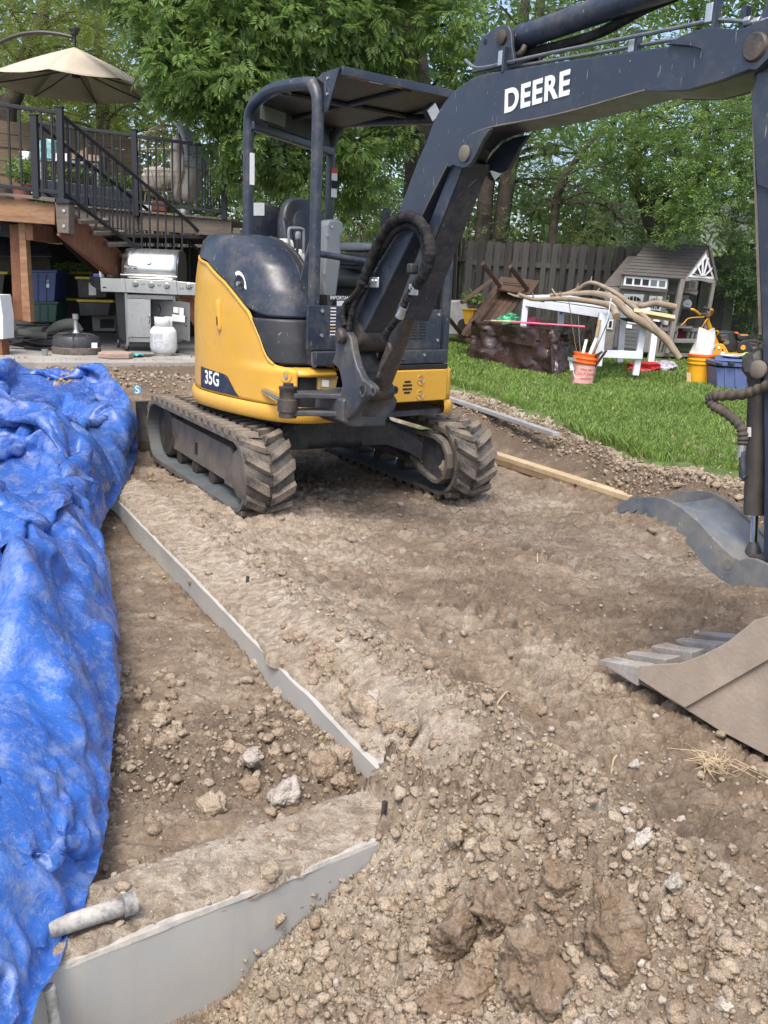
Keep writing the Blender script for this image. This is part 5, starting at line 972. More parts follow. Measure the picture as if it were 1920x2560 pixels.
# ================================================================== BLUE TARP
def tarp():
    pix = [(250, 922, .40), (300, 960, .35), (335, 1020, .25), (346, 1090, .12), (343, 1150, .05), (318, 1205, .03), (290, 1252, .03), (262, 1300, .03), (232, 1335, .02), (250, 1390, .0), (258, 1440, -.05), (272, 1520, -.06), (290, 1610, -.07), (302, 1700, -.08), (300, 1790, -.08), (286, 1880, -.08), (278, 1960, -.08), (280, 2030, -.05), (266, 2100, .0), (250, 2190, .02), (222, 2270, .03), (165, 2370, .03), (100, 2480, .03), (62, 2560, .03), (30, 2640, .03), (20, 2750, .03)]
    E = np.array([[*GZ(a, b, c)] for a, b, c in pix]); L = np.concatenate([[0], np.cumsum(np.hypot(*np.diff(E[:, :2], axis=0).T))])
    nu, nv = 92, 33; s = np.linspace(0, 1, nu)**.80*L[-1]; s = L[-1]-s[::-1] if 0 else s
    # denser towards the camera
    s = L[-1]*(1-(1-np.linspace(0, 1, nu))**1.35); ex = np.interp(s, L, E[:, 0]); ey = np.interp(s, L, E[:, 1]); ez = np.interp(s, L, E[:, 2])
    k = np.ones(9)/9; exs = np.convolve(np.pad(ex, 4, 'edge'), k, 'valid'); eys = np.convolve(np.pad(ey, 4, 'edge'), k, 'valid')
    inx = np.full(nu, -1.0); iny = np.where(s < 2.2, -.25*(1-s/2.2), 0)         # inwards is to the left
    wid = np.interp(eys, [1.2, 2, 4, 7, 9], [.75, .8, 1.3, 2.6, 2.6])
    v = np.linspace(0, 1, nv); X = exs[:, None]+inx[:, None]*wid[:, None]*v[None]; Y = eys[:, None]+iny[:, None]*wid[:, None]*v[None]+.04*np.sin(v*9)[None]
    def H0(x, y, d):                     # d = metres in from the edge
        sc = np.interp(y, [1.2, 2.0, 3.2, 5, 8], [.55, .7, .9, 1, 1]); top = .30+.13*fbm(x*1.2, y*.9, 2, 61)+np.interp(y, [1.3, 2.2, 4, 6, 7.3, 9], [.08, .05, .02, .08, -.16, -.32])
        g = np.interp(y, [1, 7.2, 9.5], [0, 0, .36])
        return g+(1-np.exp(-(np.maximum(d, 0)/(.17*sc))**1.4))*top*sc+.05*np.maximum(0, ridge(x*1.3+y*.4, y*.55, 1, 62))*smooth(.05, .3, d)
    RG = [((20, 1440), (90, 1530), (190, 1650), (260, 1800), (285, 1950)), ((280, 1950), (150, 1995), (-60, 2030)), ((100, 1260), (180, 1350), (250, 1500)), ((60, 1020), (170, 990), (260, 1030), (325, 1110)), ((110, 1080), (150, 1200), (200, 1330)), ((210, 1110), (240, 1200), (262, 1290)), ((200, 2080), (140, 2250), (40, 2400)), ((-100, 1240), (20, 1300), (70, 1400)), ((-60, 1130), (60, 1130), (150, 1150)), ((110, 1400), (60, 1480), (40, 1600))]
    RG = [[np.array([*GZ(a, b, .34)])[:2] for a, b in r] for r in RG]
    H00 = H0
    def H0(x, y, d):
        z = H00(x, y, d)
        for r in RG:
            m = np.full(x.shape, 9.)
            for a, b in zip(r[:-1], r[1:]):
                e = b-a; t = np.clip(((x-a[0])*e[0]+(y-a[1])*e[1])/(e@e), 0, 1); m = np.minimum(m, np.hypot(x-a[0]-t*e[0], y-a[1]-t*e[1]))
            wd = .035+.009*np.clip(y, 1.5, 7); z = z+(.05+.020*np.clip(y, 1.5, 7))*np.exp(-(m/wd)**2)*smooth(.0, .15, d)
        return z
    D = v[None]*wid[:, None]+0*X
    Z = np.maximum(H0(X, Y, D), ez[:, None]*(v[None] < .02))
    P_ = np.stack([X, Y, Z+.01*rng.random(X.shape)], -1)
    def up(A):                           # double the resolution
        B = np.empty((A.shape[0]*2-1, A.shape[1], 3)); B[::2] = A; pa = np.concatenate([2*A[:1]-A[1:2], A, 2*A[-1:]-A[-2:-1]]); B[1::2] = (-pa[:-3]+9*pa[1:-2]+9*pa[2:-1]-pa[3:])/16; return B
    up2 = lambda A: up(up(A).transpose(1, 0, 2)).transpose(1, 0, 2)
    def dist(a, b): return np.linalg.norm(a-b, axis=-1)
    def sim(P_, ku, kv, steps, kick, sd, bend):
        nu, nv = P_.shape[:2]; X, Y = P_[..., 0], P_[..., 1]
        e = ku+(kv-ku)*0; m1 = smooth(-.35, .35, fbm(X*.8, Y*.7, 2, sd)); m2 = smooth(-.35, .35, fbm(X*.8+5, Y*.6, 2, sd+1))
        F1 = 1+ku*(.45+m1); F2 = 1+kv*(.35+1.1*m2)
        SL = np.s_
        pairs = [(SL[1:, :], SL[:-1, :], dist(P_[1:], P_[:-1])*F1[1:], 1.), (SL[:, 1:], SL[:, :-1], dist(P_[:, 1:], P_[:, :-1])*F2[:, 1:], 1.),
                 (SL[1:, 1:], SL[:-1, :-1], dist(P_[1:, 1:], P_[:-1, :-1])*(F1*.5+F2*.5)[1:, 1:], .8), (SL[1:, :-1], SL[:-1, 1:], dist(P_[1:, :-1], P_[:-1, 1:])*(F1*.5+F2*.5)[1:, 1:], .8)]
        pairs += [(SL[2:, :], SL[:-2, :], dist(P_[2:], P_[:-2])*F1[2:], bend), (SL[:, 2:], SL[:, :-2], dist(P_[:, 2:], P_[:, :-2])*F2[:, 2:], bend)]
        pin = np.zeros((nu, nv), bool); pin[:, 0] = True; pin[:, -1] = True; pin[0] = True; pin[-1] = True; P0_ = P_.copy(); V = np.zeros_like(P_)
        V[..., 2] = kick*np.maximum(-.2, ridge(X*1.5+.7*Y, Y*.8, 2, sd+2)); V[..., 0] = kick*1.5*fbm(X*2, Y*1.2, 2, sd+3); w_ = np.where(pin, 0, 1.); dt = .014
        for it in range(steps):
            V[..., 2] -= dt*9.8; V *= .94; Q = P_+V*dt
            for j in range(7):
                C = np.zeros_like(Q); N_ = np.zeros((nu, nv))
                for a, b, R, kk in pairs:
                    d = Q[a]-Q[b]; l = np.linalg.norm(d, axis=-1)+1e-9; q = (l-R)/l
                    if kk == bend: q = np.minimum(q, 0)
                    c = d*(q*.5*kk)[..., None]; C[a] -= c; C[b] += c; N_[a] += kk; N_[b] += kk
                Q = Q+C/np.maximum(N_, 1)[..., None]*1.8*w_[..., None]
            if it % 4 == 0: dd = np.clip(np.interp(Q[..., 1].ravel(), eys[::-1], exs[::-1]).reshape(nu, nv)-Q[..., 0], 0, 3); hk = H0(Q[..., 0], Q[..., 1], dd)+.004
            Q[..., 2] = np.maximum(Q[..., 2], hk); xe = np.interp(Q[..., 1].ravel(), eys[::-1], exs[::-1]).reshape(nu, nv)+.025*fbm(Q[..., 1]*4, Q[..., 2]*3, 2, 8); Q[..., 0] = np.minimum(Q[..., 0], xe); Q[pin] = P0_[pin]; V = (Q-P_)/dt; P_ = Q
        return P_
    P_ = sim(P_, .18, .55, 170, 1.2, 63, .30)
    P_ = up2(P_); P_ = sim(P_, .012, .02, 25, .15, 163, .2)
    # fold the rim over and refine
    Q = up2(up2(P_))
    du = np.gradient(Q, axis=0); dv = np.gradient(Q, axis=1); n = np.cross(du, dv); n /= np.linalg.norm(n, axis=-1)[..., None]+1e-9; n *= np.sign(n[..., 2:3]+1e-9)
    a, b = np.meshgrid(np.linspace(0, L[-1]*1.2, Q.shape[0]), np.linspace(0, 1, Q.shape[1]), indexing='ij'); b = b*np.interp(a/1.2, s, wid)*1.25
    h = 0
    for i in range(8):                   # sharp random creases, like crushed film
        t = rng.random()*3.14; f_ = 1.4+i*1.2; ph = (a*math.cos(t)+b*math.sin(t))*f_+1.1*fbm(a*1.6+i, b*1.6, 2, 900+i); h = h+(np.abs((ph % 1)-.5)-.25)*.042/f_**.8*smooth(-.15, .2, fbm(a*2.1+i*7, b*2.1, 2, 930+i))
    h += .006*fbm(a*7, b*7, 3, 950)
    Q = Q+n*h[..., None]
    nu2, nv2 = Q.shape[:2]; i = (np.arange(nu2-1)[:, None]*nv2+np.arange(nv2-1)[None]).ravel()
    b_ = NB('blue_tarp'); n1 = b_.noise(1.6, 6, .6); n2 = b_.noise(7, 9, .75, b_.co((1, .55, 1)), .9); n3 = b_.noise(38, 5, .7); 
    col = b_.mix(b_.ramp(n1, [(.35, 0), (.65, 1)]), (.016, .070, .30), (.034, .13, .45))
    dirt = b_.math('ADD', b_.math('MULTIPLY', n2, .7), b_.math('MULTIPLY', n3, .35)); dm = b_.ramp(dirt, [(.51, 0), (.60, .30), (.72, .65)])
    col = b_.mix(dm, col, (.28, .30, .31)); fine = b_.ramp(b_.noise(75, 4, .75, dist=1), [(.57, 0), (.68, .45)]); col = b_.mix(fine, col, (.36, .37, .38))
    b_.set(col, b_.math('ADD', .22, b_.math('MULTIPLY', dm, .4)), 0, .5)
    rg_ = b_.n('ShaderNodeTexNoise', noise_type='RIDGED_MULTIFRACTAL'); rg_.inputs['Scale'].default_value = 9; rg_.inputs['Detail'].default_value = 5; b_.l(b_.tc.outputs['Object'], rg_.inputs['Vector']); b_.bump(b_.math('ADD', b_.math('MULTIPLY', rg_.outputs['Fac'], .45), b_.math('MULTIPLY', b_.noise(60, 5, .7), .5)), .55, .012)
    me = np_mesh('blue_tarp', Q.reshape(-1, 3), np.stack([i, i+1, i+nv2+1, i+nv2], 1), b_.m, True)
    tag(link('blue_tarp', me), 'crumpled muddy blue tarpaulin heaped beside the excavation on the left', 'tarp')
tarp()
# ================================================================== PATIO AND DECK
def S(name, pts, Y, th, mt, parent=None, **k):           # upright slab: outline seen at depth Y, th thick towards the back
    m = MB(); V = [PX(x, y, Y) for x, y in pts]; n = len(V); m.raw(V+[v+Vector((0, th, 0)) for v in V], [tuple(range(n)), tuple(range(2*n-1, n-1, -1))]+[(i, i+n, (i+1) % n+n, (i+1) % n) for i in range(n)]); return m.build(name, mt, parent, **k)
def Q3(name, pts, th, mt, parent=None, up=None, **k):     # free slab through points (px,py,depth)
    V = [PX(*p) for p in pts]; n = (V[1]-V[0]).cross(V[-1]-V[0]).normalized()*th; c = len(V); m = MB().raw(V+[v+n for v in V], [tuple(range(c)), tuple(range(2*c-1, c-1, -1))]+[(i, i+c, (i+1) % c+c, (i+1) % c) for i in range(c)]); return m.build(name, mt, parent, **k)
def rect(x0, y0, x1, y1): return [(x0, y0), (x1, y0), (x1, y1), (x0, y1)]
def B3(name, a, b, w_, t, mt, parent=None, up=(0, -1, 0), **k): return MB().bar(PX(*a), PX(*b), w_, t, up).build(name, mt, parent, **k)
def T3(name, pts, r, mt, parent=None, n=8, seg=5, sm=True, **k): return MB().tube(smoothpath([PX(*p) for p in pts], seg), r if not hasattr(r, '__len__') else list(np.interp(np.linspace(0, 1, (len(pts)-1)*seg+1), np.linspace(0, 1, len(r)), r)), n).build(name, mt, parent, sm=sm, **k)
def TH(name, label, cat, px, py, Y, z=None, group=None): p = PX(px, py, Y); return thing(name, label, cat, (p.x, p.y, z if z is not None else p.z), group)
SLAB = pmat('patio_concrete', (.30, .285, .26), .85, .2, 2, .3, 40, 0, .6, (.22, .18, .14))
WEATH = gmat('weathered_board', (.10, .082, .065), (.19, .155, .12), (1, 8, 8), 2.2); RED = gmat('red_stained_wood', (.12, .048, .026), (.22, .10, .055), (2, 8, 2), 2.5, .6); ORG = gmat('orange_stained_wood', (.17, .085, .045), (.36, .21, .11), (1, 6, 6), 2.2, .6); GREYW = gmat('grey_fence_wood', (.042, .041, .038), (.098, .094, .086), (7, 7, 1), 2.5, .85, .4); GREYW2 = gmat('grey_fence_wood_lighter', (.12, .115, .105), (.20, .19, .17), (7, 7, 1), 2.2, .85, .4)  # ORG is a paler, more orange brown stain than RED
RAIL = pmat('black_railing', (.010, .013, .018), .6, .1, 8, .02, 60); STEEL = pmat('stainless_steel', (.50, .51, .50), .30, .08, 3, .03, 30, .9, .25, (.36, .35, .32)); STEELB = pmat('dull_steel', (.33, .335, .33), .42, .1, 4, .05, 40, .75, .3, (.22, .21, .19)); FABO = pmat('olive_canvas', (.075, .08, .07), .9, .15, 5, .3, 200)
def BIN(c, n='bin_plastic'): return pmat(n, c, .45, .1, 4, .05, 60, 0, .2, (.2, .19, .17))
WPL = pmat('white_paint', (.70, .73, .76), .5, .05, 5, .05, 40, 0, .18, (.45, .43, .38))
PE = np.array([-4.057, 9.499]); PA = np.array([.894, .447]); PB = np.array([-.447, .894])
pf_ = lambda a, b, z: Vector((PE[0]+PA[0]*a+PB[0]*b, PE[1]+PA[1]*a+PB[1]*b, z))
pts_ = [(-5, 0)]+[(a, .02*float(fbm(a*3, 1., 3, 5))) for a in np.linspace(-4.5, 4.2, 50)]+[(4.6, 0), (4.6, 9), (-5, 9)]
tag(MB().prism(pts_, lambda u, v, o: pf_(u, v, o), .26, .41).build('patio_slab', SLAB, bev=.008), kind='structure')
Z0 = .412
# ---- debris of dry leaves on the slab
lv = MB()
for k in range(260):
    a = rng.uniform(-1, 4.4); b = abs(rng.normal(0, .7))+.03; c = pf_(a, b, Z0+.006); s = rng.uniform(.008, .022); t = rng.random()*6.28; d = Vector((math.cos(t), math.sin(t), rng.normal(0, .3)))*s; e = Vector((-math.sin(t), math.cos(t), rng.normal(0, .3)))*s*.5; lv.raw([c-d, c+e, c+d, c-e], [(0, 1, 2, 3)])
tag(lv.build('fallen_leaves', pmat('dry_leaf', (.16, .105, .05), .8, .5, 30)), 'dry brown leaf litter on the concrete patio', 'leaves', kind='stuff')
# ---- deck
dk = TH('raised_deck', 'raised timber deck with weathered rim boards and red brown stair stringers', 'deck', 160, 800, 11, Z0)
S('landing_beam', [(-260, 458), (0, 493), (137, 510), (137, 562), (0, 552), (-260, 520)], 10.5, .10, ORG, dk, bev=.006)
S('beam_end_cap', [(137, 505), (172, 509), (172, 584), (143, 582)], 10.44, .20, WEATH, dk, bev=.008)
for x, y in ((160, 527), (160, 565)): p = PX(x, y, 10.44); MB().disc(p, (0, -1, 0), .017, .012, 10).build('bolt', ZINC, dk)
S('post_cap', [(139, 499), (152, 494), (174, 503), (174, 509), (139, 509)], 10.42, .22, RAIL, dk, bev=.004)
S('support_post', [(23, 560), (46, 560), (57, 802), (33, 800)], 10.75, .09, RED, dk, bev=.005); S('support_post', [(45, 548), (61, 548), (77, 806), (56, 802)], 10.66, .13, ORG, dk, bev=.005)
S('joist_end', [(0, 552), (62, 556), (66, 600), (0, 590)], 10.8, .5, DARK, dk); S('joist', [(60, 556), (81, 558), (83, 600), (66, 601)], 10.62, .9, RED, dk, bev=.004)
Q3('stair_stringer', [(174, 524, 10.5), (296, 622, 11.6), (420, 716, 12.7), (420, 790, 12.7), (266, 690, 11.6), (150, 592, 10.5)], .05, RED, dk, bev=.005)
Q3('stair_stringer', [(105, 560, 11.2), (170, 565, 11.2), (270, 668, 12.2), (250, 700, 12.2)], .05, pmat('dark_wood', (.03, .02, .015), .7), dk)
Q3('stringer_foot', [(440, 742, 12.4), (470, 722, 12.4), (500, 770, 12.6), (500, 840, 12.6)], .05, RED, dk)
for k in range(8):
    x0, y0, Y0 = 185+k*37, 545+k*29, 10.7+k*.30; Q3('stair_tread', [(x0, y0, Y0), (x0+75, y0-1, Y0+1.0), (x0+92, y0+5, Y0+.85), (x0+17, y0+6, Y0-.15)], .04, WEATH, dk)
rimp = [(178, 514), (578, 549), (578, 592), (178, 562)]
for k in range(1): S('rim_board', rimp, 12.6, .05, WEATH, dk, bev=.004)
for k in range(24):                       # deck boards seen edge on
    a = k/24; x = 178+400*a; 
    S('deck_board', [(178+400*k/24, 511+35*k/24), (178+400*(k+.94)/24, 511+35*(k+.94)/24), (178+400*(k+.94)/24, 516+35*(k+.94)/24), (178+400*k/24, 516+35*k/24)], 12.55, 2.2, WEATH, dk)
S('deck_post', [(562, 590), (580, 592), (580, 860), (562, 858)], 12.7, .12, RED, dk)
Q3('under_deck_shade_backdrop', [(-300, 600, 14.6), (560, 620, 14.6), (560, 860, 14.6), (-300, 860, 14.6)], .05, pmat('painted_shade_backdrop', (.02, .02, .019), .9), dk)  # near black sheet standing in for the shade below the deck
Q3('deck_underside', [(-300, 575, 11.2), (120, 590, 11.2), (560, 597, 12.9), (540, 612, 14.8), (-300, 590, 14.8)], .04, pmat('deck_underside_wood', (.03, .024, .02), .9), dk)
Q3('landing_boards', [(-260, 455, 10.45), (137, 505, 10.45), (137, 501, 11.6), (-260, 462, 11.6)], .03, WEATH, dk)
# ---- railings
def rail(lab, posts, top, bot, xs, Y, cat='railing', r=.0095, wv=.035):
    t = TH('railing', lab, cat, top[0][0], bot[0][1], Y[0]); yy = lambda L, x: float(np.interp(x, [p[0] for p in L], [p[1] for p in L])); dY = lambda x: float(np.interp(x, [top[0][0], top[-1][0]], Y))
    for L, nm in ((top, 'top_rail'), (bot, 'bottom_rail')):
        for a, b in zip(L[:-1], L[1:]): B3(nm, (*a, dY(a[0])), (*b, dY(b[0])), wv*1.1, wv, RAIL, t, bev=.003)
    for x in xs: B3('baluster', (x, yy(top, x), dY(x)), (x+(yy(bot, x)-yy(top, x))*.035*(1-x/620), yy(bot, x+5), dY(x)), r*2, r*2, RAIL, t)
    for (x, y0, x1, y1) in posts: B3('post', (x, y0, dY(x)), (x1, y1, dY(x)), .068, .068, RAIL, t, bev=.004); c = PX(x, y0, dY(x)); MB().box(c+Vector((0, 0, .008)), (.078, .078, .02)).build('post_cap', RAIL, t, bev=.004)
    return t
rail('black metal railing along the landing edge, above the big timber beam', [(149, 270, 155, 500), (85, 289, 92, 495)], [(-250, 215), (0, 261), (143, 281)], [(-250, 430), (0, 464), (150, 482)], [-225, -190, -155, -120, -85, -52, -20, 0+20, 48, 76, 102, 128], (10.3, 10.5))
rail('black metal stair railing sloping down to the right, nearest of the two', [], [(156, 289), (340, 442), (468, 551), (560, 640)], [(160, 483), (262, 561), (347, 622), (470, 722)], [168+20.5*k for k in range(15)], (10.6, 13.0))
rail('black metal stair railing behind the nearer stair rail', [], [(93, 308), (336, 498), (485, 616), (540, 660)], [(100, 470), (262, 600), (420, 716), (500, 775)], [108+21.5*k for k in range(19)], (11.3, 13.6))
rail('long black metal railing along the far deck edge beside the egg chair', [(335, 326, 342, 540), (559, 368, 561, 548)], [(100, 308), (328, 338), (549, 369)], [(110, 478), (340, 505), (556, 530)], [112+21*k for k in range(10)]+[349+20.3*k for k in range(10)], (12.55, 12.55))
rail('short black metal railing running back from the deck corner post', [], [(556, 370), (512, 380)], [(556, 529), (500, 520)], [548-7.2*k for k in range(7)], (12.6, 15.2))
# ---- privacy wall on the deck, horizontal planks
pw = TH('plank_screen', 'brown horizontal plank screen behind the potting bench on the deck', 'screen', 150, 480, 14)
PL = gmat('brown_plank', (.075, .055, .035), (.16, .115, .07), (1, 9, 9), 2.5)
for k in range(5):
    a, b = k/5, (k+.93)/5; f = lambda x, t: (x, (300+.14*x)*(1-t)+(470+.10*x)*t)
    S('plank', [f(-260, a), f(150+k*2, a), f(150+k*2, b), f(-260, b)], 14-.02*(k % 2), .03, PL, pw); S('plank', [f(152+k*2, a), f(345, a), f(345, b), f(152+k*2, b)], 14.03-.02*(k % 2), .03, PL, pw)
# ---- things on the deck
def trough(px, lab, xs, Y):
    m = S(px, [(xs[0], xs[1]), (xs[2], xs[3]), (xs[2]-4, xs[5]), (xs[0]+4, xs[4])], Y, .35, pmat('dark_blue_plastic', (.018, .026, .040), .4), None, bev=.01); tag(m, lab, 'planter', 'dark planter troughs on the deck'); return m
trough('planter_trough', 'dark blue planter trough behind the landing post, left of the two', (98, 447, 214, 462, 500, 512), 12.9); trough('planter_trough', 'dark blue planter trough left of the egg chair, right of the two', (218, 462, 352, 478, 512, 528), 12.9)
def leaves(c, rad, n, size, squash=(1, 1, 1), droop=.3, seed=1, hollow=0):
    R = np.random.default_rng(seed); d = R.normal(size=(n, 3)); d /= np.linalg.norm(d, axis=1)[:, None]; r = (hollow+(1-hollow)*R.random(n))**(1/2.2); p = np.array(c)+d*r[:, None]*rad*np.array(squash)
    a = R.normal(size=(n, 3)); a[:, 2] = a[:, 2]*.5-droop; a /= np.linalg.norm(a, axis=1)[:, None]; b = np.cross(a, R.normal(size=(n, 3))); b /= np.linalg.norm(b, axis=1)[:, None]; s = size*(.7+.6*R.random(n))[:, None]; nrm = np.cross(a, b)
    V = np.stack([p, p+a*s*.5+b*s*.26+nrm*s*.06, p+a*s, p+a*s*.5-b*s*.26+nrm*s*.06], 1).reshape(-1, 3); i = np.arange(n)*4; return V, np.concatenate([np.stack([i, i+1, i+2], 1), np.stack([i, i+2, i+3], 1)])
def leafmat(name, c1, c2, tr=.35, yel=.12):
    b = NB(name); g = b.n('ShaderNodeNewGeometry'); rnd = g.outputs['Random Per Island']; n = b.noise(.9, 4, co=g.outputs['Position'])
    c = b.mix(rnd, c1, c2); c = b.mix(b.ramp(n, [(.35, .0), (.7, .55)]), c, Vector(c1)*.72); c = b.mix(b.ramp(rnd, [(1-yel, 0), (1, .6)]), c, (.20, .24, .05)); c = b.mix(g.outputs['Backfacing'], c, b.mix(.4, c, (.16, .22, .12)))
    b.set(c, .5, 0, .4); t = b.n('ShaderNodeBsdfTranslucent'); b.l(b.mix(.5, c, Vector(c2)*1.3), t.inputs[0]); m = b.n('ShaderNodeMixShader'); m.inputs[0].default_value = tr; b.l(b.b.outputs[0], m.inputs[1]); b.l(t.outputs[0], m.inputs[2]); b.l(m.outputs[0], b.t.nodes['Material Output'].inputs[0]); return b.m
LF_A = leafmat('leaf_bright', (.10, .18, .04), (.17, .27, .06), .4); LF_B = leafmat('leaf_mid', (.10, .18, .036), (.175, .27, .058), .42); LF_C = leafmat('leaf_yellow', (.19, .25, .05), (.30, .35, .075), .5, .2); LF_D = leafmat('leaf_dark', (.045, .09, .028), (.08, .14, .038))
def plant(name, lab, cat, px, py, Y, rad, n, size, mt, pot=None, squash=(1, 1, .8), seed=3, group=None):
    t = TH(name, lab, cat, px, py, Y, group=group); c = PX(px, py, Y); V, F = leaves(c, rad, n, size, squash, .4, seed); place(o := bpy.data.objects.new('foliage', np_mesh('foliage', V, F, mt)), t); COL.objects.link(o)
    st = MB()
    for k in range(5): st.tube([c+Vector((0, 0, -rad*1.1)), c+Vector((rad*.6*math.cos(k*1.3), rad*.5*math.sin(k*1.3), rad*.3))], .004, 5)
    st.build('stem', LF_D, t)
    if pot: r0, r1, h, pm = pot; b = c+Vector((0, 0, -rad*.8-h)); MB().lathe(b, [(r0, 0), (r1, h), (r1*1.08, h), (r1*1.08, h-.03), (r1*.9, h-.03)], 20).build('pot', pm, t, sm=True)
    return t
TERRA = pmat('terracotta', (.22, .075, .045), .8, .15, 6)
plant('potted_plant', 'leafy plant in a terracotta pot beside the landing railing', 'plant', 52, 425, 12.3, .22, 500, .06, LF_B, (.09, .12, .30, TERRA), (1, 1, .9), 4)
for px, n_, lb in ((120, 11, 'first from the left'), (165, 12, 'second from the left'), (205, 13, 'third from the left')): plant('trough_plant', 'small green plant growing in the left dark trough, '+lb, 'plant', px, 428+px*.03, 13.0, .11, 130, .045, LF_A, None, (1, .6, 1.1), n_)
for px, n_, lb in ((262, 21, 'first from the left'), (300, 22, 'second from the left'), (330, 23, 'third from the left')): plant('trough_plant', 'small green plant growing in the right dark trough, '+lb, 'plant', px, 440+px*.05, 13.0, .12, 150, .05, LF_A, None, (1, .6, 1.1), n_)
tag(S('white_bucket', [(47, 376), (73, 379), (71, 400), (50, 398)], 13.2, .16, WHT, None, bev=.01), 'small white container beside the terracotta potted plant', 'container')
pb = TH('potting_bench', 'grey potting bench with a pale top, behind the stair rails', 'bench', 180, 460, 13.4)
S('top', [(98, 392), (245, 408), (245, 414), (98, 400)], 13.3, .5, GREYP, pb, bev=.003)
for x in (104, 242): S('leg', [(x-4, 400), (x+4, 400), (x+4, 462), (x-4, 462)], 13.32, .04, GREYP, pb)
S('backboard', [(240, 390), (252, 388), (246, 440), (238, 440)], 13.34, .4, GREYP, pb); S('shelf', [(180, 423), (240, 430), (240, 435), (180, 428)], 13.35, .4, GREYP, pb)
tag(S('plastic_bag', [(96, 350), (112, 345), (139, 350), (136, 400), (98, 398)], 13.25, .2, pmat('bag_teal', (.25, .48, .50), .5, .6, 14), None, bev=.03), 'pale teal printed bag standing on the potting bench', 'bag')
tag(S('white_box', [(108, 380), (172, 384), (172, 404), (108, 402)], 13.28, .25, WHT, None, bev=.008), 'white plastic tub on the potting bench in front of the teal bag', 'tub')
tag(S('cardboard_box', [(176, 380), (200, 378), (220, 366), (220, 400), (176, 398)], 13.3, .2, pmat('cardboard', (.26, .19, .12), .8), None, bev=.004), 'open cardboard box in the middle of the potting bench', 'box')
tag(S('seed_tray', [(220, 386), (248, 389), (248, 404), (220, 402)], 13.28, .2, pmat('tray_mix', (.30, .22, .17), .7, .5, 30), None, bev=.004), 'small labelled box at the right end of the potting bench', 'box')
# egg chair
ec = TH('egg_chair', 'wicker egg chair with cream cushions and a grey patterned cover on its top', 'chair', 430, 500, 13.2)
WK = pmat('pale_wicker', (.34, .29, .20), .7, .2, 20); CU = pmat('cream_cushion', (.52, .46, .38), .85, .08, 6, .1, 200)
cc = PX(425, 420, 13.2); rx, ry, rz_ = .50, .42, .56
def eg(a, t, k=1): return cc+Vector((rx*k*math.cos(a)*math.sin(t), ry*k*math.sin(a)*math.sin(t), rz_*k*math.cos(t)*(1.0 if t < 1.57 else .80)))
for k in range(30):
    a = 2*math.pi*k/30; fr = math.sin(a) < -.35 and abs(math.cos(a)) < .8
    MB().tube([eg(a, t) for t in np.linspace(1.75 if fr else .1, 3.0, 14)], .0055, 5).build('cane', WK, ec)
for t in np.linspace(1.75, 2.9, 8): MB().tube([eg(a, t) for a in np.linspace(0, 6.283, 40)], .004, 5).build('cane_ring', WK, ec)
for t in np.linspace(.5, 1.6, 6): MB().tube([eg(a, t) for a in np.linspace(-.6, 3.75, 30)], .005, 5).build('cane_ring', WK, ec)
T3('front_frame', [(345, 375, 13.0), (400, 372, 12.9), (452, 380, 12.85), (458, 420, 12.85), (448, 470, 12.9)], .014, WK, ec)
for (x, y, w1, h1, nm) in ((398, 452, .30, .11, 'seat_cushion'), (395, 436, .24, .09, 'back_cushion'), (446, 415, .12, .40, 'side_cushion'), (472, 440, .16, .30, 'side_cushion')):
    c = PX(x, y, 13.05); V, F = ico(3, 9, .04, (w1, .20, h1)); MB().raw([c+Vector(v) for v in V], F).build(nm, CU, ec, sm=True)
b = NB('patterned_cover'); v = b.co((1, 1, 3.4)); b.set(b.mix(b.ramp(b.noise(17, 2, .5, v), [(.56, 0), (.60, 1)]), (.42, .44, .45), (.15, .16, .17)), .8); COV = b.m
m = MB(); rows = []
for i in range(16):
    t = .04+i*.105; rows.append([eg(a, t, 1.05+.012*math.sin(a*9+t*4)) for a in np.linspace(-1.0, 1.3, 14)])
m.grid(rows); m.build('fabric_cover', COV, ec, sm=True, thick=.004)
for x, x2 in ((365, 358), (447, 455), (482, 490)): T3('leg', [(x, 478, 13.1), ((x+x2)/2, 500, 13.05), (x2, 527, 13.0)], .012, WK, ec)
tag(S('cardboard_carton', [(380, 500), (415, 503), (413, 528), (380, 526)], 12.9, .25, TERRA, None), 'reddish box under the egg chair on the deck edge', 'box'); wb_ = S('white_carton', [(355, 505), (378, 513), (378, 527), (355, 525)], 12.85, .2, WHT, None); tag(wb_, 'white printed box at the deck edge left of the reddish box', 'box')
db = MB().lathe(PX(460, 538, 12.75), [(.10, 0), (.115, .0), (.095, .075), (.08, .075), (.085, .02), (0, .02)], 20).build('pet_bowl', STEELB, None, sm=True); tag(db, 'round grey pet bowl with paw prints at the deck edge', 'bowl')
for dx in (-.03, .035):
    c = PX(460, 534, 12.64)+Vector((dx, .0, 0))
    for a in range(4): MB().disc(c+Vector(((a-1.5)*.011, -.001, .012 if a in (1, 2) else .004)), (0, -1, .2), .004, .002, 6).build('paw_print', DARK, db)
    MB().disc(c+Vector((0, -.001, -.006)), (0, -1, .2), .009, .002, 8).build('paw_print', DARK, db)
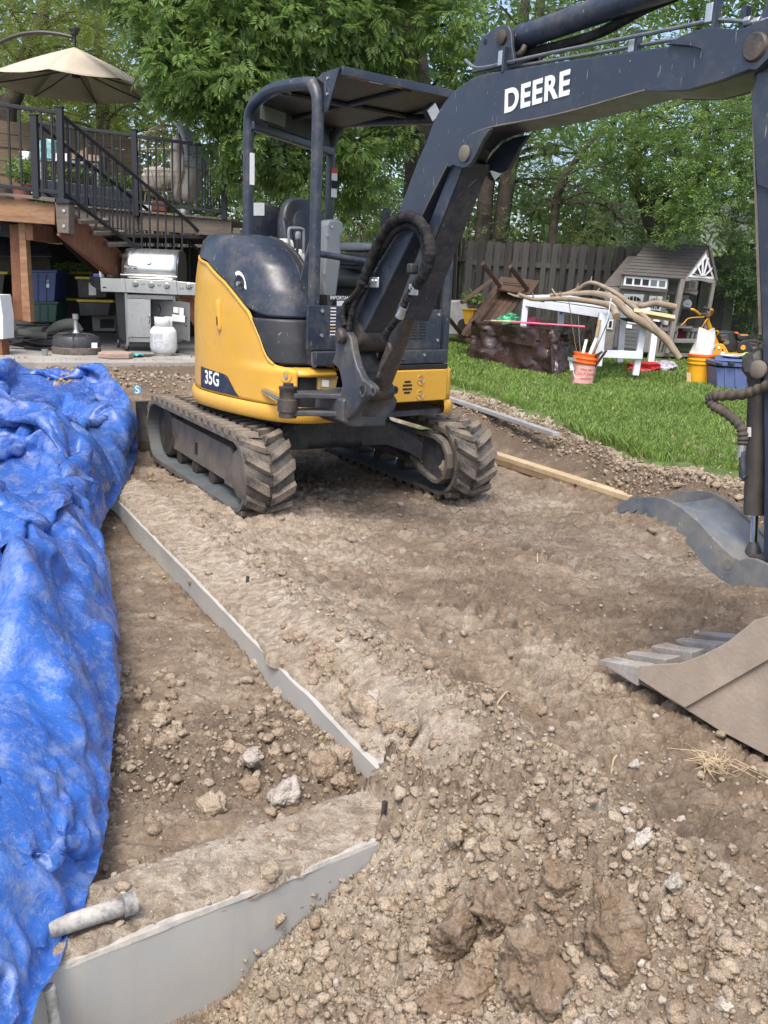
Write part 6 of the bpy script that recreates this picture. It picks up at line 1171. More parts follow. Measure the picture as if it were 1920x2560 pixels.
# umbrella
um = TH('patio_umbrella', 'beige cantilever patio umbrella open above the deck', 'umbrella', 187, 470, 14)
CAN = pmat('umbrella_canvas', (.46, .40, .31), .85, .06, 3, .1, 90); FRM = pmat('dark_frame', (.03, .028, .027), .5)
uc_ = PX(187, 219, 14); ap = PX(187, 118, 14); R0 = 1.19
tips = [uc_+Vector((R0*math.cos(a), R0*math.sin(a), 0)) for a in [math.radians(3+45*k) for k in range(8)]]
m = MB(); rows = []
for k in range(8):
    a, b = tips[k], tips[(k+1) % 8]; rows = []
    for i in range(9):
        t = i/8; s_ = .12*math.sin(math.pi*.5*t)-.12*t; p0 = ap.lerp(a, t)+Vector((0, 0, s_*.8)); p1 = ap.lerp(b, t)+Vector((0, 0, s_*.8)); rows.append([p0.lerp(p1, j/4)+(ap-(p0+p1)/2)*0+Vector((0, 0, .03*t*math.sin(math.pi*j/4)*(-.6)))+(uc_-(p0+p1)/2)*(.035*math.sin(math.pi*j/4)*t) for j in range(5)])
    MB().grid(rows).build('canopy_panel', CAN, um, sm=True, thick=.004)
    MB().tube([ap+Vector((0, 0, -.28)), (ap+Vector((0, 0, -.28))).lerp(a, .5)+Vector((0, 0, -.02)), a+Vector((0, 0, -.012))], .010, 6).build('rib', FRM, um)
m = MB().lathe(ap+Vector((0, 0, -.40)), [(.05, 0), (.06, .05), (.05, .10), (.02, .12), (.02, .40), (.022, .55), (.05, .56), (.055, .60), (.08, .62), (.08, .645), (0, .65)], 16).build('hub', FRM, um, sm=True)
T3('arm', [(-140, 200, 14), (-60, 135, 14), (0, 106, 14), (45, 88, 14), (95, 81, 14), (145, 85, 14), (183, 93, 14)], .028, FRM, um)
T3('mast', [(-140, 200, 14), (-170, 300, 14), (-170, 480, 14)], .04, FRM, um)
# ---- below the deck
sh = TH('shed', 'small dark shed with a blue grey shingle roof under the deck', 'shed', 60, 780, 13.6, Z0)
SHG = pmat('blue_shingle', (.09, .105, .15), .8, .35, 5, .3, 60)
for k in range(9):
    y0 = 566+k*8; Q3('shingle_row', [(-180, y0, 13.9-k*.1), (104+k*2.8, y0+1, 13.9-k*.1), (107+k*2.8, y0+10, 13.78-k*.1), (-180, y0+9, 13.78-k*.1)], .012, SHG, sh)
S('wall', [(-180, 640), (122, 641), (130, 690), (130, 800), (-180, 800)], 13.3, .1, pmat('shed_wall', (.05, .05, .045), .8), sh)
for lab, pts, Y, c, th in (('blue storage tote stacked on the green tote under the deck', [(70, 678), (141, 678), (136, 755), (76, 755)], 12.2, (.035, .06, .19), .45), ('green storage tote under the blue tote', [(76, 757), (143, 757), (139, 806), (80, 806)], 12.2, (.012, .06, .045), .45)):
    t = TH('storage_tote', lab, 'tote', (pts[0][0]+pts[1][0])/2, pts[2][1], Y, group='storage totes under the deck'); mt = BIN(c); S('body', pts, Y, th, mt, t, bev=.012)
    (x0, y0), (x1, y1) = pts[0], pts[1]; S('rim', [(x0-3, y0-3), (x1+3, y1-3), (x1+3, y1+4), (x0-3, y0+4)], Y-.02, th+.04, mt, t, bev=.008)
    for f_ in (.3, .6): xx = x0+(x1-x0)*f_; S('rib', [(xx, y0+8), (xx+3, y0+8), (xx+3, pts[2][1]-3), (xx, pts[2][1]-3)], Y-.012, .02, mt, t)
    if 'blue storage' in lab: S('label', rect(113, 700, 123, 719), Y-.008, .004, WHT, t); S('label_stripe', rect(113, 701, 123, 710), Y-.012, .004, pmat('cyan_print', (.05, .35, .5), .5), t)
def lidbin(lab, x0, x1, yl, yb, Y, th=.5):
    t = TH('lidded_bin', lab, 'bin', (x0+x1)/2, yb, Y, group='black bins with yellow lids under the deck'); S('lid', [(x0, yl), (x1, yl+2), (x1-2, yl+9), (x0+2, yl+7)], Y-.02, th, BIN((.42, .33, .03), 'yellow_lid'), t, bev=.006); S('body', [(x0+6, yl+8), (x1-8, yl+9), (x1-14, yb), (x0+10, yb)], Y, th-.04, BIN((.012, .012, .014), 'black_bin'), t, bev=.01); return t
t = lidbin('upper black bin with a yellow lid and a paper label, behind the grill shelf', 186, 280, 691, 745, 12.3); S('label', rect(222, 707, 240, 738), 12.29, .004, WHT, t)
lidbin('lower black bin with a yellow lid behind the grill', 190, 284, 748, 790, 12.25); lidbin('black bin with a dull yellow lid under the seedlings', 142, 215, 677, 742, 12.9); lidbin('black bin below the seedling bin, back row', 140, 214, 744, 800, 12.95)
lidbin('black bin with yellow lid left of the timber post, upper', -60, 20, 677, 738, 12.6); lidbin('black bin with yellow lid left of the timber post, lower', -60, 30, 741, 800, 12.6)
t = TH('grey_crate', 'grey plastic crate on the floor behind the grill', 'crate', 258, 825, 12.6, Z0); S('body', [(228, 781), (288, 781), (288, 828), (232, 828)], 12.6, .4, BIN((.12, .12, .12), 'grey_crate'), t, bev=.008); S('opening', rect(250, 798, 285, 820), 12.59, .01, DARK, t)
for k, (x, s_) in enumerate(((146, 9), (160, 7), (172, 10), (190, 8), (205, 9), (222, 7))): plant('seedling', 'bright green seedling plant on the bins under the deck, %s' % ('far left of the row', 'second of the row', 'third of the row', 'fourth of the row', 'fifth of the row', 'right end of the row')[k], 'plant', x, 668-(k % 3)*3, 12.7, .075, 70, .05, LF_A, None, (1, 1, .7), 50+k)
cbm = pmat('black_fabric', (.014, .014, .016), .8, .3, 9)
t = TH('folded_canopy', 'folded black canopy frame wrapped in olive canvas lying on the patio', 'canopy', 100, 878, 11.2, Z0)
for k, (pts, r) in enumerate(((((-10, 800, 11.4), (40, 808, 11.35), (90, 822, 11.3), (140, 830, 11.25)), .055), (((50, 832, 11.15), (90, 838, 11.1), (120, 842, 11.1)), .05), (((112, 838, 11.2), (145, 818, 11.2), (180, 812, 11.2), (205, 828, 11.2)), [.03, .07, .075, .03]), (((-10, 815, 11.4), (50, 822, 11.3), (110, 830, 11.2)), .06))): T3('canvas_roll', pts, r, FABO, t, n=14, sm=True)
for k, (pts, r) in enumerate(((((10, 845, 11.1), (70, 842, 11.1), (140, 834, 11.1), (195, 826, 11.1)), .014), (((15, 862, 11.0), (80, 850, 11.05), (180, 838, 11.1)), .014), (((40, 812, 11.2), (90, 812, 11.2), (125, 812, 11.2)), .013), (((20, 838, 11.0), (12, 855, 11.0), (14, 870, 11.0)), .012), (((55, 850, 11), (100, 860, 11), (140, 862, 11)), .013), (((60, 868, 11), (95, 872, 11), (115, 876, 11)), .02), (((20, 850, 11.1), (60, 858, 11.1), (120, 852, 11.1)), .05), (((60, 855, 11.15), (110, 858, 11.1), (150, 852, 11.1)), .05))): T3('frame_pole' if r < .03 else 'black_cover', pts, r, cbm, t)
t = TH('umbrella_base', 'black round fillable umbrella base with a short metal pole stub', 'umbrella base', 192, 885, 10.9, Z0); c = Vector((PX(192, 884, 10.85).x, 10.85, Z0))
MB().lathe(c, [(.20, 0), (.265, .0), (.272, .04), (.268, .16), (.235, .205), (.10, .225), (.04, .235), (0, .235)], 32).build('body', BLK, t, sm=True); MB().lathe(c, [(.275, .0), (.279, .03), (.277, .075), (.27, .08)], 32).build('dirt_band', pmat('dried_mud', (.12, .10, .08), .9, .4, 20, .5), t, sm=True)
for k in range(8): a = k*math.pi/4+.2; d = Vector((math.cos(a), math.sin(a), 0)); MB().tube([c+d*.06+Vector((0, 0, .232)), c+d*.18+Vector((0, 0, .222)), c+d*.25+Vector((0, 0, .19)), c+d*.272+Vector((0, 0, .1))], .012, 8).build('rib', BLK, t, sm=True)
MB().lathe(c+Vector((0, 0, .235)), [(.05, 0), (.028, .03), (.023, .04), (.023, .155), (.034, .16), (.034, .215), (.026, .22), (0, .22)], 16).build('pole_stub', STEELB, t, sm=True); S('label', rect(229, 857, 243, 870), 10.585, .003, WHT, t)
tag(MB().lathe(Vector((PX(112, 877, 10.4).x, 10.4, Z0)), [(.03, 0), (.037, .07), (.033, .07), (.028, .01), (0, .01)], 16).build('tin_cup', STEELB, sm=True), 'small dented tin cup standing left of the umbrella base', 'cup')
c = PX(290, 886, 10.5); c.z = Z0; tag(MB().lathe(c, [(.20, .004), (.205, .01), (.205, .055), (.195, .065), (0, .065)], 6).build('concrete_paver', pmat('pink_paver', (.33, .235, .19), .9, .15, 12, .5, 80), bev=.006), 'pinkish hexagonal paver lying on the patio in front of the grill', 'paver')
tag(MB().box(PX(315, 881, 10.9)*1, (.62, .26, .006)).build('door_mat', pmat('navy_mat', (.022, .03, .045), .95, .2, 30)), 'flat dark blue mat under the hexagonal paver', 'mat'); bpy.data.objects['door_mat'].location.z += Z0+.006-PX(315, 881, 10.9).z
m = MB(); rows = []
for i in range(10):
    rows.append([PX(322+i*3.8, 881, 10.7)+Vector((0, (j-3)*.022, 0)) for j in range(7)])
for i, r in enumerate(rows):
    for j, p in enumerate(r): p.z = Z0+.02+.03*float(fbm(i*.5, j*.6, 2, 5))+.01
m.grid(rows); tag(m.build('cyan_cloth', pmat('cyan_fabric', (.06, .42, .46), .8), sm=True, thick=.004), 'bright cyan rag crumpled on the mat in front of the grill', 'cloth')
# ---- grill
g = TH('gas_grill', 'stainless steel gas grill with one cabinet door open and the lid closed', 'grill', 375, 870, 11.5, Z0); Y = 11.5
hood = [(0, 0), (.02, .16), (.08, .275), (.19, .345), (.34, .36), (.47, .32), (.52, .21), (.53, 0)]
xl, xr_ = PX(310, 690, Y), PX(442, 696, Y); zb = xl.z
rows = [[Vector((xx, Y-.05+d, zb-.02+h+ (xr_.z-xl.z)*0)) for d, h in hood] for xx in np.linspace(xl.x, xr_.x, 10)]
MB().grid(rows).build('lid', STEEL, g, sm=True, thick=.006)
for xx in (xl.x-.012, xr_.x+.012): MB().prism(hood+[(.53, -.02), (0, -.02)], lambda u, v, o: Vector((xx+o, Y-.05+u, zb-.02+v)), -.008, .008).build('lid_side', pmat('black_enamel', (.02, .019, .019), .35), g, bev=.003)
MB().tube([Vector((xl.x-.01, Y-.11, zb+.015)), Vector((xr_.x+.03, Y-.11, zb+.015))], .013, 12).build('lid_handle', STEEL, g, sm=True)
for xx in (xl.x+.03, xr_.x-.01): MB().tube([Vector((xx, Y-.11, zb+.015)), Vector((xx, Y-.04, zb+.03))], .010, 8).build('handle_stand', STEEL, g)
MB().lathe(PX(371, 654, Y-.03)+Vector((0, .0, 0)), [(.036, -.05), (.036, .012), (.028, .014), (.026, .008), (0, .008)], 20, (0, -1, .35)).build('thermometer', STEEL, g, sm=True)
np_ = S('name_plate', [(314, 663), (340, 665), (340, 672), (314, 670)], Y-.065, .02, BLK, g, bev=.002); 
text('Charmglow', .034, Matrix.Translation(PX(327, 667.5, Y-.068)) @ Matrix.Rotation(math.pi/2, 4, 'X'), WHT, 'plate_lettering', np_, .0005, .0008)
S('control_panel', [(312, 697), (440, 702), (444, 737), (315, 731)], Y-.12, .30, STEEL, g, bev=.004)
S('left_shelf', [(250, 694), (312, 697), (315, 731), (252, 729)], Y-.11, .45, STEEL, g, bev=.004); Q3('shelf_end', [(224, 688, Y+.35), (250, 694, Y-.11), (252, 729, Y-.11), (226, 712, Y+.35)], .01, BLK, g); S('shelf_slot', rect(257, 717, 265, 720), Y-.114, .006, DARK, g)
S('right_shelf', [(441, 703), (497, 709), (501, 739), (444, 737)], Y-.11, .45, STEEL, g, bev=.004)
for x, y in ((338.5, 710), (378.5, 712.5), (417, 715), (472, 716)):
    c = PX(x, y, Y-.122); k_ = MB().lathe(c, [(.038, 0), (.040, .006), (.030, .010), (.026, .022), (.024, .03), (0, .03)], 20, (0, -1, 0)).build('control_knob', STEELB, g, sm=True); MB().box(c+Vector((0, -.036, 0)), (.012, .016, .05)).build('knob_grip', CHR, k_, bev=.004)
for x, y in ((358, 711), (398, 714), (453, 722)): S('burner_print', rect(x-5, y-3, x+5, y+2), Y-.1225, .002, GREYP, g)
S('cabinet_header', [(316, 736), (434, 739), (434, 750), (317, 746)], Y-.06, .35, STEELB, g, bev=.003)
S('cabinet_side', [(287, 732), (315, 732), (320, 862), (298, 842)], Y-.02, .02, pmat('black_side_panel', (.02, .021, .022), .5), g); Q3('side_panel', [(314, 732, Y-.06), (318, 862, Y-.06), (292, 845, Y+.45), (288, 730, Y+.45)], .01, pmat('black_side_panel', (.02, .021, .022), .5), g)
S('corner_post', [(311, 732), (318, 732), (322, 862), (316, 862)], Y-.065, .03, STEELB, g, bev=.003)
S('left_door', [(318, 747), (376, 749), (377, 844), (319, 843)], Y-.07, .02, STEEL, g, bev=.003); T3('door_handle', [(370, 790, Y-.075), (373, 788, Y-.095), (373.5, 800, Y-.10), (372, 808, Y-.075)], .006, CHR, g)
S('bottom_rail', [(319, 844), (440, 846), (440, 857), (320, 855)], Y-.06, .35, STEELB, g, bev=.003)
S('cabinet_back', [(376, 750), (434, 752), (434, 850), (376, 850)], Y+.30, .02, STEELB, g); S('cabinet_floor', [(376, 838), (436, 838), (436, 846), (376, 846)], Y, .30, STEELB, g)
S('right_post', [(431, 739), (438, 739), (440, 862), (434, 862)], Y-.05, .03, STEELB, g, bev=.003)
dr_ = Q3('open_door', [(429, 751, Y-.05), (472, 757, Y-.42), (472, 853, Y-.42), (430, 842, Y-.05)], .016, STEELB, g, bev=.002)
for (a, b_, c_, d_) in ((433, 767, 446, 783), (448, 769, 459, 788), (430, 785, 462, 806)): Q3('paper_label', [(a, b_, Y-.10-(a-429)/43*.37), (c_, b_+(c_-a)*.12, Y-.10-(c_-429)/43*.37), (c_, d_, Y-.10-(c_-429)/43*.37), (a, d_-(c_-a)*.1, Y-.10-(a-429)/43*.37)], .002, WHT, dr_)
for y in (795, 815): MB().disc(PX(465, y, Y-.40), (0, -1, 0), .010, .004, 10).build('door_hole', DARK, dr_)
for x, y in ((296, 866), (318, 872), (443, 874)):
    c = PX(x, y-6, Y-.05 if x > 300 else Y+.4); c.z = Z0+.032; MB().disc(c+Vector((-.014, 0, 0)), (1, 0, 0), .032, .028, 16).build('castor', BLK, g, sm=True); MB().bar(c+Vector((0, 0, .0)), c+Vector((0, .0, .075)), .03, .02).build('castor_fork', STEELB, g)
T3('gas_hose', [(398, 762, Y+.1), (402, 775, Y), (396, 790, Y-.1), (393, 800, Y-.2)], .007, BLK, g)
t = TH('food_jar', 'tall glass jar with a dark lid on the left grill shelf', 'jar', 281, 690, 11.5); c = PX(281, 694, Y+.06); c.z = PX(281, 695, Y-.1).z+.002
MB().lathe(c, [(.055, 0), (.068, .01), (.07, .12), (.055, .155), (0, .155)], 20).build('glass', pmat('jar_contents', (.16, .13, .10), .15, .9, 26), t, sm=True); MB().lathe(c, [(.056, .155), (.058, .16), (.058, .185), (0, .187)], 20).build('jar_lid', BLK, t, sm=True)
c2 = PX(255, 694, Y+.08); c2.z = c.z; tag(MB().lathe(c2, [(.032, 0), (.034, .065), (.03, .068), (0, .068)], 16).build('white_tub', WHT, sm=True), 'small white tub left of the glass jar on the grill shelf', 'tub'); tag(MB().box(c2+Vector((-.07, .02, .02)), (.07, .06, .04)).build('purple_packet', pmat('purple_packet', (.10, .08, .32), .5), bev=.004), 'small purple packet left of the white tub on the grill shelf', 'packet')
# propane
t = TH('propane_tank', 'white propane gas cylinder with printed labels in front of the grill cabinet', 'gas cylinder', 409, 880, 11.1, Z0); c = Vector((PX(409, 876, 11.1).x, 11.1, Z0)); TANK = pmat('tank_white', (.62, .63, .60), .45, .08, 5, .05, 60, 0, .35, (.30, .27, .21))
MB().lathe(c, [(.10, .0), (.105, .02), (.11, .02), (.145, .05), (.158, .10), (.158, .26), (.15, .30), (.12, .335), (.06, .35), (0, .35)], 32).build('body', TANK, t, sm=True)
for a0_, a1_ in ((-2.6, -.5), (.4, 1.6)):
    MB().grid([[c+Vector((.105*math.cos(a), .105*math.sin(a), z)) for z in (.335, .40, .455)] for a in np.linspace(a0_, a1_, 16)]).build('collar', TANK, t, sm=True, thick=.005)
MB().lathe(c+Vector((0, 0, .34)), [(.025, 0), (.025, .05), (.035, .055), (.035, .085), (0, .09)], 12).build('valve', pmat('brass', (.25, .2, .12), .4, metal=.8), t, sm=True)
for (a0_, a1_, z0_, z1_) in ((-2.9, -2.15, .10, .26), (-2.1, -1.35, .19, .27), (-2.1, -1.35, .09, .18), (-1.3, -.9, .10, .15)):
    lb_ = MB().grid([[c+Vector((.1592*math.cos(a), .1592*math.sin(a), z)) for z in (z0_, z1_)] for a in np.linspace(a0_, a1_, 9)]).build('printed_label', pmat('label_grey', (.50, .53, .56), .5, .25, 60), t)
    for r_ in range(int((z1_-z0_)/.014)): MB().grid([[c+Vector((.1596*math.cos(a), .1596*math.sin(a), z0_+.008+r_*.014+dz)) for dz in (0, .004)] for a in np.linspace(a0_+.04, a1_-.04, 6)]).build('text_line', GREYP, lb_)
S('frame_edge_box', [(-70, 735), (-1, 737), (7, 790), (8, 848), (-70, 848)], 10.2, .3, WHT, tt_ := TH('white_cabinet', 'white cabinet on a brown stand cut by the left edge of the picture', 'cabinet', -30, 900, 10.2, Z0), bev=.004); S('stand', [(-60, 848), (3, 848), (9, 910), (-60, 905)], 10.22, .2, RED, tt_)
# ---- blade sticker
q = [TF.pix(x, y, f=-1.27) for x, y in ((334, 966), (352, 966), (352, 983), (334, 983))]
S('blade_sticker', [(334, 965), (352, 966), (352, 984), (334, 984)], TF(-1.36, -.80, .2).y-.09, .003, pmat('sticker_blue', (.10, .30, .45), .5), bpy.data.objects['dozer_blade'])
text('S', .085, Matrix.Translation(PX(343, 975, TF(-1.36, -.80, .2).y-.092)) @ Matrix.Rotation(math.pi/2, 4, 'X'), WHT, 'sticker_mark', bpy.data.objects['dozer_blade'], .0, .0005)
# ================================================================== FENCES
LZ = lambda x, y: lawn_z(x, y)
def fence(lab, x0, x1, Y0, Y1, topz, pitch, wd, mt, double=True, lean=0, pitch2=None, gapless=False, basez=None):
    n = int(math.hypot(x1-x0, Y1-Y0)/pitch); t = thing('wooden_fence', lab, 'fence', (x0, Y0, (basez or LZ(x0, Y0))))
    d = Vector((x1-x0, Y1-Y0, 0)).normalized(); nr = Vector((-d.y, d.x, 0))
    def top(k): return topz(k/n) if callable(topz) else topz
    shape = {}
    for k in range(n):
        for side in ((0, 1) if double else (0,)):
            c = Vector((x0, Y0, 0))+d*(pitch*(k+.5*side)); h = top(k)+rng.normal(0, .012); w_ = wd*(1+rng.normal(0, .06))
            key = ('p', side, k % 9)
            if key not in shape:
                m = MB(); hh = 1.0; m.prism([(-.5, 0), (.5, 0), (.5, hh-.022), (.32, hh), (-.32, hh), (-.5, hh-.022)], lambda u, v, o: Vector((u, o, v)), -.009, .009); me = m.mesh('picket', mt[k % len(mt)]); shape[key] = me
            o = bpy.data.objects.new('picket', shape[key]); COL.objects.link(o); zb_ = (basez if basez is not None else LZ(c.x, c.y))-.03; o.parent = t
            L = Matrix.Translation(c+nr*(.05 if side else -.02)+Vector((0, 0, zb_))-t.location) @ Matrix.Rotation(math.atan2(d.y, d.x), 4, 'Z') @ Matrix.Rotation(lean+rng.normal(0, .012), 4, 'Y') @ Matrix.Diagonal((w_, 1, h-zb_, 1)); o.matrix_local = L
    for f_ in (.22, .78):
        a = Vector((x0, Y0, 0))+nr*.015; b = Vector((x1, Y1, 0))+nr*.015; za = (basez if basez is not None else LZ(x0, Y0)); a.z = za+(top(0)-za)*f_; b.z = za+(top(n)-za)*f_; MB().bar(a, b, .04, .085).build('fence_rail', GREYW, t)
    return t
FY = 15.6
a = PX(945, 600, FY+1.6); b = PX(1600, 620, FY-.2)
G_ = [GREYW, pmat('fence_dark', (.035, .033, .030), .85, .35, 3, .4, 30), GREYW]
fence('dark weathered picket fence with gaps behind the overturned table and the playhouse', PX(1172, 600, FY).x, PX(1640, 620, FY-.2).x, FY, FY-.2, 2.10, .152, .098, G_, lean=.02)
fence('dark picket fence section running back left of the overturned table', PX(1000, 640, FY+2.6).x, PX(1172, 600, FY).x-.04, FY+2.6, FY+.03, 2.14, .150, .10, G_, lean=-.03)
fence('grey board fence behind the excavator seat and under the deck corner', PX(150, 600, 17.5).x, PX(1000, 600, 18.2).x-.1, 17.4, 18.2, lambda t: 2.30-.08*t, .148, .135, [GREYW2, GREYW], double=False)
fence('tall solid grey board fence behind the yellow tiller and right of the playhouse', PX(1700, 630, 15.2).x, PX(2050, 630, 14.4).x, 15.2, 14.4, 2.0, .142, .139, [GREYW2, GREYW, pmat('fence_boards_mid', (.085, .082, .074), .85, .3, 3, .4, 30)], double=False, lean=.0)
# ================================================================== PLAYHOUSE
ph = TH('playhouse', 'grey wooden cottage playhouse with dark shingle roof, white windows and an open porch', 'playhouse', 1640, 890, 13.4, LZ(4, 13.4))
PG = gmat('playhouse_grey_wood', (.155, .145, .128), (.235, .22, .20), (4, 4, 4), 3, .8, .15); PD = pmat('playhouse_dark_grey', (.105, .11, .112), .7, .15, 5); PS = gmat('playhouse_shingle', (.060, .055, .050), (.105, .098, .09), (1, 6, 6), 3, .8, .3); PW = pmat('playhouse_white', (.60, .61, .62), .6, .06, 5)
def zz(x, y): return (1480+x*.3361, 580+y*.3361)                           # from the enlarged view back to photo pixels
def SZ(name, pts, Y, th, mt, par=ph, **k): return S(name, [zz(*p) for p in pts], Y, th, mt, par, **k)
nr_ = 10
for k in range(nr_):      # main roof rows, eave nearest
    t0, t1 = k/nr_, (k+1.06)/nr_; L0, L1 = (410, 88), (215, 310); R0_, R1_ = (872, 104), (697, 345)
    def at_(t, a, b): return (a[0]+(b[0]-a[0])*t, a[1]+(b[1]-a[1])*t)
    Yt = lambda t: 14.1-.85*t
    p = [(*zz(*at_(t0, L0, L1)), Yt(t0)), (*zz(*at_(t0, R0_, R1_)), Yt(t0)), (*zz(*at_(t1, R0_, R1_)), Yt(t1)-.03), (*zz(*at_(t1, L0, L1)), Yt(t1)-.03)]
    Q3('shingle_row', p, .016, PS, ph)
for k in range(7):
    t0, t1 = k/7, (k+1.06)/7; f = lambda t: [(*zz(265-185*t, 180+222*t), 14.0-.6*t), (*zz(330-115*t, 180+222*t), 14.0-.6*t)]
    a_, b_ = f(t0); c_, d_ = f(t1); Q3('shingle_row', [a_, b_, d_, c_], .016, PS, ph)
Q3('ridge_board', [(*zz(408, 84), 14.08), (*zz(875, 98), 14.08), (*zz(875, 108), 14.06), (*zz(408, 94), 14.06)], .04, PS, ph)
Q3('roof_back', [(*zz(410, 88), 14.14), (*zz(875, 104), 14.14), (*zz(930, 350), 14.75), (*zz(420, 340), 14.75)], .02, PS, ph)
SZ('ledge_shingle', [(210, 398), (560, 430), (552, 452), (206, 418)], 13.1, .12, PS); SZ('front_wall', [(100, 405), (560, 440), (490, 900), (90, 870)], 13.35, .03, PG); SZ('window_band', [(225, 318), (575, 345), (562, 440), (212, 405)], 13.28, .05, PG)
SZ('side_wall', [(560, 350), (790, 365), (770, 440), (560, 430)], 13.75, .03, PG)
wf = SZ('window_frame', [(243, 325), (565, 348), (553, 424), (234, 396)], 13.25, .03, PW)
for k in range(5): x0 = 256+k*61.5; y0 = 341+k*5; SZ('pane', [(x0, y0), (x0+46, y0+4), (x0+40, y0+48), (x0-5, y0+44)], 13.246, .004, DARK if k < 3 else pmat('window_glimpse', (.10, .13, .12), .4), wf)
dr = SZ('door', [(222, 438), (412, 450), (355, 885), (155, 862)], 13.31, .03, PD)
for k in range(8):
    t = .46+k*.065; SZ('door_board', [(222-67*t*.98+2, 438+424*t), (412-57*t-4, 450+435*t), (412-57*(t+.058)-4, 450+435*(t+.058)), (222-67*(t+.058)+2, 438+424*(t+.058))], 13.30, .012, PD, dr)
def arch_win(cx, y0, y1, w_, par):
    f = SZ('window_frame', [(cx-w_, y0), (cx+w_+4, y0+6), (cx+w_-8, y1+6), (cx-w_-12, y1)], 13.295, .015, PW, par)
    ar = [(cx-w_*.8-4, (y0+y1)/2+2)]+[(cx+w_*.78*math.cos(a)-3, (y0+y1)/2+4-(y1-y0)*.36*math.sin(a)) for a in np.linspace(math.pi, 0, 9)]; SZ('pane', ar, 13.29, .003, DARK, f)
    SZ('pane', [(cx-w_*.8-6, (y0+y1)/2+12), (cx+w_*.74-4, (y0+y1)/2+16), (cx+w_*.66-6, y1-8), (cx-w_*.85-8, y1-12)], 13.29, .003, DARK, f)
    SZ('mullion', [(cx-3, y0+8), (cx+4, y0+8), (cx-5, y1), (cx-12, y1)], 13.285, .004, PW, f)
    for d in (-.38, .33): SZ('mullion', [(cx+w_*d-2, y0+18), (cx+w_*d+2, y0+18), (cx+w_*d-9, y1), (cx+w_*d-13, y1)], 13.285, .003, PW, f)
arch_win(310, 460, 560, 72, dr); arch_win(474, 474, 580, 46, ph); arch_win(165, 450, 480, 46, ph)
fr_ = SZ('small_window', [(120, 648), (160, 650), (152, 726), (112, 722)], 13.33, .02, PW); SZ('pane', [(130, 662), (150, 663), (144, 712), (124, 710)], 13.325, .003, DARK, fr_)
SZ('mail_flap', [(262, 655), (345, 668), (345, 688), (262, 678)], 13.29, .006, PW, dr); SZ('door_note', [(256, 686), (298, 690), (296, 718), (254, 714)], 13.285, .003, WHT, dr)
# porch
SZ('porch_post', [(662, 350), (698, 352), (600, 820), (578, 900), (548, 900), (565, 820)], 13.2, .09, PG, bev=.004); SZ('porch_post', [(895, 380), (922, 382), (850, 780), (822, 900), (796, 900), (822, 780)], 13.7, .09, PG, bev=.004)
gb = SZ('gable', [(874, 110), (932, 350), (700, 342)], 13.22, .03, PG); SZ('gable_frame', [(850, 160), (912, 350), (720, 334)], 13.20, .02, PW, gb)
SZ('fan_opening', [(848, 196), (892, 330), (748, 320)], 13.193, .004, DARK, gb)
for (x0, x1) in ((745, 768), (776, 800), (808, 828), (838, 862), (870, 888)):
    ax = (x0+x1)/2; yt_ = {756.5: 300, 788: 250, 818: 205, 850: 190, 879: 262}[ax]; SZ('fan_ray', [(818+(ax-818)*.25, 326), (828+(ax-818)*.25, 327), (ax+14+(ax-818)*.25, yt_+4), (ax-2+(ax-818)*.25, yt_)], 13.185, .006, PW, gb)
Q3('gable_eave', [(*zz(868, 100), 13.15), (*zz(884, 102), 13.15), (*zz(940, 362), 13.15), (*zz(922, 358), 13.15)], .10, PS, ph)
SZ('gable_beam', [(700, 342), (930, 352), (925, 384), (880, 378), (810, 362), (740, 360), (695, 368)], 13.18, .05, PG, bev=.003); SZ('inner_beam', [(560, 428), (792, 440), (780, 470), (720, 455), (660, 448), (600, 462), (556, 456)], 13.74, .04, PG)
SZ('side_window', [(575, 352), (660, 358), (650, 430), (572, 424)], 13.73, .02, PG); SZ('side_window', [(690, 362), (792, 368), (780, 436), (684, 430)], 13.73, .02, PG)
for x0 in (582, 622, 700, 745): SZ('pane', [(x0, 368), (x0+26, 370), (x0+20, 416), (x0-5, 414)], 13.725, .004, PD)
SZ('back_wall', [(640, 470), (720, 470), (700, 700), (600, 700)], 14.3, .03, PG); cb_ = SZ('chalkboard', [(690, 500), (748, 505), (712, 680), (648, 674)], 13.95, .02, DARK)
c = PX(*zz(710, 534), 13.94); cl = MB().disc(c, (0, -1, 0), .065, .006, 22).build('toy_clock', PW, cb_); MB().bar(c+Vector((-.03, -.008, .0)), c+Vector((.0, -.008, -.012)), .004, .006).build('clock_hand', DARK, cl); MB().bar(c+Vector((0, -.008, -.012)), c+Vector((.03, -.008, .0)), .004, .006).build('clock_hand', DARK, cl)
Q3('counter', [(*zz(555, 690), 13.9), (*zz(755, 700), 13.9), (*zz(745, 708), 13.5), (*zz(520, 700), 13.5)], .02, PG, ph)
SZ('red_tub', [(612, 700), (708, 706), (680, 800), (596, 800)], 13.8, .2, pmat('red_panel', (.25, .02, .03), .6))
for x0 in (560, 740): SZ('rail_top', [(x0-60, 710), (x0+80, 716), (x0+78, 742), (x0-66, 736)], 13.4 if x0 < 600 else 13.62, .05, PG)
for k in range(5): x0 = 505+k*30; SZ('porch_slat', [(x0, 738), (x0+18, 739), (x0-22, 898), (x0-40, 898)], 13.42, .02, PG)
for k in range(4): x0 = 715+k*32; SZ('porch_slat', [(x0, 740), (x0+18, 741), (x0+2, 805), (x0-16, 805)], 13.64, .02, PG)
SZ('bench_seat', [(600, 798), (860, 806), (858, 828), (600, 824)], 13.3, .3, PG, bev=.004); SZ('floor_beam', [(440, 900), (850, 905), (850, 930), (440, 925)], 13.35, .6, PG)
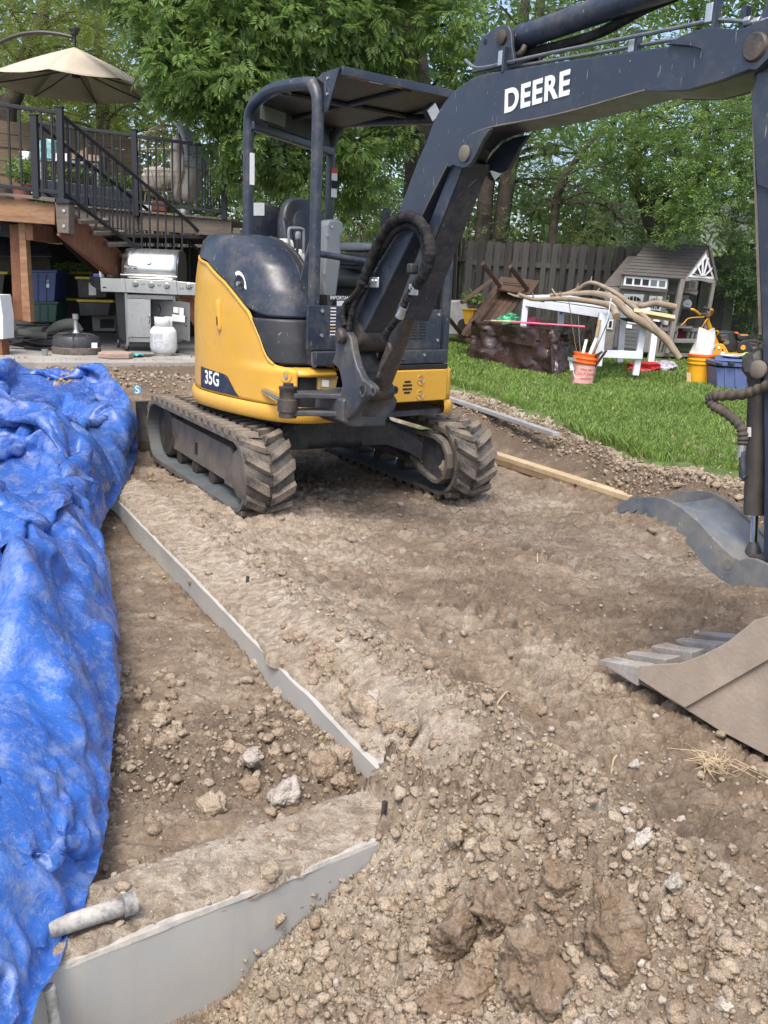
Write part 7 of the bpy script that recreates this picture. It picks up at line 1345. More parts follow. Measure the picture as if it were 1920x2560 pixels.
MB().lathe(PX(*zz(545, 690), 13.5), [(.04, 0), (.045, .05), (.03, .14), (0, .14)], 12).build('toy_pitcher', PW, ph, sm=True)
MB().lathe(PX(*zz(560, 655), 13.5), [(.04, 0), (.045, .05), (.03, .09), (0, .09)], 12).build('toy_pot', pmat('lime_plastic', (.30, .40, .03), .5), ph, sm=True)
# ================================================================== YARD CLUTTER
def onlawn(px, py): 
    y = 8.
    for _ in range(30): y = y*.5+.5*GZ(px, py, lawn_z(0, y))[1]
    p = GZ(px, py, lawn_z(0, y)); return p
DKW = gmat('dark_stained_wood', (.050, .030, .020), (.095, .060, .040), (3, 3, 3), 3, .6)
pt_ = TH('overturned_table', 'dark brown wooden table tipped on its side with its legs in the air', 'table', 1215, 850, 13.2, LZ(1.5, 13.2))
for k in range(6):
    t0, t1 = k/6, (k+.93)/6; L = lambda t: (1236+78*t, 722+13*t); R = lambda t: (1148+78*t, 838+12*t); Yk = lambda t: 13.9-.2*t
    Q3('table_plank', [(*L(t0), Yk(t0)), (*L(t1), Yk(t1)), (*R(t1), Yk(t1)-.8), (*R(t0), Yk(t0)-.8)], .03, DKW, pt_, bev=.003)
Q3('side_board', [(1252, 691, 14.0), (1350, 701, 13.8), (1326, 736, 13.4), (1234, 720, 13.6)], .03, DKW, pt_, bev=.003); B3('slat_groove', (1258, 706, 13.72), (1325, 713, 13.58), .012, .03, DARK, pt_)
B3('frame_rail', (1237, 722, 13.5), (1152, 842, 12.7), .05, .10, DKW, pt_, bev=.004); B3('frame_rail', (1141, 842, 12.8), (1200, 858, 12.8), .05, .12, DKW, pt_, bev=.004)
for a, b in (((1206, 659, 13.3), (1250, 716, 13.6)), ((1275, 666, 13.1), (1318, 724, 13.5)), ((1229, 701, 13.2), (1154, 756, 12.8)), ((1114, 787, 12.4), (1160, 843, 12.8)), ((1178, 800, 12.4), (1195, 818, 12.6))): B3('leg', a, b, .055, .055, DKW, pt_, bev=.005)
yp_ = PX(1181, 775, 13.7); t = TH('yellow_planter', 'yellow plastic planter with a leafy plant left of the overturned table', 'planter', 1181, 800, 13.7, LZ(1, 13.7)); MB().lathe(yp_+Vector((0, 0, -.16)), [(.10, -.05), (.15, .15), (.165, .16), (.165, .18), (.15, .18), (.13, .14), (0, .14)], 4).build('pot', pmat('yellow_plastic', (.40, .22, .02), .5), t, bev=.008)
V, F = leaves(yp_+Vector((0, 0, .17)), .17, 200, .07, (1, .8, .6), .2, 77); o = bpy.data.objects.new('foliage', np_mesh('foliage', V, F, LF_B)); COL.objects.link(o); place(o, t)
gc = TH('grey_compost_bin', 'mottled grey box with rounded corners beside the excavator, behind the yellow planter', 'bin', 1140, 835, 14.2, LZ(1, 14.2)); S('body', [(1112, 752), (1164, 751), (1186, 812), (1180, 838), (1106, 838)], 14.1, .5, pmat('mottled_grey', (.20, .205, .20), .7, .5, 4), gc, bev=.03); MB().disc(PX(1158, 812, 14.05), (0, -1, 0), .09, .03, 20).build('dark_disc', DARK, gc)
# brown tarp box
def browntarp():
    Lc, Fc_, Rc, Bc = onlawn(1180, 900), onlawn(1385, 938), onlawn(1462, 895), None; Lc = Vector(Lc); Fc_ = Vector(Fc_); Rc = Vector(Rc); Bc = Lc+Rc-Fc_
    top = .56; ring = []; N = 160
    corners = [Lc, Fc_, Rc, Bc]; L = []
    for k in range(4):
        a, b = corners[k], corners[(k+1) % 4]
        for i in range(N//4): L.append(a.lerp(b, i/(N//4)))
    cen = (Lc+Fc_+Rc+Bc)/4; rows = []
    for j in range(34):
        t = j/33; row = []
        for i, p in enumerate(L):
            s = i/len(L)*14; d = (p-cen); d.z = 0
            if t < .72: h = t/.72; k = 1.10-.10*h**.5+.05*(1-h)*float(fbm(s*1.3, h*2, 3, 5))+.045*float(fbm(s*2.2+h*3, h*3, 3, 7))*(1-h*.5); z = top*h
            else: q = (t-.72)/.28; k = (1-q)*.995+0; z = top+.05*float(fbm(p.x*2.5*k, p.y*2.5*k, 2, 9))-.02+.01*math.sin(q*9)
            cr = .085*float(ridge(s*.75+.3*t, t*2.4, 3, 31))*(1 if t < .72 else 0); v = cen+d*(k+cr*.8); row.append(Vector((v.x, v.y, lawn_z(v.x, v.y)*.0+.365+max(z, .012+.02*abs(float(fbm(s*2, 1, 2, 4)))))))
        rows.append(row)
    t = thing('brown_tarp', 'shiny dark brown plastic tarp wrapped over a low box on the lawn', 'tarp', (cen.x, cen.y, .365))
    BT = pmat('brown_tarp_plastic', (.036, .020, .017), .24, .15, 5, .5, 9, 0, .25, (.12, .09, .08), .1, .6, .02)
    MB().grid(rows, close=True).build('sheet', BT, t, sm=True)
    # a loose pleat standing out on the corner
    m = MB(); P0 = [PX(1370, 822, 11.6), PX(1382, 812, 11.5), PX(1392, 850, 11.3), PX(1402, 890, 11.2), PX(1410, 920, 11.1)]; 
    m.grid([[PX(1372, 815, 11.62), PX(1380, 812, 11.45), PX(1395, 838, 11.6)], [PX(1362, 845, 11.6), PX(1376, 850, 11.25), PX(1402, 865, 11.5)], [PX(1352, 880, 11.5), PX(1378, 893, 11.08), PX(1408, 900, 11.4)], [PX(1345, 915, 11.4), PX(1380, 932, 11.0), PX(1412, 925, 11.3)]]); m.build('corner_pleat', BT, t, sm=False, thick=.004)
    return cen, .365+top
bc_, bt_ = browntarp()
def ontop(px, py, z=None): return GZ(px, py, z or bt_+.012)
for k, (x, y, lb) in enumerate(((1226, 787, 'left end of the brown tarp'), (1362, 812, 'middle of the brown tarp front'), (1412, 815, 'right end of the brown tarp'))): p = PX(x, y, 12.0+(.4 if k == 0 else -.2)); p.z = bt_+.012; tag(MB().lathe(p, [(.085, 0), (.088, .006), (.075, .008), (0, .004)], 26).build('metal_disc', STEELB, sm=True), 'flat round metal disc lying on the '+lb, 'disc', 'round metal discs on the brown tarp')
t = TH('painted_stick', 'long thin wooden stick painted pink for most of its length on the brown tarp', 'stick', 1350, 803, 11.3); a_, m_, b_ = PX(1228, 803, 11.7), PX(1275, 803, 11.6), PX(1463, 805, 11.05)
for p in (a_, m_, b_): p.z = bt_+.045
MB().tube([a_, m_], .010, 8).build('bare_end', pmat('bare_wood', (.50, .40, .27), .7), t); MB().tube([m_, b_], .011, 8).build('pink_part', pmat('pink_paint', (.80, .14, .22), .6), t)
a2, b2 = PX(1228, 799, 11.9), PX(1300, 800, 11.7); a2.z = b2.z = bt_+.03; tag(MB().tube([a2, b2], .009, 8).build('wooden_stick', pmat('bare_wood2', (.50, .40, .27), .7)), 'short bare wooden stick lying behind the pink one', 'stick')
def sack(name, lab, cat, px, py, Y, w_, d_, h_, mt, seed, rough=.12, group=None, z=None, sink=.0):
    p = PX(px, py, Y); V, F = ico(4, seed, rough, (w_/2, d_/2, h_/2)); c = Vector((p.x, p.y, (z if z is not None else lawn_z(p.x, p.y))+h_*.42-sink)); m = MB().raw([c+Vector((v[0], v[1], max(v[2], -h_*.42))) for v in V], F).build(name, mt, None, sm=True); return tag(m, lab, cat, group)
sack('green_bag', 'crumpled green and black plastic bag on the brown tarp', 'bag', 1276, 790, 12.0, .24, .16, .15, pmat('green_film', (.02, .22, .10), .4, .9, 9, .3, 20), 4, .5, z=bt_); sack('pink_bag', 'small pink patterned bag on the brown tarp beside the green bag', 'bag', 1328, 797, 12.0, .22, .14, .10, pmat('pink_print', (.55, .09, .20), .5, .5, 40), 6, .3, z=bt_)
# white table
wt = TH('white_table', 'white painted wooden table frame loaded with branches', 'table', 1560, 930, 11.2, LZ(3, 11.2))
WT = pmat('white_gloss_paint', (.68, .72, .77), .4, .05, 4, .03, 40, 0, .12, (.45, .42, .38)); WS = WT
B3('front_rail', (1312, 754, 11.9), (1520, 786, 11.0), .045, .10, WT, wt, (0, 0, 1), bev=.004); B3('side_rail', (1516, 786, 11.0), (1622, 784, 11.9), .045, .10, WT, wt, (0, 0, 1), bev=.004); B3('back_rail', (1400, 745, 12.7), (1625, 780, 11.9), .04, .10, WT, wt, (0, 0, 1), bev=.004); B3('left_rail', (1312, 754, 11.9), (1402, 745, 12.7), .04, .10, WT, wt, (0, 0, 1))
for k in range(7):
    a = k/7; Q3('top_slat', [(1310+92*a, 742-3*a, 11.9+.8*a), (1520+100*a, 772+3*a, 11.0+.9*a), (1520+100*(a+.12), 772+3*(a+.12), 11.0+.9*(a+.12)), (1310+92*(a+.12), 742-3*(a+.12), 11.9+.8*(a+.12))], .018, WT, wt)
for a, b, w_ in (((1315, 752, 11.9), (1300, 880, 11.9), .075), ((1508, 782, 10.98), (1493, 915, 10.95), .095), ((1612, 792, 11.1), (1588, 938, 11.1), .075), ((1404, 760, 12.7), (1398, 868, 12.7), .08), ((1640, 800, 12.4), (1626, 905, 12.3), .08), ((1556, 800, 12.2), (1549, 905, 12.2), .08)): B3('leg', a, b, w_, w_*.8, WT, wt, bev=.004)
B3('stretcher', (1506, 884, 10.97), (1606, 888, 11.05), .03, .09, WT, wt, (0, 0, 1), bev=.003); S('blue_tape', [(1399, 775), (1412, 773), (1412, 781), (1399, 787)], 12.62, .004, pmat('blue_tape', (.03, .14, .45), .6), wt)
BARK = pmat('branch_bark', (.235, .185, .13), .85, .28, 9, .5, 60, 0, .3, (.33, .28, .22)); CUTW = pmat('cut_wood', (.45, .30, .16), .8, .2, 20)
def branch(lab, pts, rad, group='cut branches piled on the white table', nubs=2):
    o = T3('branch', pts, rad, BARK, None, n=10, seg=7); tag(o, lab, 'branch', group); a, b = PX(*pts[-2]), PX(*pts[-1]); d = (b-a).normalized(); MB().disc(b, d, (rad[-1] if hasattr(rad, '__len__') else rad)*.97, .004, 12).build('cut_end', CUTW, o)
    for k in range(nubs):
        i = 1+k % (len(pts)-2) if len(pts) > 2 else 0; p = PX(*pts[i]); MB().tube([p, p+Vector((rng.normal(0, .03), -.02, .04+rng.random()*.05))], [.014, .006], 6).build('twig_stub', BARK, o)
    return o
branch('bent branch lying lowest across the front of the white table', [(1300, 737, 11.6), (1335, 748, 11.4), (1403, 747, 11.2), (1465, 752, 11.0), (1515, 761, 10.9), (1535, 775, 10.8), (1541, 790, 10.7)], [.022, .03, .036, .045])
branch('longest thick branch curving from the table down to the grass', [(1375, 738, 11.6), (1440, 733, 11.5), (1490, 733, 11.4), (1537, 749, 11.2), (1573, 785, 11.0), (1627, 818, 10.9), (1660, 843, 10.8), (1680, 868, 10.75), (1699, 896, 10.7)], [.02, .03, .045, .05, .045, .038])
branch('forked branch arching highest over the white table', [(1400, 738, 11.7), (1440, 724, 11.6), (1476, 706, 11.5), (1520, 722, 11.35), (1560, 748, 11.2), (1600, 782, 11.0), (1640, 822, 10.85), (1662, 846, 10.8)], [.014, .02, .024, .032, .034, .028])
branch('short thick branch pointing right with a split bright end', [(1560, 752, 11.2), (1600, 764, 11.2), (1640, 758, 11.2), (1688, 768, 11.2)], [.032, .036, .038, .040])
branch('thin forked twig at the left end of the pile', [(1270, 733, 11.8), (1292, 741, 11.7), (1318, 745, 11.6), (1360, 752, 11.5)], [.010, .016, .02], nubs=1); branch('short upright twig on the left end of the pile', [(1380, 722, 11.6), (1388, 735, 11.55), (1400, 748, 11.5)], [.010, .014], nubs=0)
tag(Q3('light_plank', [(1585, 770, 11.0), (1688, 788, 10.9), (1688, 797, 10.88), (1585, 779, 10.98)], .09, gmat('fresh_pine', (.42, .29, .15), (.58, .43, .25), (1, 8, 8), 3, .6, .1), None, bev=.003), 'pale fresh pine board sticking out right of the white table', 'board')
tag(Q3('black_cloth', [(1546, 795, 10.95), (1570, 795, 10.92), (1655, 806, 11.0), (1640, 840, 11.0), (1620, 818, 11.0), (1590, 808, 10.95), (1560, 802, 10.95)], .006, cbm, None), 'black fabric hanging under the pine board beside the white table', 'cloth')
# pipes and bars in the orange bucket
def bucket(lab, px, py, Y, body, rim, lean=0, name='bucket', hh=.37, grp=None):
    t = TH(name, lab, 'bucket', px, py, Y, LZ(0, Y)); p = PX(px, py, Y); p.z = lawn_z(p.x, Y)-.01; ax = Vector((lean, 0, 1)).normalized()
    MB().lathe(p, [(.125, 0), (.13, .005), (.137, hh*.62), (.1375, hh*.66)], 28, ax).build('body', body, t, sm=True)
    MB().lathe(p, [(.138, hh*.66), (.141, hh*.68), (.152, hh*.70), (.152, hh*.73), (.142, hh*.745), (.142, hh*.80), (.153, hh*.82), (.153, hh*.85), (.143, hh*.87), (.144, hh*.95), (.150, hh*.96), (.150, hh), (.138, hh), (.136, hh*.7), (0, hh*.7)], 28, ax).build('rim', rim, t, sm=True); return t, p, ax
ORB = pmat('orange_plastic', (.75, .13, .02), .45, .08, 6, .03, 60, 0, .2, (.5, .25, .12))
ob, op, oax = bucket('orange bucket with a pale label full of pipes and metal bars on the grass', 1453, 958, 10.6, pmat('label_grey_pink', (.42, .25, .22), .6, .2, 10), ORB, .09)
lbm = MB(); cyl = lambda a, h: op+oax*h+Vector((.139*math.cos(a), .139*math.sin(a), 0)); lbm.grid([[cyl(a, h) for h in (.03, .23)] for a in np.linspace(-2.5, -.8, 12)]); lb = lbm.build('paper_label', pmat('bucket_label', (.62, .36, .31), .6, .1, 8), ob)
for k, tx in enumerate(("Homer's", 'All-Purpose', 'Bucket')):
    c = bpy.data.curves.new('t', 'FONT'); c.body = tx; c.size = .048; c.align_x = 'CENTER'; c.offset = .0005; o = bpy.data.objects.new('t', c); me = bpy.data.meshes.new_from_object(o); bpy.data.objects.remove(o)
    for v in me.vertices: a = -1.45+v.co.x/.14; v.co = op+oax*(.175-.05*k+v.co.y)+Vector((.1405*math.cos(a), .1405*math.sin(a), 0))
    me.materials.clear(); me.materials.append(pmat('label_red_ink', (.55, .06, .04), .6)); link('label_lettering', me, lb)
T3('bucket_handle', [(1434, 914, 10.5), (1436, 940, 10.42), (1450, 945, 10.4), (1466, 935, 10.42), (1470, 912, 10.5)], .004, ZINC, ob)
for k, (pts, r, mt, lb, nm) in enumerate(((((1444, 935, 10.6), (1466, 850, 10.75)), .018, WPL, 'left white plastic pipe leaning in the orange bucket', 'pipe'), (((1452, 940, 10.62), (1491, 846, 10.7)), .020, WPL, 'thicker white plastic pipe right of the first in the orange bucket', 'pipe'), (((1470, 935, 10.65), (1484, 880, 10.8), (1499, 800, 10.9)), .022, pmat('bamboo_wood', (.30, .22, .12), .8), 'brown wooden stake standing in the orange bucket', 'stake'), (((1468, 935, 10.6), (1485, 895, 10.5), (1505, 880, 10.4)), .014, IRON, 'dark steel bar in the orange bucket', 'bar'), (((1472, 930, 10.6), (1490, 912, 10.5), (1516, 876, 10.4)), .014, pmat('rusty_bar', (.08, .05, .035), .7), 'rusty bar leaning right out of the orange bucket', 'bar'), (((1455, 935, 10.62), (1438, 860, 10.8), (1422, 752, 11)), .005, pmat('thin_rod_brown', (.10, .07, .05), .7), 'tall thin brown rod standing in the orange bucket', 'rod'), (((1460, 935, 10.65), (1450, 870, 10.8), (1446, 790, 11)), .004, pmat('thin_rod_grey', (.15, .13, .10), .7), 'shorter thin rod standing in the orange bucket', 'rod'), (((1462, 930, 10.6), (1500, 850, 10.7), (1522, 798, 10.8)), .006, IRON, 'thin dark rod leaning against the white table leg', 'rod'), (((1528, 745, 10.8), (1520, 790, 10.8), (1508, 850, 10.8), (1496, 905, 10.8)), .006, WPL, 'thin white tube leaning against the white table corner', 'tube'))): tag(T3(nm, list(pts), r, mt, None, n=10, seg=3), lb, nm)
S('clamp_bar', [(1422, 895), (1430, 896), (1434, 925), (1426, 926)], 10.45, .03, WPL, tt3 := TH('white_clamp', 'white plastic clamp hooked on the left side of the orange bucket', 'clamp', 1428, 910, 10.45)); S('clamp_jaw', [(1420, 893), (1440, 895), (1440, 902), (1420, 901)], 10.42, .04, GREYP, tt3)
YB = pmat('amber_plastic', (.72, .36, .015), .4, .06, 6)
yb, yp2, yax = bucket('amber yellow bucket with an orange rim on the grass', 1744, 962, 11.0, YB, YB, 0); MB().lathe(yp2, [(.150, .37*.94), (.156, .37*.95), (.156, .372), (.14, .374), (0, .372)], 28).build('orange_lid', ORB, yb, sm=True); S('bucket_print', [(1717, 930), (1727, 932), (1727, 957), (1717, 955)], 10.86, .003, pmat('pale_print', (.6, .42, .25), .6), yb)
c = yp2+Vector((0, 0, .375)); m = MB(); rows = []
for i in range(15):
    t = i/14; rows.append([c+Vector(((.135-.045*t)*math.cos(a)*(1+.12*math.sin(a*3+t*4))+.03*t, (.10-.06*t)*math.sin(a), .29*t+.02*math.sin(a*2+1)*t)) for a in np.linspace(0, 6.283, 20)[:-1]])
m.grid(rows, close=True); tag(m.build('paper_sack', pmat('white_sack', (.52, .53, .49), .7, .25, 9, .6, 30), sm=True), 'rolled down whitish paper sack standing on the amber bucket', 'sack')
sack('red_soil_bag', 'shiny red plastic bag of soil on the grass under the white table', 'bag', 1605, 925, 11.9, .50, .30, .16, pmat('red_film', (.50, .02, .025), .3, .25, 6, .3, 15), 9, .16); sack('printed_bag', 'silver, red and blue printed plastic bag right of the red soil bag', 'bag', 1655, 918, 12.1, .34, .24, .15, pmat('silver_print', (.30, .28, .33), .35, .9, 12, .3, 15), 3, .2)
# blue tote
bt = TH('blue_tote', 'slate blue lidded plastic tote on the grass beside the amber bucket', 'tote', 1850, 975, 10.6, LZ(4, 10.6)); TB = BIN((.085, .12, .26), 'slate_blue')
S('body', [(1790, 918), (1870, 921), (1866, 982), (1793, 970)], 10.55, .40, TB, bt, bev=.012); S('body_right', [(1866, 920), (1925, 917), (1925, 975), (1866, 980)], 10.57, .38, TB, bt, bev=.012)
S('rim', [(1788, 903), (1872, 908), (1928, 905), (1928, 914), (1872, 920), (1789, 914)], 10.52, .46, TB, bt, bev=.008); Q3('lid', [(1788, 902, 10.52), (1872, 907, 10.5), (1930, 903, 10.52), (1925, 892, 11.0), (1787, 890, 11.0)], .012, TB, bt, bev=.004)
for x in (1812, 1838): S('rib', [(x, 922), (x+4, 922), (x+4, 968), (x, 966)], 10.535, .02, TB, bt)
for x in (1792, 1822): S('latch', [(x, 906), (x+16, 907), (x+14, 914), (x+3, 913)], 10.48, .05, BLK, bt, bev=.006)
c = PX(1835, 897, 10.75); tag(MB().lathe(c+Vector((0, 0, .008)), [(.04, 0), (.13, .02), (.15, .03), (.148, .033), (.04, .008), (0, .008)], 26).build('white_plate', WPL, sm=True), 'white plastic plate on the blue tote lid', 'plate'); c = PX(1856, 898, 10.68); tag(MB().lathe(c+Vector((0, 0, .012)), [(.04, 0), (.10, .02), (.115, .03), (.04, .008), (0, .008)], 26).build('mint_plate', pmat('mint_plastic', (.25, .5, .42), .5), sm=True), 'pale mint plate overlapping the white plate on the tote', 'plate')
GLV = pmat('lime_cotton', (.42, .50, .16), .9, .15, 30, .4, 100)
for k, (x, lb) in enumerate(((1868, 'left lime green work glove on the blue tote'), (1894, 'right lime green work glove on the blue tote'))):
    c = PX(x, 896, 10.7); g_ = MB(); V, F = ico(3, 5+k, .2, (.07, .06, .032)); g_.raw([c+Vector((0, 0, .035))+Vector(v) for v in V], F)
    for j in range(4): g_.tube([c+Vector((.03-.02*j, -.03, .035)), c+Vector((.05-.035*j, -.085, .045)), c+Vector((.05-.035*j, -.105, .025))], [.014, .013, .009], 8)
    g_.tube([c+Vector((-.04, 0, .04)), c+Vector((-.085, -.03, .04))], [.015, .012], 8); tag(g_.build('work_glove', GLV, sm=True), lb, 'glove')
# tiller
tl = TH('yellow_tiller', 'yellow walk behind garden machine with black engine and bent handlebars by the fence', 'garden machine', 1830, 895, 12.6, LZ(4.6, 12.6)); TY = pmat('machine_yellow', (.62, .30, .02), .4, .08, 4); z4 = lambda x, y: (1600+x*.1929, 560+y*.1929)
def S4(n, pts, Y, th, mt, par=tl, **k): return S(n, [z4(*p) for p in pts], Y, th, mt, par, **k)
S4('side_plate', [(880, 1640), (920, 1600), (1000, 1555), (1085, 1555), (1115, 1600), (1160, 1680), (1500, 1680), (1500, 1722), (895, 1728)], 12.5, .30, TY, bev=.008)
for x, y in ((905, 1705), (940, 1710), (975, 1705), (1010, 1715), (968, 1610), (1070, 1630), (925, 1665), (1085, 1720)): MB().disc(PX(*z4(x, y), 12.495), (0, -1, 0), .010, .004, 8).build('bolt_hole', DARK, tl)
S4('decal', [(1008, 1588), (1038, 1588), (1036, 1618), (1006, 1618)], 12.49, .003, WHT); S4('decal', [(1046, 1660), (1098, 1660), (1096, 1698), (1044, 1698)], 12.49, .003, WHT)
B3('mast', (*z4(855, 1220), 12.5), (*z4(1000, 1570), 12.6), .05, .05, TY, tl, bev=.006); T3('mast_loop', [(*z4(960, 1400), 12.5), (*z4(1005, 1385), 12.45), (*z4(1010, 1420), 12.45), (*z4(975, 1450), 12.5)], .009, TY, tl)
T3('handlebar', [(*z4(640, 1100), 12.3), (*z4(700, 1115), 12.3), (*z4(760, 1160), 12.4), (*z4(800, 1200), 12.5)], .016, TY, tl); T3('handlebar', [(*z4(850, 1210), 12.5), (*z4(910, 1180), 12.3), (*z4(940, 1120), 12.1), (*z4(900, 1110), 12.0)], .016, TY, tl); T3('grip', [(*z4(900, 1112), 12.0), (*z4(820, 1080), 12.0)], .019, BLK, tl); T3('grip', [(*z4(645, 1100), 12.3), (*z4(570, 1085), 12.2)], .019, BLK, tl)
T3('lever', [(*z4(830, 1205), 12.4), (*z4(640, 1220), 12.3), (*z4(580, 1270), 12.2), (*z4(530, 1320), 12.2)], .007, TY, tl); T3('lever', [(*z4(880, 1220), 12.4), (*z4(850, 1260), 12.3), (*z4(800, 1340), 12.3)], .006, TY, tl)
S4('control_box', [(780, 1160), (900, 1150), (915, 1210), (870, 1240), (790, 1200)], 12.42, .1, BLK, bev=.01)
en = S4('engine', [(1000, 1400), (1200, 1390), (1260, 1440), (1270, 1640), (1180, 1660), (1060, 1600)], 12.7, .3, BLK, bev=.015); S4('fuel_tank', [(1260, 1420), (1395, 1425), (1408, 1490), (1300, 1520), (1255, 1480)], 12.65, .25, BLK, en, bev=.02); MB().disc(PX(*z4(1330, 1600), 12.62), (0, -1, 0), .095, .08, 22).build('recoil_cover', BLK, en, bev=.01); MB().disc(PX(*z4(1335, 1600), 12.53), (0, -1, 0), .035, .006, 14).build('starter_badge', TY, en)
S4('fuel_cap', [(1240, 1400), (1275, 1400), (1275, 1422), (1240, 1422)], 12.64, .1, ORB, en); S4('tank_stripe', [(1300, 1432), (1400, 1432), (1402, 1448), (1300, 1446)], 12.645, .004, TY, en); MB().lathe(PX(*z4(1110, 1530), 12.62), [(.035, 0), (.04, .03), (.03, .06), (0, .06)], 12, (0, -1, 0)).build('carburettor', CHR, en, sm=True); S4('muffler', [(1040, 1440), (1140, 1430), (1150, 1510), (1060, 1520)], 12.6, .15, IRON, en, bev=.01)
# brush pile
tw = MB()
for k in range(70):
    p = PX(1890+rng.normal(0, 22), 868, 13.2+rng.normal(0, .3)); p.z = lawn_z(p.x, p.y)+abs(rng.normal(0, .14))+.02; d = Vector((rng.normal(0, 1), rng.normal(0, .7), rng.normal(0, .25))).normalized()*rng.uniform(.2, .55); tw.tube([p-d, p+Vector((0, 0, .04)), p+d], [.004, .006, .003], 4, cap=False)
tag(tw.build('brush_pile', pmat('dry_twigs', (.12, .10, .075), .9), kind='stuff'), 'pile of thin dry twigs against the fence at the right', 'twigs')
# ================================================================== TIMBERS, STAKES AND PIPES ON THE DIG
def surf(px, py, up=.05):
    z = .1
    for _ in range(25): q = GZ(px, py, z); z = z*.6+.4*(gz1(q.x, q.y)+up)
    return GZ(px, py, z)
t = TH('pine_timber', 'long bare pine board lying on the soil up to the thumb', 'timber', 1400, 1200, 6.6, .02); a, b = Vector((.80, 7.45, .065)), Vector((1.66, 5.93, .060)); MB().bar(a, b, .089, .038, (0, 0, 1)).build('board', gmat('bare_pine', (.40, .30, .18), (.56, .44, .28), (1, 1, 1), 2.0, .65, .1), t, bev=.003); MB().bar(a-Vector((0, 0, .040)), b-Vector((0, 0, .040)), .085, .04, (0, 0, 1)).build('lower_board', gmat('bare_pine_dark', (.22, .15, .09), (.34, .25, .16), (1, 1, 1), 2.0), t)
MB().disc(a.lerp(b, .70)+Vector((-.04, -.025, -.02)), (-.86, -.5, 0), .011, .012, 10).build('knot_hole', pmat('knot', (.12, .02, .01), .7), t)
a, b = surf(1112, 992, .14), surf(1390, 1086, .12); tag(MB().bar(a, b, .065, .035, (0, 0, 1)).build('metal_beam', pmat('galvanised', (.47, .47, .46), .5, .12, 5, .1, 40, .5, .4, (.3, .27, .22)), bev=.003), 'grey galvanised metal beam lying along the soil bank right of the excavator', 'beam')
for (px, py, h, lb) in ((957, 2045, .030, 'dark steel stake standing in the footing corner'), (617, 1472, .012, 'short steel stake at the right edge of the long footing')):
    p = GZ(px, py, .02); p.z = gz1(p.x, p.y)-.03; tag(MB().tube([p, p+Vector((.004, 0, h+.05))], .008, 8).build('steel_stake', IRON), lb, 'stake')
PIPE = pmat('plaster_splashed_pipe', (.055, .06, .065), .6, .4, 14, .5, 60, 0, 1.0, (.42, .40, .36), .3)
a, b = GZ(120, 2325, .055), GZ(338, 2255, .055); t = TH('grey_pipe', 'mud splashed grey pipe lying across the near footing under the tarp edge', 'pipe', 240, 2290, 1.75, .03); d = (b-a).normalized(); L = (b-a).length
MB().lathe(a, [(.020, 0), (.020, L-.028), (.0245, L-.027), (.0255, L-.005), (.0255, L), (.018, L), (.016, L-.02), (0, L-.03)], 24, d).build('pipe_body', PIPE, t, sm=True)
hp_ = [GZ(108, 2440, .02), GZ(118, 2455, -.005)]; n_ = Vector((.597, -.80, 0))*.02; base = GZ(112, 2440, .02)
tag(MB().tube(smoothpath([base+n_+Vector((0, 0, -.012)), base+n_+Vector((.005, 0, -.03)), base+n_+Vector((.012, .0, -.13)), base+n_*1.3+Vector((.02, .0, -.30))], 6), .0125, 12).build('grey_hose', PIPE, sm=True), 'thin mud splashed hose hanging down the bare concrete face at the bottom left', 'hose')
p = GZ(1665, 1522, .0); p.z = gz1(p.x, p.y)+.006; tag(MB().box(p, (.018, .012, .008)).build('teal_chip', pmat('teal_chip', (.12, .45, .38), .5), bev=.002), 'tiny teal plastic chip on the tracked soil', 'chip')
ROOT = pmat('dry_root', (.42, .33, .21), .85)
for (pts, lb) in ((((1280, 1722), (1265, 1755), (1245, 1785), (1238, 1800)), 'curved dry root lying on the soil left of the bucket teeth'), (((1348, 1385), (1342, 1405), (1345, 1425)), 'short dry root on the tracked soil below the pine timber'), (((1560, 1880), (1535, 1905), (1525, 1960)), 'thin pale root above the near soil heap')):
    q = []
    for x, y in pts: p = GZ(x, y, .0); p.z = gz1(p.x, p.y)+.008; q.append(p)
    tag(MB().tube(smoothpath(q, 5), .0035, 6).build('root', ROOT), lb, 'root')
m = MB(); c = GZ(1790, 1925, 0); c.z = gz1(c.x, c.y)
for k in range(45): a = rng.random()*6.28; r = rng.random()*.05; p = c+Vector((r*math.cos(a), r*math.sin(a), .005)); m.tube([p, p+Vector((rng.normal(0, .03), rng.normal(0, .03), .02+.02*rng.random())), p+Vector((rng.normal(0, .06), rng.normal(0, .05), .01))], [.0016, .0014, .0008], 4, cap=False)
tag(m.build('dry_grass_tuft', ROOT, kind='stuff'), 'tuft of dry straw roots on the soil below the bucket', 'roots')
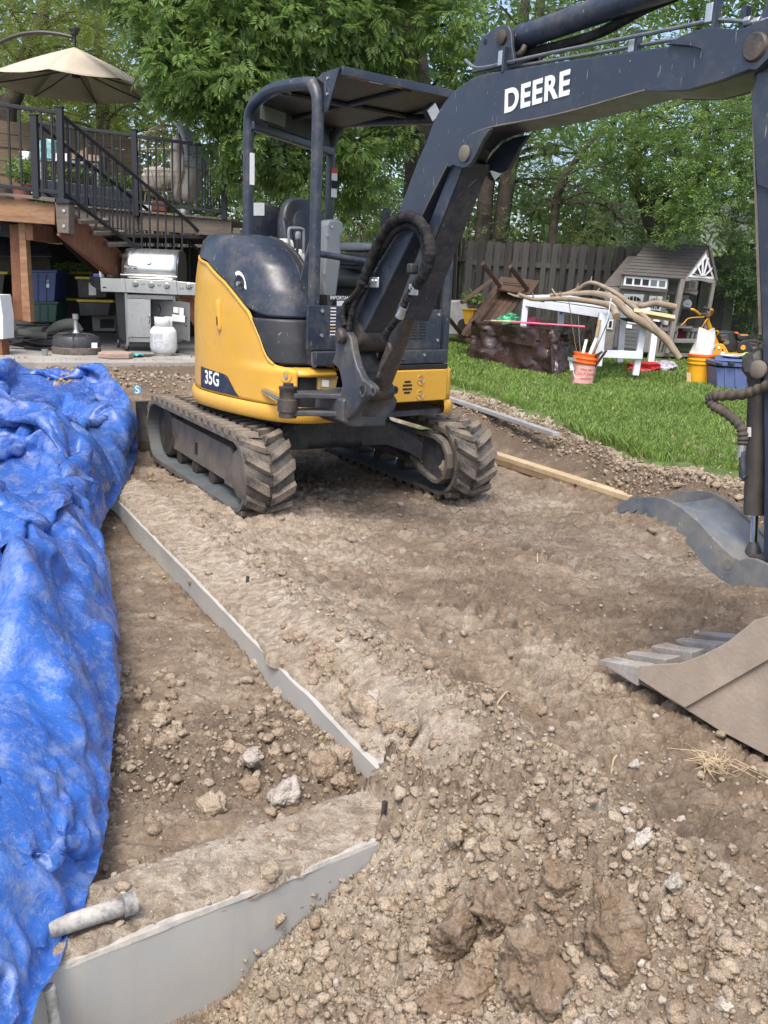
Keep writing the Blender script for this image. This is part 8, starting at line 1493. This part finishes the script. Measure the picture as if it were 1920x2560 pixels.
# ================================================================== TREES, HEDGES, HOUSES BEYOND
BK1 = pmat('dark_bark', (.060, .050, .040), .9, .4, 5, .9, 18, 0, .3, (.12, .11, .09), 0, .2, .02); BK2 = pmat('brown_bark', (.11, .085, .06), .9, .4, 5, .9, 18, 0, .2, (.2, .17, .13), 0, .2, .02)
def spray(kind, size):
    """one leafy twig: leaflets as folded blades, local x outwards, z up"""
    Q = []
    if kind == 'pinnate':
        for i in range(4):
            x = .10+.26*i
            for s in (-1, 1): Q.append(((x, 0, -.05*i*i*.3), (x+.42, s*.62, -.18-.05*i*i*.3), .30))
        Q.append(((1.05, 0, -.12), (1.75, 0, -.38), .32))
    elif kind == 'small':
        for i in range(7): s = 1 if i % 2 else -1; x = .12*i+.05; Q.append(((x, 0, 0), (x+.22, s*.30, .05-.10*(i % 3)), .34))
    else:
        for i in range(10): s = 1 if i % 2 else -1; x = .13*i+.05; Q.append(((x, 0, -.02*i), (x+.14, s*.26, -.06-.03*i), .18))
    V, F = [], []
    for a, b, w_ in Q:
        a = np.array(a); b = np.array(b); d = b-a; n = np.cross(d, (0, 0, 1)); n /= np.linalg.norm(n)+1e-9; m = a+d*.45; L = np.linalg.norm(d); k = len(V); V += [a, m+n*L*w_*.5+(0, 0, .05*L), b, m-n*L*w_*.5+(0, 0, .05*L)]; F += [(k, k+1, k+2), (k, k+2, k+3)]
    return np.array(V)*size, np.array(F)
def crown(clumps, per, kind, size, seed, droop=.35, dens=1.):
    R = np.random.default_rng(seed); T, TF_ = spray(kind, size); PV, PF = [], []; off = 0; nv = len(T)
    for (c, r) in clumps:
        c = np.array(c); r = np.array(r) if hasattr(r, '__len__') else np.array((r, r, r*.8)); n = int(per*dens*(r[0]*r[1]+r[1]*r[2]+r[0]*r[2])/3)
        if n < 1: continue
        d = R.normal(size=(n, 3)); d /= np.linalg.norm(d, axis=1)[:, None]; rad = (.35+.65*R.random(n)**.6)[:, None]; lump = (1+.28*fbm(d[:, 0]*2.2+seed, d[:, 1]*2.2+d[:, 2]*1.7, 2, seed))[:, None]
        p = c+d*r*rad*lump; x = d*.8+R.normal(size=(n, 3))*.55; x[:, 2] -= droop; x /= np.linalg.norm(x, axis=1)[:, None]; up = np.tile([0, 0, 1.], (n, 1))+R.normal(size=(n, 3))*.45; y = np.cross(up, x); y /= np.linalg.norm(y, axis=1)[:, None]+1e-9; z = np.cross(x, y); s = (.7+.6*R.random(n))[:, None, None]
        V = (T[None, :, 0, None]*x[:, None]+T[None, :, 1, None]*y[:, None]+T[None, :, 2, None]*z[:, None])*s+p[:, None]; PV.append(V.reshape(-1, 3)); PF.append((TF_[None]+(np.arange(n)*nv)[:, None, None]+off).reshape(-1, 3)); off += n*nv
    return np.concatenate(PV), np.concatenate(PF)
def tree(lab, path, rads, clumps, per, kind, size, mt, bark, seed, name='tree', cat='tree', droop=.35, group=None, twigs=3):
    base = Vector(path[0]); t = thing(name, lab, cat, base, group); R = np.random.default_rng(seed)
    pts = smoothpath(path, 5); rr = np.interp(np.linspace(0, 1, len(pts)), np.linspace(0, 1, len(rads)), rads); MB().tube(pts, list(rr), 12).build('trunk', bark, t, sm=True)
    br = MB()
    for (c, r) in clumps:
        c = Vector(c); j = min(range(len(pts)//3, len(pts)), key=lambda i: (pts[i]-c).length+max(0, pts[i].z-c.z)*.8); a = pts[j]; mid = a.lerp(c, .5)+Vector((R.normal(0, .12), R.normal(0, .12), .10+R.random()*.15)); rb = max(.010, min(rr[j]*.4, .02+.012*(c-a).length)); br.tube(smoothpath([a, mid, c], 5), list(np.linspace(rb, .010, 11)), 7)
        rx = r[0] if hasattr(r, '__len__') else r
        for k in range(twigs): d = Vector((R.normal(), R.normal(), R.normal()*.5+.1)).normalized()*rx*.9; br.tube([mid.lerp(c, .6), c+d*.5+Vector((0, 0, .05)), c+d], [.010, .006, .003], 4)
    br.build('branch', bark, t, sm=True, kind='stuff'); V, F = crown(clumps, per, kind, size, seed, droop); o = bpy.data.objects.new('crown', np_mesh('crown', V, F, mt)); COL.objects.link(o); place(o, t); return t
def cl(L): return [(tuple(PX(x, y, Y)), r) for x, y, Y, r in L]
gz_ = lambda p: Vector((p.x, p.y, lawn_z(0, min(p.y, 17))-.05))
# A the big ash-like tree, centre
base = gz_(PX(1045, 500, 15.8))
tree('large dark trunked tree with drooping feathery leaves hanging over the deck and excavator', [base, PX(1050, 420, 15.8), PX(1040, 200, 15.6), PX(1020, 20, 15.4), PX(990, -300, 15.2)], [.30, .25, .22, .2, .1],
 cl([(350, 10, 12.9, .42), (430, 60, 12.6, .70), (540, 40, 12.4, .75), (640, 70, 12.6, .75), (740, 50, 12.9, .75), (425, 120, 12.5, .42), (470, 180, 12.3, .65), (570, 190, 12.2, .65), (440, 225, 12.3, .30), (525, 270, 12.2, .34), (580, 330, 12.2, .40), (600, 240, 12.4, .5), (590, 400, 12.3, .28), (585, 460, 12.4, .22), (650, 160, 13, .6), (860, 60, 13.4, .7), (940, 130, 13.8, .6), (300, -120, 13, .8), (480, -140, 12.8, .9), (700, -130, 13, .9), (900, -140, 13.6, .9), (1120, 60, 13.6, .55), (1160, 180, 13.6, .35), (1050, -60, 14, .7), (690, 400, 13, .42), (740, 460, 13, .38), (780, 380, 13.4, .40), (880, 380, 13.4, .42), (920, 460, 13.6, .34), (860, 470, 13.8, .34), (980, 330, 13.9, .35), (700, 330, 13.8, .40)]), 1250, 'pinnate', .115, LF_B, BK1, 5, droop=.45)
# B locust trees behind the deck
base = gz_(PX(5, 300, 16.5))
tree('leaning grey trunked tree with fine yellow green leaves behind the umbrella', [base, PX(15, 320, 16.5), PX(35, 240, 16.6), PX(75, 120, 16.8), PX(110, 20, 17), PX(150, -200, 17)], [.20, .17, .15, .13, .11, .06],
 cl([(40, 30, 16, .8), (140, 60, 16.2, .8), (220, 40, 16.4, .8), (60, 140, 16.6, .7), (20, 230, 17, .7), (240, 140, 16.4, .7), (150, -100, 16, .9), (-60, 80, 16, .9), (-80, 250, 17, .8), (290, 90, 16.8, .6), (120, 170, 17, .7), (300, -60, 17, .8)]), 900, 'fine', .15, LF_C, BK1, 15, droop=.2)
base = gz_(PX(260, 450, 17.5))
tree('slender tree with yellow green leaves behind the plank screen', [base, PX(262, 420, 17.5), PX(255, 250, 17.6), PX(240, 60, 17.6)], [.16, .14, .11, .05],
 cl([(200, 300, 17.5, .7), (290, 290, 17.3, .7), (370, 280, 17.2, .6), (100, 310, 17.6, .7), (330, 200, 17.5, .7), (250, 230, 17.8, .8), (430, 340, 17.2, .5), (20, 330, 18, .8), (-80, 330, 18, .8)]), 760, 'fine', .15, LF_C, BK1, 25, droop=.2)
# C pair of trunks behind the fence
for k, (x0, x1, x2, lab, sd) in enumerate(((1206, 1222, 1262, 'left of two brown tree trunks rising behind the picket fence under the boom', 35), (1250, 1272, 1300, 'right of two brown tree trunks rising behind the picket fence under the boom', 36))):
    base = gz_(PX(x0-4, 620, 17.2)); 
    tree(lab, [base, PX(x0, 600, 17.2), PX(x1, 430, 17.2), PX(x2, 300, 17.2), PX(x2+40, 120, 17.2), PX(x2+60, -120, 17.2)], [.17, .15, .14, .125, .10, .06],
     cl([(1180+k*160, 330, 16.8, .55), (1330+k*60, 380, 16.6, .6), (1420, 300+k*90, 16.6, .65), (1350+k*120, 120, 16.5, .8), (1250+k*200, 20, 16.5, .9), (1500+k*100, 60, 16.8, .9), (1400+k*150, -120, 16.8, 1.0), (1340+k*90, 470, 17.6, .5), (1480+k*60, 400, 17.2, .55)]), 820, 'fine', .13, LF_A, BK1, sd, droop=.3)
# D leafy fruit tree, right
base = gz_(PX(1648, 640, 14.9))
tree('round leaved green tree standing behind the playhouse roof', [base, PX(1655, 610, 14.9), PX(1632, 560, 14.9), PX(1612, 500, 14.8), PX(1580, 430, 14.7), PX(1600, 300, 14.6)], [.17, .155, .14, .12, .09, .05],
 cl([(1690, 560, 13.5, .34), (1740, 530, 13.4, .38), (1680, 490, 13.6, .42), (1760, 450, 13.5, .46), (1830, 420, 13.6, .50), (1700, 400, 13.7, .50), (1620, 380, 13.8, .50), (1540, 360, 13.9, .45), (1500, 420, 14, .36), (1780, 350, 13.8, .55), (1860, 330, 13.8, .55), (1680, 310, 14, .5), (1900, 480, 14, .5), (1860, 560, 14.2, .36), (1600, 450, 14.4, .36), (1570, 290, 14.2, .5), (1980, 400, 14, .6), (1800, 250, 14.2, .6), (1920, 250, 14.2, .6)]), 1300, 'small', .150, LF_A, BK1, 45, droop=.25)
base = gz_(PX(1380, 600, 16.4)); p_ = [base, PX(1384, 560, 16.4), PX(1400, 470, 16.2), PX(1440, 400, 16), PX(1500, 330, 15.8)]
tree('dark fine branched tree behind the middle of the picket fence', p_, [.09, .08, .07, .05, .03], cl([(1400, 520, 16, .45), (1460, 560, 16.2, .45), (1330, 540, 16.4, .40), (1450, 480, 15.8, .45), (1540, 520, 16.4, .45), (1500, 440, 15.8, .45), (1360, 450, 16.6, .45), (1560, 560, 16.8, .40)]), 430, 'fine', .12, LF_D, BK1, 55, droop=.1, twigs=9)
# vine on the right fence
V, F = crown(cl([(1830, 700, 14.2, .30), (1870, 680, 14.1, .40), (1890, 740, 14.1, .36), (1850, 660, 14.4, .35), (1900, 810, 14.2, .22), (1930, 700, 14.1, .5)]), 1500, 'small', .15, 61, .5)
tag(link('fence_vine', np_mesh('fence_vine', V, F, LF_D)), 'dark leafy vine spilling over the grey fence at the right edge', 'vine')
# shrubs along the back of the fence
for k, (x, y, Y, r, mt, lab) in enumerate(((1170, 560, 17.5, .65, LF_A, 'bright shrub behind the fence left of the two tree trunks'), (1330, 580, 17.0, .60, LF_A, 'bright shrub behind the fence right of the two tree trunks'), (1450, 595, 17.6, .60, LF_C, 'yellowish shrub behind the fence near the middle'), (900, 560, 17.6, .7, LF_A, 'bright shrub behind the excavator seat'), (700, 540, 18.6, .8, LF_B, 'green shrub seen through the excavator canopy frame'), (1010, 560, 17.8, .7, LF_D, 'dark shrub behind the excavator armrest'))):
    c = PX(x, y, Y); base = gz_(c); tree(lab, [base, base.lerp(c, .5), c], [.05, .04, .02], [(tuple(c), (r*1.3, r, r)), (tuple(c+Vector((.5, .2, -.5))), r), (tuple(c+Vector((-.5, .1, -.5))), r), (tuple(c+Vector((.0, .1, -1.0))), (r*1.6, r, r))], 620, 'small', .14, mt, BK2, 70+k, 'shrub', 'shrub', group=None)
# the wood behind everything
def wood(name, lab, N, Y0, Y1, x0, x1, z0, z1, size, mt, seed, gap=.0):
    R = np.random.default_rng(seed); x = x0+(x1-x0)*R.random(N); y = Y0+(Y1-Y0)*R.random(N); z = z0+(z1-z0)*R.random(N)
    m = fbm(x*.45+seed, z*.45, 4, seed)+.12*fbm(x*2, z*2, 2, seed+3) > gap; x, y, z = x[m], y[m], z[m]; n = len(x); T, TF_ = spray('small', size); nv = len(T)
    a = R.normal(size=(n, 3)); a[:, 2] -= .3; a[:, 1] -= .3; a /= np.linalg.norm(a, axis=1)[:, None]; up = R.normal(size=(n, 3))*.5+(0, 0, 1); b = np.cross(up, a); b /= np.linalg.norm(b, axis=1)[:, None]; c = np.cross(a, b); s = (.6+.8*R.random(n))[:, None, None]
    P_ = np.stack([x, y, z], 1); V = (T[None, :, 0, None]*a[:, None]+T[None, :, 1, None]*b[:, None]+T[None, :, 2, None]*c[:, None])*s+P_[:, None]
    tag(link(name, np_mesh(name, V.reshape(-1, 3), (TF_[None]+(np.arange(n)*nv)[:, None, None]).reshape(-1, 3), mt)), lab, 'trees', kind='stuff')
wood('distant_trees', 'dense green wood filling the background behind the gardens', 12500, 19.5, 22.5, -15, 12, 1.5, 13, .52, LF_A, 81, -.55)
wood('distant_trees', 'darker wood farther back behind the gardens', 9000, 24, 29, -20, 18, .0, 17, .78, LF_B, 82, -.55)
wood('distant_hedge', 'low tangled hedge line beyond the back fence', 4500, 18.6, 20, -13, 6.0, .2, 3.4, .46, LF_D, 83, -.4)
wood('distant_trees', 'yellow green tree tops behind the deck', 3600, 18.6, 20, -14, -4.5, 3, 9, .36, LF_C, 84, -.05)
for k, (x, y0, x2, y2, Y, r, lb) in enumerate(((1500, 560, 1540, -60, 23.2, .11, 'distant thin trunk right of the boom lettering'), (1760, 420, 1730, -40, 23.5, .12, 'distant trunk above the playhouse'))):
    a, b = PX(x, y0, Y), PX(x2, y2, Y); t = thing('bare_tree_trunk', lb, 'tree trunk', gz_(a)); MB().tube(smoothpath([gz_(a), a, a.lerp(b, .5)+Vector((.15, 0, 0)), b], 5), [r*(1-.04*i) for i in range(16)], 10).build('trunk', BK1, t, sm=True)
    m = MB()
    for j in range(0): p = a.lerp(b, .25+.1*j); d = Vector((rng.normal(0, 1.2), rng.normal(0, .3), .4+rng.random())); m.tube([p, p+d*.5, p+d+Vector((0, 0, -.1))], [.05, .03, .012], 6)
# houses beyond the fence
HW = pmat('white_siding', (.60, .61, .60), .8, .06, 4); HR = pmat('house_roof_shingle', (.23, .20, .19), .9, .25, 6, .3, 30)
h1 = TH('white_house', 'white walled house with a low grey shingle roof beyond the middle of the fence', 'house', 1540, 620, 23.5, .3); S('wall', [(1515, 560), (1720, 566), (1720, 720), (1515, 715)], 23.5, 6, HW, h1)
for k in range(6): y0 = 494+k*12; Q3('shingle_row', [(1440+k*6, y0, 25.6-k*.4), (1700, y0+5, 25.6-k*.4), (1700, y0+18, 25.2-k*.4), (1446+k*6, y0+13, 25.2-k*.4)], .05, HR, h1)
B3('gutter', (1500, 566, 23.3), (1720, 573, 23.3), .12, .12, HW, h1); B3('downpipe', (1527, 570, 23.3), (1526, 640, 23.3), .09, .09, HW, h1)
h2 = TH('stucco_house', 'pale stucco house with a dark window behind the right part of the fence', 'house', 1850, 640, 21.5, .3); HS = pmat('pale_stucco', (.50, .47, .42), .85, .08, 4, .3, 50)
S('wall', [(1792, 578), (2100, 590), (2100, 720), (1786, 720)], 21.5, 6, HS, h2); S('chimney_wall', [(1748, 534), (1804, 524), (1800, 700), (1742, 700)], 21.3, 1.5, HW, h2); wn = S('window', [(1822, 600), (1900, 604), (1900, 650), (1818, 648)], 21.45, .1, DARK, h2); S('window_frame', [(1858, 600), (1862, 600), (1861, 650), (1857, 650)], 21.42, .06, HW, wn)
for k in range(7): y0 = 494+k*12; Q3('shingle_row', [(1790+k*0, y0, 24.2-k*.4), (2120, y0+12, 24.2-k*.4), (2120, y0+26, 23.8-k*.4), (1788, y0+13, 23.8-k*.4)], .05, pmat('pale_roof_shingle', (.36, .35, .34), .9, .2, 6), h2)
